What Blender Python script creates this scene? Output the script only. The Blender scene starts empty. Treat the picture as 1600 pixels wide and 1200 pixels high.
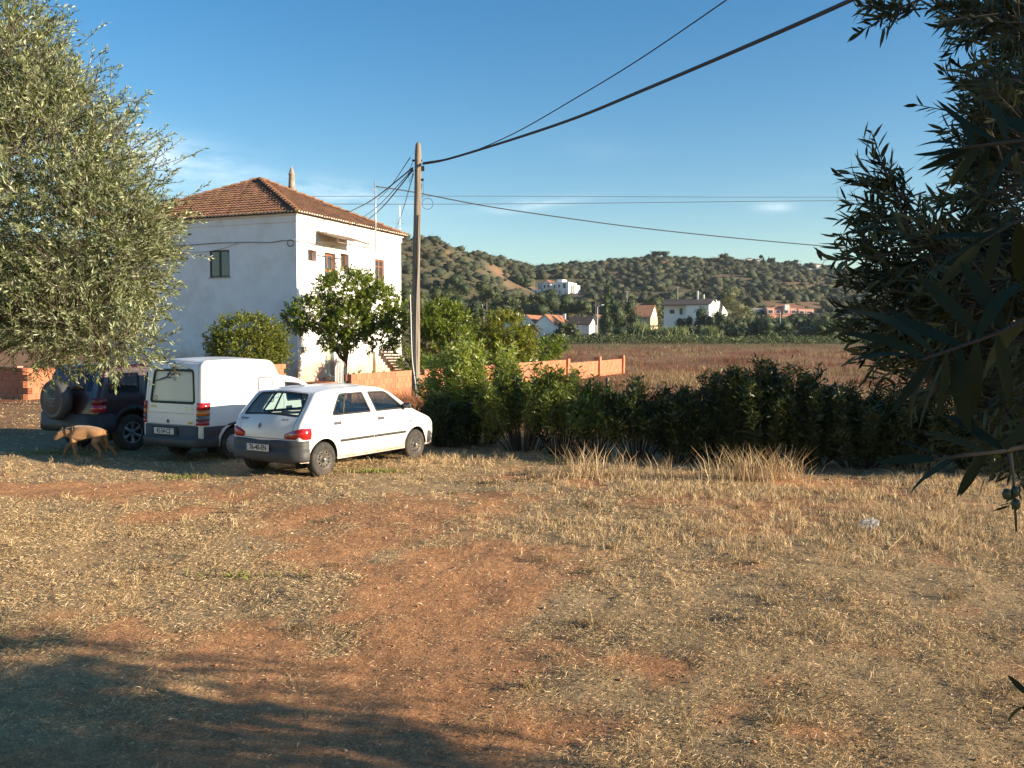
import bpy, bmesh, math, random
import numpy as np
from mathutils import Vector, Matrix
from mathutils.geometry import delaunay_2d_cdt

S = bpy.context.scene
COL = S.collection
R = math.radians
F = 1400.0          # focal length in photo pixels (photo is 1600 wide)
CAMH = 2.15
PITCH = math.atan(68 / F)
SUN_EL = R(14.5)
SUN_DIR = Vector((math.cos(R(17)) * math.cos(SUN_EL), -math.sin(R(17)) * math.cos(SUN_EL), math.sin(SUN_EL)))

# ---------------------------------------------------------------- camera
cd = bpy.data.cameras.new('camera')
cam = bpy.data.objects.new('camera', cd)
COL.objects.link(cam)
S.camera = cam
cd.sensor_width = 36
cd.lens = 36 * F / 1600
cd.clip_start = 0.05
cd.clip_end = 6000
cam.location = (0, 0, CAMH)
cam.rotation_euler = (R(90) - PITCH, 0, 0)

# ---------------------------------------------------------------- world
W = bpy.data.worlds.new('World')
S.world = W
W.use_nodes = True
nt = W.node_tree
nt.nodes.clear()


class NB:
    def __init__(s, nt):
        s.nt = nt

    def n(s, t, **k):
        nd = s.nt.nodes.new(t)
        for a, v in k.items():
            if a.startswith('i_'):
                key = a[2:]
                key = int(key) if key.isdigit() else key.replace('_', ' ')
                if isinstance(v, bpy.types.NodeSocket):
                    s.nt.links.new(v, nd.inputs[key])
                else:
                    nd.inputs[key].default_value = v
            else:
                setattr(nd, a, v)
        return nd

    def math(s, op, a, b=None, c=None):
        nd = s.nt.nodes.new('ShaderNodeMath')
        nd.operation = op
        for i, v in enumerate((a, b, c)):
            if v is None:
                continue
            if isinstance(v, bpy.types.NodeSocket):
                s.nt.links.new(v, nd.inputs[i])
            else:
                nd.inputs[i].default_value = v
        return nd.outputs[0]

    def mix(s, fac, a, b, mode='MIX'):
        nd = s.nt.nodes.new('ShaderNodeMix')
        nd.data_type = 'RGBA'
        nd.blend_type = mode
        for key, v in ((0, fac), (6, a), (7, b)):
            if isinstance(v, bpy.types.NodeSocket):
                s.nt.links.new(v, nd.inputs[key])
            elif key == 0:
                nd.inputs[0].default_value = v
            else:
                nd.inputs[key].default_value = (*v, 1) if len(v) == 3 else v
        return nd.outputs[2]

    def ramp(s, fac, stops):
        nd = s.nt.nodes.new('ShaderNodeValToRGB')
        s.nt.links.new(fac, nd.inputs[0])
        el = nd.color_ramp.elements
        while len(el) < len(stops):
            el.new(0.5)
        for e, (p, c) in zip(el, stops):
            e.position = p
            e.color = (*c, 1) if len(c) == 3 else c
        return nd.outputs[0]

    def link(s, a, b):
        s.nt.links.new(a, b)


b = NB(nt)
sky = b.n('ShaderNodeTexSky')
sky.sky_type = 'NISHITA'
sky.sun_disc = False
sky.sun_elevation = SUN_EL
sky.sun_rotation = math.atan2(SUN_DIR.x, SUN_DIR.y)
sky.altitude = 50
sky.air_density = 1.0
sky.dust_density = 0.25
sky.ozone_density = 1.6
tc = b.n('ShaderNodeTexCoord')
sep = b.n('ShaderNodeSeparateXYZ', i_0=tc.outputs['Generated'])
az = b.math('ARCTAN2', sep.outputs[0], sep.outputs[1])
el = b.math('ARCSINE', sep.outputs[2])
comb = b.n('ShaderNodeCombineXYZ', i_0=az, i_1=b.math('MULTIPLY', el, 4.0), i_2=0.0)
nz = b.n('ShaderNodeTexNoise', i_Vector=comb.outputs[0], i_Scale=7.0, i_Detail=10.0, i_Roughness=0.66)
nz2 = b.n('ShaderNodeTexNoise', i_Vector=comb.outputs[0], i_Scale=1.7, i_Detail=3.0, i_Roughness=0.5)


def blob(a0, e0, ra, re, slope=0.0):
    da = b.math('DIVIDE', b.math('SUBTRACT', az, a0), ra)
    ee = b.math('SUBTRACT', b.math('SUBTRACT', el, e0), b.math('MULTIPLY', b.math('SUBTRACT', az, a0), slope))
    de = b.math('DIVIDE', ee, re)
    q = b.math('ADD', b.math('MULTIPLY', da, da), b.math('MULTIPLY', de, de))
    return b.math('EXPONENT', b.math('MULTIPLY', q, -1.0))


bl = [blob(-0.375, 0.188, 0.085, 0.020, -0.12), blob(-0.19, 0.158, 0.075, 0.013, -0.1), blob(0.02, 0.149, 0.05, 0.006, 0.1),
      blob(0.285, 0.141, 0.018, 0.005), blob(-0.55, 0.16, 0.2, 0.03), blob(-0.24, 0.12, 0.12, 0.012)]
acc = bl[0]
for x in bl[1:]:
    acc = b.math('ADD', acc, x)
# wisps all the way round, low over the horizon
band = b.math('EXPONENT', b.math('MULTIPLY', b.math('POWER', b.math('DIVIDE', b.math('SUBTRACT', el, 0.14), 0.07), 2.0), -1.0))
wisp = b.math('MULTIPLY', band, b.math('MULTIPLY', b.math('MAXIMUM', b.math('SUBTRACT', nz2.outputs[0], 0.56), 0.0), 2.0))
acc = b.math('ADD', acc, wisp)
cl = b.math('MULTIPLY', acc, b.math('MAXIMUM', b.math('SUBTRACT', b.math('MULTIPLY', nz.outputs[0], 3.2), 1.15), 0.0))
cl = b.math('MINIMUM', b.math('MULTIPLY', cl, 0.6), 0.5)
hsv = b.n('ShaderNodeHueSaturation', i_Hue=0.502, i_Saturation=1.46, i_Value=1.0, i_Color=sky.outputs[0])
skyc = b.mix(cl, hsv.outputs[0], (7.5, 8.2, 8.6))
bg = b.n('ShaderNodeBackground', i_Color=skyc, i_Strength=0.078)
out = b.n('ShaderNodeOutputWorld', i_Surface=bg.outputs[0])

# ---------------------------------------------------------------- sun
sd = bpy.data.lights.new('sun', 'SUN')
sd.energy = 5.0
sd.angle = R(0.5)
sd.color = (1.0, 0.84, 0.62)
sun = bpy.data.objects.new('sun', sd)
COL.objects.link(sun)
sun.rotation_euler = SUN_DIR.to_track_quat('Z', 'Y').to_euler()

S.view_settings.view_transform = 'Standard'
S.view_settings.look = 'None'
S.view_settings.exposure = 1.27
S.view_settings.gamma = 1.0
S.view_settings.use_curve_mapping = False
S.cycles.max_bounces = 8
S.cycles.transparent_max_bounces = 16
S.cycles.caustics_reflective = False
S.cycles.caustics_refractive = False

# ---------------------------------------------------------------- helpers: projection
_cp, _sp = math.cos(PITCH), math.sin(PITCH)


def at(px, py, D):
    """world point seen at photo pixel (px, py), D metres ahead"""
    x = (px - 800) / F
    y = -(py - 600) / F
    dy = _cp * 1 + _sp * y
    dz = -_sp * 1 + _cp * y
    t = D / dy
    return Vector((x * t, D, CAMH + dz * t))


def gp(px, py, z=0.0):
    y = -(py - 600) / F
    dz = -_sp + _cp * y
    t = (z - CAMH) / dz
    return Vector(((px - 800) / F * t, (_cp + _sp * y) * t, z))


def proj(p):
    x, y, z = p[0], p[1], p[2] - CAMH
    f = y * _cp - z * _sp
    u = y * _sp + z * _cp
    return (800 + F * x / f, 600 - F * u / f)


# ---------------------------------------------------------------- helpers: noise
def _hash(i, j, s):
    h = (i.astype(np.int64) * 374761393 + j.astype(np.int64) * 668265263 + s * 1442695) & 0xFFFFFFFF
    h = ((h ^ (h >> 13)) * 1274126177) & 0xFFFFFFFF
    h = (h ^ (h >> 16)) & 0xFFFFFFFF
    return h / 4294967295.0


def vnoise(x, y, s=0):
    xi = np.floor(x); yi = np.floor(y)
    fx = x - xi; fy = y - yi
    fx = fx * fx * (3 - 2 * fx); fy = fy * fy * (3 - 2 * fy)
    a = _hash(xi, yi, s); b_ = _hash(xi + 1, yi, s); c = _hash(xi, yi + 1, s); d = _hash(xi + 1, yi + 1, s)
    return (a * (1 - fx) + b_ * fx) * (1 - fy) + (c * (1 - fx) + d * fx) * fy


def fbm(x, y, s=0, o=4):
    t = 0; a = 0.5; n = 0
    for k in range(o):
        t = t + a * vnoise(x * 2 ** k, y * 2 ** k, s + k * 17)
        n += a; a *= 0.5
    return t / n


def sstep(a, b_, x):
    t = np.clip((x - a) / (b_ - a), 0, 1)
    return t * t * (3 - 2 * t)


# ---------------------------------------------------------------- helpers: objects
def link(o, parent=None):
    COL.objects.link(o)
    if parent is not None:
        o.parent = parent
    return o


def tag(o, label=None, cat=None, group=None, kind=None):
    if label: o['label'] = label
    if cat: o['category'] = cat
    if group: o['group'] = group
    if kind: o['kind'] = kind
    return o


def thing(name, label, cat, loc=(0, 0, 0), rz=0.0, group=None):
    o = bpy.data.objects.new(name, None)
    o.empty_display_size = 0.3
    o.location = loc
    o.rotation_euler = (0, 0, rz)
    link(o)
    return tag(o, label, cat, group)


def npmesh(name, V, Fc, mat=None, smooth=False, col=None, mats=None, fm=None):
    """V (n,3); Fc (m,k) int array"""
    V = np.ascontiguousarray(V, dtype=np.float32); Fc = np.ascontiguousarray(Fc, dtype=np.int32)
    me = bpy.data.meshes.new(name)
    me.vertices.add(len(V)); me.vertices.foreach_set('co', V.ravel())
    m, k = Fc.shape
    me.loops.add(m * k); me.loops.foreach_set('vertex_index', Fc.ravel())
    me.polygons.add(m)
    me.polygons.foreach_set('loop_start', np.arange(0, m * k, k, dtype=np.int32))
    me.polygons.foreach_set('loop_total', np.full(m, k, dtype=np.int32))
    if smooth:
        me.polygons.foreach_set('use_smooth', np.ones(m, dtype=bool))
    if fm is not None:
        me.polygons.foreach_set('material_index', np.asarray(fm, dtype=np.int32))
    me.update(calc_edges=True)
    if col is not None:
        ca = me.color_attributes.new('Col', 'FLOAT_COLOR', 'POINT')
        c4 = np.ones((len(V), 4), dtype=np.float32)
        c4[:, :3] = col
        ca.data.foreach_set('color', c4.ravel())
    if mats:
        for x in mats: me.materials.append(x)
    elif mat:
        me.materials.append(mat)
    return me


def mobj(name, me, parent=None, loc=None):
    o = bpy.data.objects.new(name, me)
    link(o, parent)
    if loc is not None: o.location = loc
    return o


class MB:
    """collects polygons"""
    def __init__(s):
        s.v = []; s.f = []; s.m = []

    def add(s, vs, fs, m=0):
        n = len(s.v)
        s.v.extend(tuple(v) for v in vs)
        s.f.extend(tuple(i + n for i in f) for f in fs)
        s.m.extend([m] * len(fs))
        return s

    def box(s, x0, y0, z0, x1, y1, z1, M=None, m=0):
        vs = [Vector(p) for p in ((x0, y0, z0), (x1, y0, z0), (x1, y1, z0), (x0, y1, z0), (x0, y0, z1), (x1, y0, z1), (x1, y1, z1), (x0, y1, z1))]
        if M is not None: vs = [M @ v for v in vs]
        return s.add(vs, ((0, 3, 2, 1), (4, 5, 6, 7), (0, 1, 5, 4), (1, 2, 6, 5), (2, 3, 7, 6), (3, 0, 4, 7)), m)

    def tube(s, pts, rad, n=8, m=0, cap=True):
        pts = [Vector(p) for p in pts]
        if not hasattr(rad, '__len__'): rad = [rad] * len(pts)
        vs = []; fs = []
        up = None
        for i, p in enumerate(pts):
            t = (pts[min(i + 1, len(pts) - 1)] - pts[max(i - 1, 0)])
            t = t.normalized() if t.length > 1e-9 else Vector((0, 0, 1))
            if up is None:
                up = Vector((0, 0, 1)) if abs(t.z) < 0.9 else Vector((1, 0, 0))
            a = t.cross(up)
            a = a.normalized() if a.length > 1e-6 else t.orthogonal().normalized()
            c = a.cross(t).normalized()
            up = c
            for k in range(n):
                g = 2 * math.pi * k / n
                vs.append(p + (a * math.cos(g) + c * math.sin(g)) * rad[i])
        for i in range(len(pts) - 1):
            for k in range(n):
                k2 = (k + 1) % n
                fs.append((i * n + k, (i + 1) * n + k, (i + 1) * n + k2, i * n + k2))
        if cap:
            fs.append(tuple(range(n))); fs.append(tuple(reversed(range((len(pts) - 1) * n, len(pts) * n))))
        return s.add(vs, fs, m)

    def lathe(s, prof, n=24, M=None, m=0):
        """prof: list of (r, z); axis z"""
        vs = []; fs = []
        for r, z in prof:
            for k in range(n):
                g = 2 * math.pi * k / n
                v = Vector((r * math.cos(g), r * math.sin(g), z))
                vs.append(M @ v if M is not None else v)
        for i in range(len(prof) - 1):
            for k in range(n):
                k2 = (k + 1) % n
                fs.append((i * n + k, i * n + k2, (i + 1) * n + k2, (i + 1) * n + k))
        return s.add(vs, fs, m)

    def build(s, name, mat=None, parent=None, smooth=False, mats=None, loc=None, off=None):
        me = bpy.data.meshes.new(name)
        v = s.v
        if off is not None:
            v = [(p[0] - off[0], p[1] - off[1], p[2] - off[2]) for p in v]
        me.from_pydata([tuple(p) for p in v], [], s.f)
        if smooth: me.polygons.foreach_set('use_smooth', [True] * len(me.polygons))
        if mats:
            for x in mats: me.materials.append(x)
            me.polygons.foreach_set('material_index', s.m)
        elif mat: me.materials.append(mat)
        me.update()
        return mobj(name, me, parent, loc)


def bevel(o, w=0.01, seg=2, ang=35):
    md = o.modifiers.new('bevel', 'BEVEL')
    md.width = w; md.segments = seg; md.limit_method = 'ANGLE'; md.angle_limit = R(ang)
    return o


def solid(o, t=0.01, off=-1):
    md = o.modifiers.new('solid', 'SOLIDIFY')
    md.thickness = t; md.offset = off
    return o


# ---------------------------------------------------------------- materials
MATS = {}


def mat(name, color=(0.5, 0.5, 0.5), rough=0.6, metal=0.0, noise=0.0, nscale=8.0, bump=0.0, bscale=30.0, coat=0.0, spec=0.5, vcol=False, dirt=None, dscale=2.0, emit=None):
    if name in MATS: return MATS[name]
    m = bpy.data.materials.new(name); MATS[name] = m
    m.use_nodes = True
    t = m.node_tree; t.nodes.clear(); b = NB(t)
    p = b.n('ShaderNodeBsdfPrincipled', i_Roughness=rough, i_Metallic=metal)
    p.inputs['Coat Weight'].default_value = coat
    p.inputs['Coat Roughness'].default_value = 0.08
    p.inputs['Specular IOR Level'].default_value = spec
    tc = b.n('ShaderNodeTexCoord').outputs['Object']
    base = None
    if vcol:
        base = b.n('ShaderNodeAttribute', attribute_name='Col').outputs['Color']
    if noise > 0:
        nz = b.n('ShaderNodeTexNoise', i_Vector=tc, i_Scale=nscale, i_Detail=6.0, i_Roughness=0.6).outputs[0]
        lo = 1 - noise; hi = 1 + noise
        mul = b.ramp(nz, [(0.3, (lo,) * 3), (0.7, (hi,) * 3)])
        base = b.mix(1.0, base if base is not None else color, mul, 'MULTIPLY')
    if dirt is not None:
        dn = b.n('ShaderNodeTexNoise', i_Vector=tc, i_Scale=dscale, i_Detail=8.0, i_Roughness=0.65).outputs[0]
        f = b.ramp(dn, [(0.48, (0, 0, 0)), (0.75, (0.7, 0.7, 0.7))])
        base = b.mix(f, base if base is not None else color, dirt)
    if base is not None:
        b.link(base, p.inputs['Base Color'])
    else:
        p.inputs['Base Color'].default_value = (*color, 1)
    if bump > 0:
        bn = b.n('ShaderNodeTexNoise', i_Vector=tc, i_Scale=bscale, i_Detail=5.0, i_Roughness=0.6).outputs[0]
        bu = b.n('ShaderNodeBump', i_Strength=1.0, i_Distance=bump, i_Height=bn)
        b.link(bu.outputs[0], p.inputs['Normal'])
    o = b.n('ShaderNodeOutputMaterial', i_Surface=p.outputs[0])
    return m


def glass(name, tint=(0.5, 0.62, 0.6), refl=1.0):
    if name in MATS: return MATS[name]
    m = bpy.data.materials.new(name); MATS[name] = m
    m.use_nodes = True
    t = m.node_tree; t.nodes.clear(); b = NB(t)
    tr = b.n('ShaderNodeBsdfTransparent', i_Color=(*tint, 1))
    gl = b.n('ShaderNodeBsdfGlossy', i_Color=(refl, refl, refl, 1), i_Roughness=0.02)
    fc = b.n('ShaderNodeLayerWeight', i_Blend=0.5).outputs['Facing']
    mx = b.n('ShaderNodeMixShader', i_0=b.math('ADD', b.math('MULTIPLY', b.math('POWER', fc, 4.0), 0.8), 0.06), i_1=tr.outputs[0], i_2=gl.outputs[0])
    b.n('ShaderNodeOutputMaterial', i_Surface=mx.outputs[0])
    return m


def leafmat(name, top, under=None, rough=0.45, trans=0.25, spec=0.4, tcol=None):
    """leaf material: per-leaf tint in 'Col', paler underside, some light shining through"""
    if name in MATS: return MATS[name]
    m = bpy.data.materials.new(name); MATS[name] = m
    m.use_nodes = True
    t = m.node_tree; t.nodes.clear(); b = NB(t)
    at_ = b.n('ShaderNodeAttribute', attribute_name='Col').outputs['Color']
    c = top
    if under is not None:
        geo = b.n('ShaderNodeNewGeometry').outputs['Backfacing']
        c = b.mix(geo, top, under)
    base = b.mix(1.0, c, at_, 'MULTIPLY')
    p = b.n('ShaderNodeBsdfPrincipled', i_Roughness=rough)
    b.link(base, p.inputs['Base Color'])
    p.inputs['Specular IOR Level'].default_value = spec
    if trans > 0:
        tl = b.n('ShaderNodeBsdfTranslucent')
        tcb = b.mix(1.0, base, tcol or (1.6, 1.7, 0.6), 'MULTIPLY')
        b.link(tcb, tl.inputs[0])
        mx = b.n('ShaderNodeMixShader', i_0=trans, i_1=p.outputs[0], i_2=tl.outputs[0])
        b.n('ShaderNodeOutputMaterial', i_Surface=mx.outputs[0])
    else:
        b.n('ShaderNodeOutputMaterial', i_Surface=p.outputs[0])
    return m


# ---------------------------------------------------------------- foliage helpers
def unit(a):
    return a / np.maximum(np.linalg.norm(a, axis=-1, keepdims=True), 1e-9)


def leaves_arr(P, D, N, L, Wd, fold=0.12, mid=0.45, droop=0.0):
    """diamond leaves. P base (n,3), D direction, N normal, L, Wd (n,)"""
    D = unit(D); Sd = unit(np.cross(D, N)); Nn = np.cross(Sd, D)
    L = L[:, None]; Wd = Wd[:, None]
    a = P
    m = P + D * L * mid - Nn * (Wd * fold)
    l = m + Sd * Wd * 0.5
    r = m - Sd * Wd * 0.5
    t = P + D * L
    t[:, 2] -= (L[:, 0] * droop)
    V = np.stack([a, l, t, r], axis=1).reshape(-1, 3)
    n = len(P)
    Fc = (np.arange(n)[:, None] * 4 + np.array([0, 3, 2, 1])[None, :])
    return V, Fc


def leaves6(P, D, N, L, Wd, fold=0.15, curl=0.12):
    """six-point leaves with rounded flanks and a curl"""
    D = unit(D); Sd = unit(np.cross(D, N)); Nn = np.cross(Sd, D)
    L = L[:, None]; Wd = Wd[:, None]
    q = []
    for (t_, w) in ((0, .08), (.28, .46), (.62, .44), (1.0, .03)):
        c = P + D * L * t_ - Nn * (curl * L * t_ * t_)
        q += [c + Sd * Wd * w + Nn * Wd * fold * w, c - Sd * Wd * w + Nn * Wd * fold * w]
    V = np.stack(q, axis=1).reshape(-1, 3); n = len(P)
    F_ = np.array([[0, 1, 3, 2], [2, 3, 5, 4], [4, 5, 7, 6]])
    return V, (np.arange(n)[:, None, None] * 8 + F_[None]).reshape(-1, 4)


def leafcol(rng, n, spread=0.3, warm=0.0, per=4):
    v = 1 + rng.normal(0, spread, n)
    v = np.clip(v, 0.35, 1.9)
    c = np.stack([v * (1 + warm * rng.random(n)), v, v * (1 - 0.3 * rng.random(n))], axis=1)
    return np.repeat(c, per, axis=0)


def rdir(rng, n):
    v = rng.normal(size=(n, 3))
    return unit(v)


def lobes_pts(rng, n, lobes, shell=0.55, upper=None):
    """points in ellipsoid lobes biased outward -> P, outward"""
    w = np.array([l[3] * l[4] * l[5] for l in lobes], float) ** 0.75
    k = rng.choice(len(lobes), n, p=w / w.sum())
    Lb = np.array([l[:6] for l in lobes], float)[k]
    d = rdir(rng, n)
    if upper is not None:
        d[:, 2] = np.where(d[:, 2] < upper, np.abs(d[:, 2]), d[:, 2])
    r = (shell + (1 - shell) * rng.random(n)) ** 0.8
    bump = 0.82 + 0.36 * rng.random(n) ** 2
    P = Lb[:, :3] + d * Lb[:, 3:6] * (r * bump)[:, None]
    return P, unit(d / Lb[:, 3:6])


def twig_cloud(rng, P, O, per, L, Wd, tl, up=0.25, rnd=0.7, openness=0.9, spread=0.3, warm=0.0, fold=0.12, droop=0.0, fine=False):
    """leaf sprays: each P carries a twig along O with `per` leaves"""
    n = len(P)
    ax = unit(O + rng.normal(0, rnd, (n, 3)) * 0.6 + np.array([0, 0, up]))
    tl_ = tl * (0.6 + 0.8 * rng.random(n))
    ii = np.repeat(np.arange(n), per)
    j = np.tile(np.arange(per), n)
    f = (j + rng.random(len(j)) * 0.6) / per
    base = P[ii] + ax[ii] * (tl_[ii] * f)[:, None]
    pr = rdir(rng, len(ii)); pr = unit(pr - ax[ii] * np.sum(pr * ax[ii], axis=1, keepdims=True))
    D = unit(ax[ii] * (1.0 - 0.2 * openness) + pr * openness)
    N = unit(ax[ii] + rdir(rng, len(ii)) * 0.7)
    ln = L * (0.65 + 0.6 * rng.random(len(ii))); wd = Wd * (0.7 + 0.5 * rng.random(len(ii)))
    if fine: V, Fc = leaves6(base, D, N, ln, wd)
    else: V, Fc = leaves_arr(base, D, N, ln, wd, fold=fold, droop=droop)
    pv_ = 8 if fine else 4
    cc = 1 + rng.normal(0, spread * 0.6, n)
    c = leafcol(rng, len(ii), spread * 0.6, warm, pv_) * np.repeat(np.clip(cc[ii], 0.5, 1.7), pv_)[:, None]
    return V, Fc, c, ax, tl_


def tri_twigs(P, ax, tl, r):
    """thin three-sided twigs"""
    n = len(P)
    a = unit(np.cross(ax, np.array([0.3, 0.5, 0.8]))); c = np.cross(ax, a)
    V = []
    for k in range(3):
        g = 2 * math.pi * k / 3
        o = (a * math.cos(g) + c * math.sin(g)) * r
        V.append(P - ax * (tl[:, None] * 0.5) + o * 1.3)
        V.append(P + ax * tl[:, None] + o * 0.4)
    V = np.stack(V, axis=1).reshape(-1, 3)
    F_ = np.array([[0, 2, 3, 1], [2, 4, 5, 3], [4, 0, 1, 5]])
    Fc = (np.arange(n)[:, None, None] * 6 + F_[None]).reshape(-1, 4)
    return V, Fc


def blob_leaves(rng, P, O, size, jit=0.6, aspect=0.6, spread=0.25, warm=0.0):
    n = len(P)
    N = unit(O + rng.normal(0, jit, (n, 3)))
    D = unit(np.cross(N, rdir(rng, n)))
    ln = size * (0.6 + 0.8 * rng.random(n))
    V, Fc = leaves_arr(P - D * ln[:, None] * 0.5, D, N, ln, ln * aspect, fold=0.1)
    return V, Fc, leafcol(rng, n, spread, warm)


def ico(sub):
    bm = bmesh.new(); bmesh.ops.create_icosphere(bm, subdivisions=sub, radius=1.0)
    V = np.array([tuple(v.co) for v in bm.verts]); T = np.array([[v.index for v in f.verts] for f in bm.faces]); bm.free()
    return V, T


ICO1 = ico(1); ICO2 = ico(2)


def blobs(rng, C, Rr, icom, lump=.25, col=None):
    """lumpy solid bodies: centres C (n,3), radii Rr (n,3)"""
    V0, T0 = icom; n = len(C); m = len(V0)
    d = 1 + lump * (rng.random((n, m, 1)) * 2 - 1)
    V = (V0[None] * d * Rr[:, None, :] + C[:, None, :]).reshape(-1, 3)
    Fc = (np.arange(n)[:, None, None] * m + T0[None]).reshape(-1, 3)
    Fq = np.concatenate([Fc, Fc[:, 2:]], 1)
    c = None if col is None else np.repeat(col, m, axis=0)
    return V, Fc, c

# ================================================================ TERRAIN
_ridge_u = np.array([-1.2, -0.8, -0.5, -0.3, -0.12, -0.08, -0.03, 0.026, 0.07, 0.15, 0.25, 0.35, 0.57, 0.9, 1.4])
_ridge_y = np.array([440, 400, 372, 360, 372, 379, 403, 422, 414, 404, 411, 427, 436, 445, 470.])
_ridge_d = np.array([330, 330, 330, 330, 330, 335, 350, 430, 470, 480, 480, 480, 480, 480, 480.])
YH0 = 215.0


def terrain(x, y):
    x = np.asarray(x, float); y = np.asarray(y, float)
    z = np.interp(y, [-1e4, 60, 100, 130, 180, YH0, 1e4], [0, 0, 0.75, 1.35, 2.6, 4.0, 4.0])
    yy = np.maximum(y, 60.0)
    u = np.clip(x / yy, -1.4, 1.4)
    ry = np.interp(u, _ridge_u, _ridge_y); rd = np.interp(u, _ridge_u, _ridge_d)
    zr = CAMH + (532 - ry) * rd / F
    t = (y - YH0) / (rd - YH0)
    tc = np.clip(t, 0, 1)
    up = (zr - 4.0) * (0.62 * tc + 0.38 * (tc * tc * (3 - 2 * tc)))
    dn = np.where(t > 1, -(t - 1) * 18.0, 0)
    n = (fbm(x / 38.0 + 50, y / 38.0 + 9, 5, 3) - 0.5) * 7.0 * np.sin(np.pi * tc) ** 0.6
    z = z + np.where(t > 0, up + n + np.maximum(dn, -40), 0)
    near = (fbm(x * 0.8 + 100, y * 0.8 + 100, 3, 4) - 0.5) * 0.10 * sstep(3, 6, y) * (1 - sstep(60, 90, y))
    return z + near * sstep(0, 1, np.abs(y)) * (y > 0)


def tz(x, y):
    return float(terrain(np.array([x]), np.array([y]))[0])


def on_terrain(px, py, d0=40, d1=520):
    """first point along the sight line through (px, py) that meets the land"""
    u = (px - 800) / F
    last = None
    for D in np.arange(d0, d1, 1.0):
        p = (u * D * 1.0, D)
        z = tz(*p)
        if proj((p[0], D, z))[1] <= py:
            return Vector((p[0], D, z))
    return Vector((u * d1, d1, tz(u * d1, d1)))


def path_mask(x, y):
    """how bare the red earth lies, 0..1"""
    m = np.zeros_like(x)
    for (px, py, rx, ry, a) in ((480, 805, 1.8, 1.0, 1.0), (620, 830, 1.1, 1.3, .9), (700, 930, .9, 2.4, 1.1), (640, 1060, .9, 1.6, 1.0), (560, 1160, 1.6, .8, 1.0), (330, 775, 1.8, .6, .8),
                                (130, 765, 2.6, .7, .8), (1240, 790, 1.2, 1.0, .95), (1290, 760, .9, .6, .8), (800, 1150, .9, .5, .75), (440, 1010, 1.6, .5, .7),
                                (760, 700, 2.0, .8, .7), (300, 1100, 1.6, 1.2, .6), (870, 745, 1.3, .5, .75), (1290, 1150, .35, .2, .8), (1130, 985, .5, .3, .6), (960, 1040, .5, .3, .6), (690, 780, 1.2, .6, .5),
                                (60, 900, 1.0, .4, .4), (900, 905, .7, .3, .5)):
        c = gp(px, py)
        q = ((x - c.x) / rx) ** 2 + ((y - c.y) / ry) ** 2
        m = np.maximum(m, a * np.exp(-q * 0.9))
    n = fbm(x * 0.9 + 7, y * 0.9 + 3, 11, 5)
    n2 = fbm(x * 3.1 + 7, y * 3.1 + 3, 21, 4)
    v = m * 1.05 + (n - 0.5) * 1.4 + (n2 - 0.5) * 1.2 - .06
    return sstep(0.12, 0.62, v)


def lerp(a, b_, t):
    return a + (b_ - a) * t


def ground_color(x, y):
    bare = path_mask(x, y)
    n = fbm(x * 0.35, y * 0.35, 31, 4)[:, None]
    straw = np.array([0.42, 0.30, 0.165]) * (0.8 + 0.4 * n)
    soil = np.array([0.52, 0.26, 0.125]) * (0.85 + 0.3 * n)
    c = lerp(straw, soil, bare[:, None])
    # field beyond the hedge: reddish weeds and pale grass
    f = sstep(17, 21, y)[:, None]
    w = sstep(0.42, 0.62, fbm(x / 6.0 + 3, y / 9.0, 41, 4))[:, None]
    field = lerp(np.array([0.30, 0.17, 0.085]), np.array([0.25, 0.10, 0.055]), w)
    c = lerp(c, field, f)
    g = (sstep(95, 150, y) * 0.85)[:, None]
    c = lerp(c, np.array([0.14, 0.13, 0.055]), g)
    hill = sstep(YH0 - 10, YH0 + 30, y)[:, None]
    hn = sstep(0.56, 0.76, fbm(x / 22.0 + 9, y / 16.0, 51, 4))[:, None]
    hc = lerp(np.array([0.10, 0.10, 0.06]), np.array([0.30, 0.18, 0.11]), hn)
    c = lerp(c, hc, hill)
    return c * .97, bare


def spaced(a, b_, s0, grow, lim):
    out = [a]; s = s0
    while out[-1] < b_:
        out.append(out[-1] + s); s = min(s * grow, lim)
    return out


ys = [-400, -150, -60, -25, -10, -4, 0, 1.5, 2.5] + list(np.arange(3.0, 20, 0.095)) + spaced(20, 1500, 0.12, 1.035, 60)
xs_r = list(np.arange(0, 11, 0.09)) + spaced(11, 1100, 0.12, 1.06, 60)
xs = sorted(set([-v for v in xs_r[1:]] + xs_r))
xs = np.array(xs); ys = np.array(ys)
GX, GY = np.meshgrid(xs, ys)
gx = GX.ravel(); gy = GY.ravel()
gz = terrain(gx, gy)
gc, gb = ground_color(gx, gy)
tint = (fbm(gx * 2.2, gy * 2.2, 61, 4) - 0.5)
gz = gz + np.where((gy > 3) & (gy < 30) & (np.abs(gx) < 20), tint * 0.06 + (fbm(gx * 7, gy * 7, 62, 3) - .5) * 0.022, 0)
ny, nx = GX.shape
idx = np.arange(ny * nx).reshape(ny, nx)
Fc = np.stack([idx[:-1, :-1], idx[:-1, 1:], idx[1:, 1:], idx[1:, :-1]], axis=-1).reshape(-1, 4)

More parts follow.
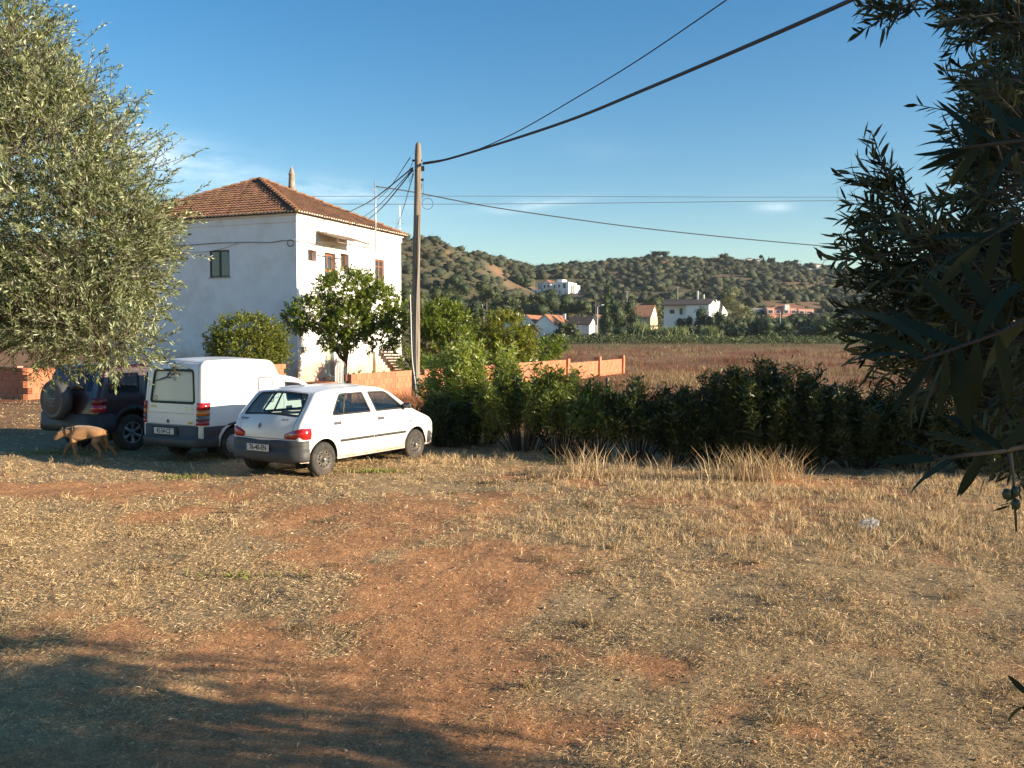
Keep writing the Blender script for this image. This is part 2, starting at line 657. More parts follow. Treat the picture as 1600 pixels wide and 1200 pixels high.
gm = bpy.data.materials.new('earth'); gm.use_nodes = True
t = gm.node_tree; t.nodes.clear(); b = NB(t)
vc = b.n('ShaderNodeAttribute', attribute_name='Col').outputs['Color']
oc = b.n('ShaderNodeTexCoord').outputs['Object']
n1 = b.n('ShaderNodeTexNoise', i_Vector=oc, i_Scale=9.0, i_Detail=10.0, i_Roughness=0.7).outputs[0]
n2 = b.n('ShaderNodeTexNoise', i_Vector=oc, i_Scale=55.0, i_Detail=6.0, i_Roughness=0.7).outputs[0]
n3 = b.n('ShaderNodeTexNoise', i_Vector=oc, i_Scale=1.1, i_Detail=6.0, i_Roughness=0.6).outputs[0]
c = b.mix(1.0, vc, b.ramp(n1, [(0.3, (0.62,) * 3), (0.7, (1.3,) * 3)]), 'MULTIPLY')
c = b.mix(1.0, c, b.ramp(n2, [(0.32, (0.5,) * 3), (0.7, (1.35,) * 3)]), 'MULTIPLY')
c = b.mix(1.0, c, b.ramp(n3, [(0.3, (0.85, 0.8, 0.78)), (0.7, (1.12, 1.12, 1.1))]), 'MULTIPLY')
mpg = b.n('ShaderNodeMapping', i_Vector=oc); mpg.inputs['Scale'].default_value = (150, 90, 90); mpg.inputs['Rotation'].default_value = (0, 0, .6)
n4 = b.n('ShaderNodeTexNoise', i_Vector=mpg.outputs[0], i_Scale=1.0, i_Detail=3.0, i_Roughness=0.6).outputs[0]
mph = b.n('ShaderNodeMapping', i_Vector=oc); mph.inputs['Scale'].default_value = (60, 160, 90); mph.inputs['Rotation'].default_value = (0, 0, .9)
n5 = b.n('ShaderNodeTexNoise', i_Vector=mph.outputs[0], i_Scale=1.0, i_Detail=3.0, i_Roughness=0.6).outputs[0]
fl = b.math('MAXIMUM', n4, n5)
c = b.mix(b.ramp(fl, [(.60, (0, 0, 0)), (.68, (.7, .7, .7))]), c, (.56, .42, .25))
c = b.mix(b.ramp(fl, [(.40, (.55, .55, .55)), (.46, (0, 0, 0))]), c, (.17, .095, .055))
p = b.n('ShaderNodeBsdfPrincipled', i_Roughness=0.95)
p.inputs['Specular IOR Level'].default_value = 0.1
b.link(c, p.inputs['Base Color'])
hsum = b.math('ADD', b.math('MULTIPLY', n1, 0.035), b.math('MULTIPLY', n2, 0.010))
bu = b.n('ShaderNodeBump', i_Strength=1.0, i_Distance=1.0, i_Height=hsum)
b.link(bu.outputs[0], p.inputs['Normal'])
b.n('ShaderNodeOutputMaterial', i_Surface=p.outputs[0])
go = mobj('ground', npmesh('ground', np.stack([gx, gy, gz], 1), Fc, gm, smooth=True, col=gc))
tag(go, 'dry red earth ground of the yard running on into the field and the hills', kind='structure')


def gz_at(x, y):
    x = np.asarray(x, float); y = np.asarray(y, float)
    z = terrain(x, y)
    return z + np.where((y > 3) & (y < 30) & (np.abs(x) < 20), (fbm(x * 2.2, y * 2.2, 61, 4) - 0.5) * 0.06 + (fbm(x * 7, y * 7, 62, 3) - .5) * 0.022, 0)


# ---------------------------------------------------------------- straw and dry grass
def strawmat():
    m = bpy.data.materials.new('straw'); m.use_nodes = True
    t = m.node_tree; t.nodes.clear(); b = NB(t)
    vc = b.n('ShaderNodeAttribute', attribute_name='Col').outputs['Color']
    p = b.n('ShaderNodeBsdfPrincipled', i_Roughness=0.75)
    b.link(vc, p.inputs['Base Color'])
    p.inputs['Specular IOR Level'].default_value = 0.15
    tl = b.n('ShaderNodeBsdfTranslucent'); b.link(vc, tl.inputs[0])
    mx = b.n('ShaderNodeMixShader', i_0=0.2, i_1=p.outputs[0], i_2=tl.outputs[0])
    b.n('ShaderNodeOutputMaterial', i_Surface=mx.outputs[0])
    return m


STRAW = strawmat()


def straws(rng, x, y, L, Wd, tilt, cols):
    """loose straw: one bent kite each"""
    n = len(x); a = rng.random(n) * 2 * np.pi
    P0 = np.stack([x, y, gz_at(x, y) + .003], 1)
    d = np.stack([np.cos(a) * np.cos(tilt), np.sin(a) * np.cos(tilt), np.sin(tilt)], 1)
    s = unit(np.cross(d, rdir(rng, n)))
    m = P0 + d * L[:, None] * .5; m[:, 2] += L * .08
    a2 = a + rng.normal(0, .45, n); t2 = tilt * .4
    e = m + np.stack([np.cos(a2) * np.cos(t2), np.sin(a2) * np.cos(t2), np.sin(t2)], 1) * L[:, None] * .5
    w = Wd[:, None] * .5
    V = np.stack([P0, m - s * w, e, m + s * w], 1).reshape(-1, 3)
    return V, np.arange(n)[:, None] * 4 + np.array([0, 1, 2, 3])[None], np.repeat(cols, 4, axis=0)


def blades(rng, x, y, L, Wd, tilt, z=None, bend=0.25, cols=None, az=None, tri=True):
    """grass blades: tilt = angle above the ground; two-segment"""
    n = len(x)
    z0 = gz_at(x, y) if z is None else z
    a = rng.random(n) * 2 * np.pi if az is None else az
    P0 = np.stack([x, y, z0], 1)
    d = np.stack([np.cos(a) * np.cos(tilt), np.sin(a) * np.cos(tilt), np.sin(tilt)], 1)
    s = unit(np.cross(d, rdir(rng, n)))
    P1 = P0 + d * L[:, None] * 0.5 + np.stack([np.zeros(n), np.zeros(n), bend * L * 0.25 * (tilt < 0.9)], 1)
    a2 = a + rng.normal(0, 0.5, n)
    d2 = np.stack([np.cos(a2) * np.cos(tilt - bend), np.sin(a2) * np.cos(tilt - bend), np.sin(tilt - bend)], 1)
    P2 = P1 + d2 * L[:, None] * 0.5
    w = Wd[:, None] * 0.5
    V = np.stack([P0 - s * w * 0.8, P0 + s * w * 0.8, P1 + s * w, P1 - s * w, P2], 1).reshape(-1, 3)
    base = np.arange(n)[:, None] * 5
    Fc = np.concatenate([base + np.array([0, 1, 2]), base + np.array([0, 2, 3]), base + np.array([3, 2, 4])], 0)
    C = None if cols is None else np.repeat(cols, 5, axis=0)
    return V, Fc, C


PAL = np.array([[.56, .42, .25], [.50, .36, .19], [.44, .29, .15], [.68, .55, .36], [.34, .21, .11], [.36, .31, .15], [.24, .15, .085]])


def palcol(rng, n, p):
    k = rng.choice(len(PAL), n, p=np.array(p) / sum(p))
    return PAL[k] * .95 * (0.58 + 1.35 * rng.random(n) ** 1.3)[:, None]


rng = np.random.default_rng(7)


def sample_wedge(n, y0, y1, umax=0.76, rng=rng):
    y = np.sqrt(y0 ** 2 + (y1 ** 2 - y0 ** 2) * rng.random(n))
    return (rng.random(n) * 2 - 1) * umax * y, y


def straw_density(x, y):
    b_ = path_mask(x, y)
    g = fbm(x * 1.7 + 31, y * 1.7 + 5, 71, 4)
    return np.clip((1 - b_) * (0.22 + 1.5 * sstep(0.38, 0.66, g)) + 0.06, 0, 1)


parts = []; sparts = []
x, y = sample_wedge(110000, 3.9, 12.0)
m = len(x); sparts.append(straws(rng, x, y, .012 + .02 * rng.random(m), .0015 + .0022 * rng.random(m) * y / 7, np.abs(rng.normal(0, .3, m)), palcol(rng, m, [4, 4, 3, 2, 3, 1, 3])))
for (n, y0, y1, L0, W0) in ((165000, 3.9, 7.0, 0.042, 0.0025), (170000, 7.0, 11.0, 0.048, 0.0034), (140000, 11.0, 17.0, 0.055, 0.0044), (45000, 17, 34, 0.09, 0.010)):
    x, y = sample_wedge(n, y0, y1)
    k = rng.random(n) < straw_density(x, y)
    x = x[k]; y = y[k]; m = len(x)
    L = L0 * (0.4 + 1.1 * rng.random(m) ** 1.5)
    Wd = W0 * (0.5 + rng.random(m))
    tilt = np.abs(rng.normal(0, 0.38, m)) + 0.03
    sparts.append(straws(rng, x, y, L, Wd * 1.15, tilt, palcol(rng, m, [4, 5, 4, 2, 2, 1.4, 1.6])))
# upright tufts
tx, ty = sample_wedge(5200, 4.2, 20.0)
dens = straw_density(tx, ty) * (0.10 + 0.9 * sstep(0.45, 0.62, fbm(tx * 0.6, ty * 0.6, 81, 3))) * (0.35 + 0.9 * sstep(-0.05, 0.3, tx / ty))
k = rng.random(len(tx)) < dens
tx = tx[k]; ty = ty[k]
# thicker standing grass at the right of the photo
ex, ey = [], []
for (px, py, rx, ry, n) in ((1450, 815, 1.7, 1.6, 900), (1190, 770, 1.4, .5, 380), (930, 745, 1.2, .5, 330), (1060, 770, 1.5, .7, 380), (1380, 830, .8, .7, 260), (1150, 840, 1.6, .8, 260), (700, 720, .8, .6, 130), (1480, 760, 1.0, .7, 300), (1000, 830, 2.0, .9, 260)):
    c = gp(px, py)
    ex.append(c.x + rng.normal(0, rx * .6, n)); ey.append(c.y + rng.normal(0, ry * .6, n))
tx = np.concatenate([tx] + ex); ty = np.concatenate([ty] + ey)
per = 9
ii = np.repeat(np.arange(len(tx)), per)
sz = (0.4 + 0.8 * rng.random(len(tx)))[ii] * (0.045 + 0.0065 * ty[ii])
x = tx[ii] + rng.normal(0, 0.03, len(ii)); y = ty[ii] + rng.normal(0, 0.03, len(ii))
parts.append(blades(rng, x, y, sz, 0.0014 + 0.00025 * y, R(90) - np.abs(rng.normal(0, 0.5, len(ii))), bend=0.35, cols=palcol(rng, len(ii), [5, 5, 3, 4, 1, 2, 1])))


cx, cy = sample_wedge(330, 4.3, 15.0)
k = rng.random(len(cx)) < straw_density(cx, cy) * (.45 + .8 * sstep(-.1, .35, cx / cy)); cx = cx[k]; cy = cy[k]
per = 70; ii = np.repeat(np.arange(len(cx)), per); rr_ = (.03 + .07 * rng.random(len(cx)))[ii]
x = cx[ii] + rng.normal(0, 1, len(ii)) * rr_; y = cy[ii] + rng.normal(0, 1, len(ii)) * rr_ * .8
hgt = (.05 + .09 * rng.random(len(cx)) ** 1.5)[ii] * (.4 + .8 * rng.random(len(ii)))
hue_ = (rng.random(len(cx)) < .55)[ii][:, None]
parts.append(blades(rng, x, y, hgt, 0.0016 + 0.0003 * y, R(80) - np.abs(rng.normal(0, 0.6, len(ii))), bend=0.6, cols=np.where(hue_, palcol(rng, len(ii), [3, 4, 4, 1, 3, 2, 3]) * .8, palcol(rng, len(ii), [1, 1, 2, 0, 4, 3, 6]) * .7)))


def joinp(ps):
    V = []; Fc = []; C = []; n = 0
    for (v, f, c) in ps:
        V.append(v); Fc.append(f + n); C.append(c); n += len(v)
    return np.concatenate(V), np.concatenate(Fc), np.concatenate(C)


V, Fc, C = joinp(sparts)
tag(mobj('straw_litter', npmesh('straw_litter', V, Fc, STRAW, col=C)), 'loose straw lying flat on the red earth of the yard', kind='stuff')
V, Fc, C = joinp(parts)
tag(mobj('dry_grass', npmesh('dry_grass', V, Fc, STRAW, col=C)), 'short dry grass tufts standing in the yard', kind='stuff')

# green sprigs
sp = []
for (px, py, rx, ry, n) in ((590, 738, .55, .25, 260), (100, 712, .9, .12, 300), (370, 900, .4, .12, 60), (880, 722, .5, .2, 120), (290, 745, .5, .2, 160)):
    c = gp(px, py)
    x = c.x + rng.normal(0, rx * .5, n); y = c.y + rng.normal(0, ry * .5, n)
    cc = np.array([.16, .19, .05]) * (0.6 + 0.8 * rng.random(n))[:, None] + rng.random(n)[:, None] * np.array([.1, .06, .02])
    sp.append(blades(rng, x, y, 0.06 + 0.06 * rng.random(n), np.full(n, 0.012), R(20) + rng.random(n) * 1.0, bend=0.4, cols=cc))
V, Fc, C = joinp(sp)
tag(mobj('green_weeds', npmesh('green_weeds', V, Fc, STRAW, col=C)), 'low green weeds sprouting between the dry straw', kind='stuff')

# field weeds beyond the hedge
parts = []
for (n, y0, y1, h, w) in ((42000, 18.0, 34, 0.42, 0.010), (60000, 34.0, 62, 0.50, 0.015), (48000, 62, 110, 0.55, 0.028), (20000, 110, 175, 0.6, 0.05)):
    x, y = sample_wedge(n, y0, y1, 0.72)
    wall_x = -5.88 + (y - 24) * 0.374
    dn = sstep(0.40, 0.62, fbm(x / 4.5 + 3, y / 7.0, 41, 4))
    ok = (rng.random(n) < 0.25 + 0.75 * dn) & ((x > wall_x + 0.4) | ((y > 62) & (x > 2)))
    x = x[ok]; y = y[ok]; dn = dn[ok]; m = len(x)
    hue = sstep(0.44, 0.56, fbm(x / 5.0, y / 9.0 + 8, 43, 3))[:, None]
    cc = lerp(np.array([.42, .30, .16]), np.array([.25, .09, .048]), hue) * (0.55 + 0.8 * rng.random(m))[:, None]
    gr = (rng.random(m) < 0.06 + 0.5 * sstep(95, 150, y) + .5 * sstep(.6, .72, fbm(x / 7 + 2, y / 9 + 1, 49, 3)))[:, None]
    cc = np.where(gr, np.array([.16, .16, .06]) * (0.6 + 0.7 * rng.random(m))[:, None], cc)
    cl_ = sstep(.45, .75, fbm(x / 1.6 + 5, y / 2.6 + 5, 47, 3))
    L = h * (0.3 + 0.6 * rng.random(m)) * (0.4 + 0.7 * dn + .9 * cl_)
    cc = cc * .85 * (1 - .35 * cl_[:, None])
    parts.append(blades(rng, x, y, L, w * (0.5 + rng.random(m)), R(90) - np.abs(rng.normal(0, 0.42, m)), z=terrain(x, y) - 0.02, bend=0.3, cols=cc))
# reddish weeds round the pole and along the wall
for (px, py, D, n, rx, h) in ((600, 640, 25.3, 1500, 1.4, .95), (690, 650, 24.5, 1700, 1.3, .95), (645, 650, 24.5, 1200, 1.5, .8), (540, 650, 25, 700, 1.2, .6)):
    c = at(px, py, D)
    x = c.x + rng.normal(0, rx * .5, n); y = D + rng.normal(0, .7, n)
    cc = lerp(np.array([.38, .22, .11]), np.array([.30, .11, .05]), rng.random(n)[:, None]) * (0.6 + 0.8 * rng.random(n))[:, None]
    parts.append(blades(rng, x, y, h * (0.4 + 0.7 * rng.random(n)), np.full(n, 0.014), R(90) - np.abs(rng.normal(0, 0.5, n)), z=terrain(x, y) - .02, bend=0.5, cols=cc))
V, Fc, C = joinp(parts)
tag(mobj('field_weeds', npmesh('field_weeds', V, Fc, STRAW, col=C)), 'reddish brown dry weeds covering the field behind the hedge', kind='stuff')

# pebbles and clods
n = 2600
x, y = sample_wedge(n, 4.0, 15)
r = (0.003 + 0.016 * rng.random(n) ** 4) * (.7 + y / 18)
ph = np.array([[1, 0, 0], [-1, 0, 0], [0, 1, 0], [0, -1, 0], [0, 0, .7], [0, 0, -.7]])
V = (ph[None] * (0.7 + 0.6 * rng.random((n, 6, 1))) * r[:, None, None] + np.stack([x, y, gz_at(x, y) + r * 0.3], 1)[:, None, :]).reshape(-1, 3)
fo = np.array([[0, 2, 4], [2, 1, 4], [1, 3, 4], [3, 0, 4], [2, 0, 5], [1, 2, 5], [3, 1, 5], [0, 3, 5]])
Fc = (np.arange(n)[:, None, None] * 6 + fo[None]).reshape(-1, 3)
cc = lerp(np.array([.45, .2, .1]), np.array([.55, .45, .36]), (rng.random(n) ** 2)[:, None])
tag(mobj('pebbles', npmesh('pebbles', V, Fc, STRAW, col=np.repeat(cc, 6, axis=0), smooth=True)), 'small pebbles and clods scattered on the red earth', kind='stuff')

# ================================================================ HOUSE
HA = R(22)
HU = Vector((math.sin(HA), math.cos(HA), 0))      # along the sunlit side, away from the camera
HV = Vector((-math.cos(HA), math.sin(HA), 0))     # along the shaded side, to the left
C0 = Vector((-11.0, 46.0, 0))
LU, LV, HE = 10.9, 12.8, 8.62
M_wall = mat('whitewash', (0.86, 0.86, 0.85), 0.85, noise=0.05, nscale=1.5, bump=0.004, bscale=12, dirt=(0.62, 0.57, 0.50), dscale=0.55)
# red earth splashed up the foot of the walls
t = M_wall.node_tree; b = NB(t); pr = [n for n in t.nodes if n.type == 'BSDF_PRINCIPLED'][0]
src = pr.inputs['Base Color'].links[0].from_socket
oc = b.n('ShaderNodeTexCoord').outputs['Object']; zz = b.n('ShaderNodeSeparateXYZ', i_0=oc).outputs[2]
nn = b.n('ShaderNodeTexNoise', i_Vector=oc, i_Scale=.9, i_Detail=7.0, i_Roughness=.6).outputs[0]
hh = b.math('SUBTRACT', zz, b.math('MULTIPLY', b.math('SUBTRACT', nn, .35), 3.4))
st = b.ramp(hh, [(0.0, (.75,) * 3), (.35, (.45,) * 3), (1.0, (0,) * 3)])
b.link(b.mix(st, src, (.55, .27, .15)), pr.inputs['Base Color'])
M_tile = mat('roof_clay', (0.19, 0.092, 0.054), 0.85, noise=0.5, nscale=1.6, bump=0.01, bscale=14, dirt=(0.21, 0.13, 0.046), dscale=.7)
M_mortar = mat('mortar', (0.62, 0.54, 0.44), 0.9, noise=0.15)
M_wood = mat('red_brown_wood', (0.25, 0.085, 0.04), 0.55, noise=0.2, nscale=20)
M_darkwood = mat('dark_frame', (0.035, 0.028, 0.024), 0.5)
M_pane = mat('window_pane', (0.03, 0.045, 0.05), 0.06, spec=0.9)
M_door = mat('pale_green_door', (0.42, 0.45, 0.36), 0.6, noise=0.08)
M_concrete = mat('concrete', (0.42, 0.39, 0.35), 0.9, noise=0.2, nscale=5, bump=0.004)
M_rust = mat('rusty_sheet', (0.27, 0.20, 0.14), 0.8, noise=0.35, nscale=3)
M_metal = mat('galvanised', (0.55, 0.55, 0.54), 0.45, metal=0.6)
M_black = mat('black_rubber', (0.02, 0.02, 0.022), 0.6)
M_cable = mat('cable', (0.03, 0.03, 0.035), 0.6)
M_wcable = mat('pale_cable', (0.6, 0.6, 0.58), 0.6)

house = thing('white_house', 'two storey white house with a hipped clay tile roof behind the parked cars', 'house', C0, 0)


def inside(pts, poly):
    x = pts[:, 0]; y = pts[:, 1]
    c = np.zeros(len(pts), bool)
    n = len(poly)
    j = n - 1
    for i in range(n):
        xi, yi = poly[i]; xj, yj = poly[j]
        if yi != yj:
            k = ((yi > y) != (yj > y)) & (x < (xj - xi) * (y - yi) / (yj - yi) + xi)
            c ^= k
        j = i
    return c


def cdt(outline, holes=(), extra=()):
    vs = []; es = []
    for lp in [outline] + list(holes):
        n0 = len(vs); vs += [Vector((p[0], p[1])) for p in lp]
        es += [(n0 + i, n0 + (i + 1) % len(lp)) for i in range(len(lp))]
    vs += [Vector((p[0], p[1])) for p in extra]
    V, E, Fs, *_ = delaunay_2d_cdt(vs, es, [], 0, 1e-6)
    V = np.array([(v.x, v.y) for v in V]); T = np.array(Fs)
    c = V[T].mean(axis=1)
    k = inside(c, outline)
    for h in holes: k &= ~inside(c, h)
    T = T[k]
    a = V[T[:, 0]]; b_ = V[T[:, 1]]; d = V[T[:, 2]]
    ar = (b_[:, 0] - a[:, 0]) * (d[:, 1] - a[:, 1]) - (b_[:, 1] - a[:, 1]) * (d[:, 0] - a[:, 0])
    T = T[np.abs(ar) > 1e-9]; ar = ar[np.abs(ar) > 1e-9]
    T[ar < 0] = T[ar < 0][:, ::-1]
    return V, T


def rect(x0, z0, x1, z1):
    return [(x0, z0), (x1, z0), (x1, z1), (x0, z1)]


def wall_with_openings(name, org, ud, W_, z0, z1, holes, depth, m, parent, inward):
    """flat wall along ud with recessed openings"""
    V2, T = cdt(rect(0, z0, W_, z1), holes)
    vs = [org + ud * p[0] + Vector((0, 0, p[1])) for p in V2]
    mb = MB()
    mb.add(vs, [tuple(t_) for t_ in T])
    for h in holes:
        n = len(h)
        a = [org + ud * p[0] + Vector((0, 0, p[1])) for p in h]
        c = [v + inward * depth for v in a]
        mb.add(a + c, [(i, (i + 1) % n, n + (i + 1) % n, n + i) for i in range(n)])
    o = mb.build(name, m, parent, off=parent.location if parent else None)
    return o


def facade_t(px, org=C0, ud=HU):
    u = (px - 800) / F
    return (u * org.y - org.x) / (ud.x - u * ud.y)


def facade_z(px, py, org=C0, ud=HU):
    t_ = facade_t(px, org, ud)
    return at(px, py, org.y + ud.y * t_).z


OUTR = Vector((math.cos(HA), -math.sin(HA), 0))    # outward normal of the sunlit side
OUTL = Vector((-math.sin(HA), -math.cos(HA), 0))


def win_rect(x0, y0, x1, y1, org=C0, ud=HU):
    a, c = facade_t(x0, org, ud), facade_t(x1, org, ud)
    xm = (x0 + x1) / 2
    return (min(a, c), facade_z(xm, y1, org, ud), max(a, c), facade_z(xm, y0, org, ud))


openings = dict(small=win_rect(483, 391, 496, 408), door_up=win_rect(508.5, 395.5, 526, 447), win_up=win_rect(533.5, 397, 546.5, 421), tall=win_rect(587, 405.5, 601, 442),
                door=win_rect(508.5, 529, 522, 588), door_b=win_rect(574, 549, 587, 585))
hr = [rect(*v) for v in openings.values()]
wall_with_openings('wall', C0, HU, LU, -0.2, HE, hr, 0.28, M_wall, house, -OUTR)
wl = win_rect(330, 391, 361, 433, C0, HV)
wall_with_openings('wall', C0, HV, LV, -0.2, HE, [rect(*wl)], 0.14, M_wall, house, -OUTL)
C2 = C0 + HU * LU + HV * LV
wall_with_openings('wall', C0 + HU * LU, HV, LV, -0.2, HE, [], 0.1, M_wall, house, -OUTL)
wall_with_openings('wall', C0 + HV * LV, HU, LU, -0.2, HE, [], 0.1, M_wall, house, -OUTL)
mb = MB()
mb.add([C0 + OUTR * -.3 + OUTL * -.3 + Vector((0, 0, HE - .05)), C0 + HU * LU - OUTR * .3 + Vector((0, 0, HE - .05)), C2 + Vector((0, 0, HE - .05)), C0 + HV * LV + Vector((0, 0, HE - .05))], [(0, 1, 2, 3)])
mb.build('ceiling', M_wall, house, off=C0)


def local_box(mb, org, ud, od, t0, t1, z0, z1, o0, o1, m=0):
    """box in wall coordinates: t along, z up, o outward"""
    Mx = Matrix(((ud.x, od.x, 0, org.x), (ud.y, od.y, 0, org.y), (0, 0, 1, org.z), (0, 0, 0, 1)))
    mb.box(t0, o0, z0, t1, o1, z1, Mx, m)


def window(name, org, ud, od, r, depth, frame_m, parent, cols=2, fw=0.07, sill=True, off=None, rail=None):
    t0, z0, t1, z1 = r
    off = off if off is not None else parent.location
    mb = MB(); o0, o1 = -depth, -depth + 0.06
    local_box(mb, org, ud, od, t0 + .002, t1 - .002, z0 + .002, z0 + fw, o0, o1); local_box(mb, org, ud, od, t0 + .002, t1 - .002, z1 - fw, z1 - .002, o0, o1)
    local_box(mb, org, ud, od, t0 + .002, t0 + fw, z0 + fw, z1 - fw, o0, o1); local_box(mb, org, ud, od, t1 - fw, t1 - .002, z0 + fw, z1 - fw, o0, o1)
    w = (t1 - t0)
    for i in range(1, cols):
        c = t0 + w * i / cols
        local_box(mb, org, ud, od, c - fw * .6, c + fw * .6, z0 + fw, z1 - fw, o0, o1 + .01)
    if rail:
        c = z0 + (z1 - z0) * rail
        local_box(mb, org, ud, od, t0 + fw, t1 - fw, c - .03, c + .03, o0 + .003, o1 - .003)
    f = mb.build(name, frame_m, parent, off=off)
    for i in range(cols):
        a, c = t0 + w * i / cols, t0 + w * (i + 1) / cols
        mb = MB(); local_box(mb, org, ud, od, a + fw * .5, c - fw * .5, z0 + fw * .5, z1 - fw * .5, o0 + .02, o0 + .03)
        mb.build('pane', M_pane, f, off=off)
    if sill:
        mb = MB(); local_box(mb, org, ud, od, t0 - .05, t1 + .05, z0 - .06, z0 - .002, -depth + .08, .05)
        mb.build('sill', M_concrete, f, off=off)
    return f


window('window', C0, HU, OUTR, openings['small'], .28, M_wood, house, 1, sill=False)
window('window', C0, HU, OUTR, openings['win_up'], .28, M_wood, house, 2)
window('window', C0, HU, OUTR, openings['tall'], .16, M_wood, house, 2, fw=.09, rail=.7)
window('window', C0, HV, OUTL, wl, .10, M_darkwood, house, 2, fw=.075)
for key, mm, nm in (('door_up', M_wood, 'balcony_door'), ('door', M_door, 'door'), ('door_b', M_door, 'door')):
    t0, z0, t1, z1 = openings[key]
    mb = MB(); o0 = -.2
    local_box(mb, C0, HU, OUTR, t0 + .002, t1 - .002, z0 + .002, z1 - .002, o0 - .05, o0)
    d = mb.build(nm, mm, house, off=C0)
    mb = MB(); w = t1 - t0
    for (a, c, e, f_) in ((.12, .44, .1, .45), (.56, .88, .1, .45), (.12, .44, .52, .92), (.56, .88, .52, .92)):
        local_box(mb, C0, HU, OUTR, t0 + w * a, t0 + w * c, z0 + (z1 - z0) * e, z0 + (z1 - z0) * f_, o0 - .002, o0 + .02)
    mb.build('door_panel', M_pane if key == 'door_up' else mm, d, off=C0)
    mb = MB(); local_box(mb, C0, HU, OUTR, t0 + w * .47, t0 + w * .5, z0 + 1.0, z0 + 1.14, o0, o0 + .05)
    mb.build('handle', M_metal, d, off=C0)

# cornice under the eaves
mb = MB()
for org, ud, od, L_ in ((C0, HU, OUTR, LU), (C0, HV, OUTL, LV)):
    local_box(mb, org, ud, od, -.06, L_ + .06, HE - .42, HE - .02, .002, .05)
    local_box(mb, org, ud, od, -.12, L_ + .12, HE - .09, HE + .02, .052, .14)
mb.build('cornice', M_wall, house, off=C0)

# roof: barrel tiles laid slope by slope
OH = 0.32
K = [C0 + OUTR * OH + OUTL * OH, C0 + HU * LU + OUTR * OH - OUTL * OH, C0 + HU * LU + HV * LV - OUTR * OH - OUTL * OH, C0 + HV * LV - OUTR * OH + OUTL * OH]
K = [Vector((k.x, k.y, HE + .02)) for k in K]
ctr = (K[0] + K[2]) / 2
APEX = Vector((ctr.x, ctr.y, HE + 3.02))
tv = []; tf = []; tmi = []; tn = 0
random.seed(3)
under = MB()
for s_ in range(4):
    A, B = K[s_], K[(s_ + 1) % 4]
    if s_ == 3: A, B = K[3], K[0]
    e = (B - A); Ls = e.length; e = e.normalized()
    mid = (A + B) / 2
    # foot of apex on the eave line
    fa = (APEX - A).dot(e)
    foot = A + e * fa
    sl = APEX - foot; Hs = sl.length; sl = sl.normalized()
    nrm = e.cross(sl).normalized()
    if nrm.z < 0: nrm = -nrm
    under.add([A - nrm * .02, B - nrm * .02, APEX - nrm * .02], [(0, 1, 2)])
    pitch = 0.225; nc = int(Ls / pitch)
    for i in range(nc):
        u = (i + .5) * Ls / nc
        vmax = Hs * (u / fa if u < fa else (Ls - u) / (Ls - fa))
        v = 0.0; row = 0
        while v < vmax - 0.08:
            L_ = min(0.44, vmax - v + .05)
            r0 = 0.088 + random.uniform(-.006, .006); r1 = 0.072
            base = A + e * (u + random.uniform(-.01, .01))
            lift0 = 0.055 + random.uniform(-.008, .008); lift1 = 0.025
            vs = []
            for (vv, rr, lf) in ((v, r0, lift0), (v + L_, r1, lift1)):
                for k in range(5):
                    g = math.pi * k / 4
                    vs.append(base + sl * vv + e * (-math.cos(g) * rr) + nrm * (math.sin(g) * rr * .95 + lf - .03))
            tv += vs
            n0 = len(tv) - 10
            for k in range(4):
                tf.append((n0 + k, n0 + k + 1, n0 + 6 + k, n0 + 5 + k)); tmi.append(0)
            if row == 0:
                tf.append((n0, n0 + 4, n0 + 3, n0 + 2)); tmi.append(1)
                tf.append((n0, n0 + 2, n0 + 1, n0 + 1)[:3]); tmi.append(1)
            else:
                tf.append((n0, n0 + 4, n0 + 2)); tmi.append(0)
            v += 0.40; row += 1
me = bpy.data.meshes.new('roof_tiles')
me.from_pydata([tuple(p - C0) for p in tv], [], tf); me.materials.append(M_tile); me.materials.append(M_mortar)
me.polygons.foreach_set('material_index', tmi)
ro = tag(mobj('roof_tiles', me, house), kind='stuff')
under.build('roof', mat('roof_channels', (0.14, 0.065, 0.04), 0.95, noise=0.3), house, off=C0)
# hip caps, each its own tile
cap_mesh = None
for ki in (0, 1, 3, 2):
    A = K[ki]; d = APEX - A; L_ = d.length; d = d.normalized()
    n_ = int(L_ / 0.52)
    side = d.cross(Vector((0, 0, 1))).normalized(); upn = side.cross(d).normalized()
    if cap_mesh is None:
        mb = MB(); vs = []
        for (vv, rr, lf) in ((0, .15, .05), (.58, .12, .01)):
            for k in range(7):
                g = math.pi * k / 6
                vs.append((vv, -math.cos(g) * rr, math.sin(g) * rr * .8 + lf))
        mb.add(vs, [(k, k + 7, k + 8, k + 1) for k in range(6)] + [tuple(range(7))])
        o0 = mb.build('ridge_tile', mat('ridge_clay', (0.26, 0.12, 0.062), 0.85, noise=0.35, nscale=3, bump=.01, dirt=(0.3, 0.2, 0.1)), house)
        cap_mesh = o0.data
        COL.objects.unlink(o0); bpy.data.objects.remove(o0)
    for i in range(n_):
        p = A + d * (i * L_ / n_) - C0 + upn * .035
        o = bpy.data.objects.new('ridge_tile', cap_mesh); link(o, house)
        jj = random.uniform(-.012, .012)
        o.matrix_local = Matrix(((d.x, side.x, upn.x, p.x), (d.y, side.y, upn.y, p.y), (d.z, side.z, upn.z, p.z + jj), (0, 0, 0, 1)))
# chimney on the sunlit slope
def lathe_at(prof, p, n=16):
    mb = MB(); mb.lathe([(r, z) for r, z in prof], n, Matrix.Translation(p)); return mb
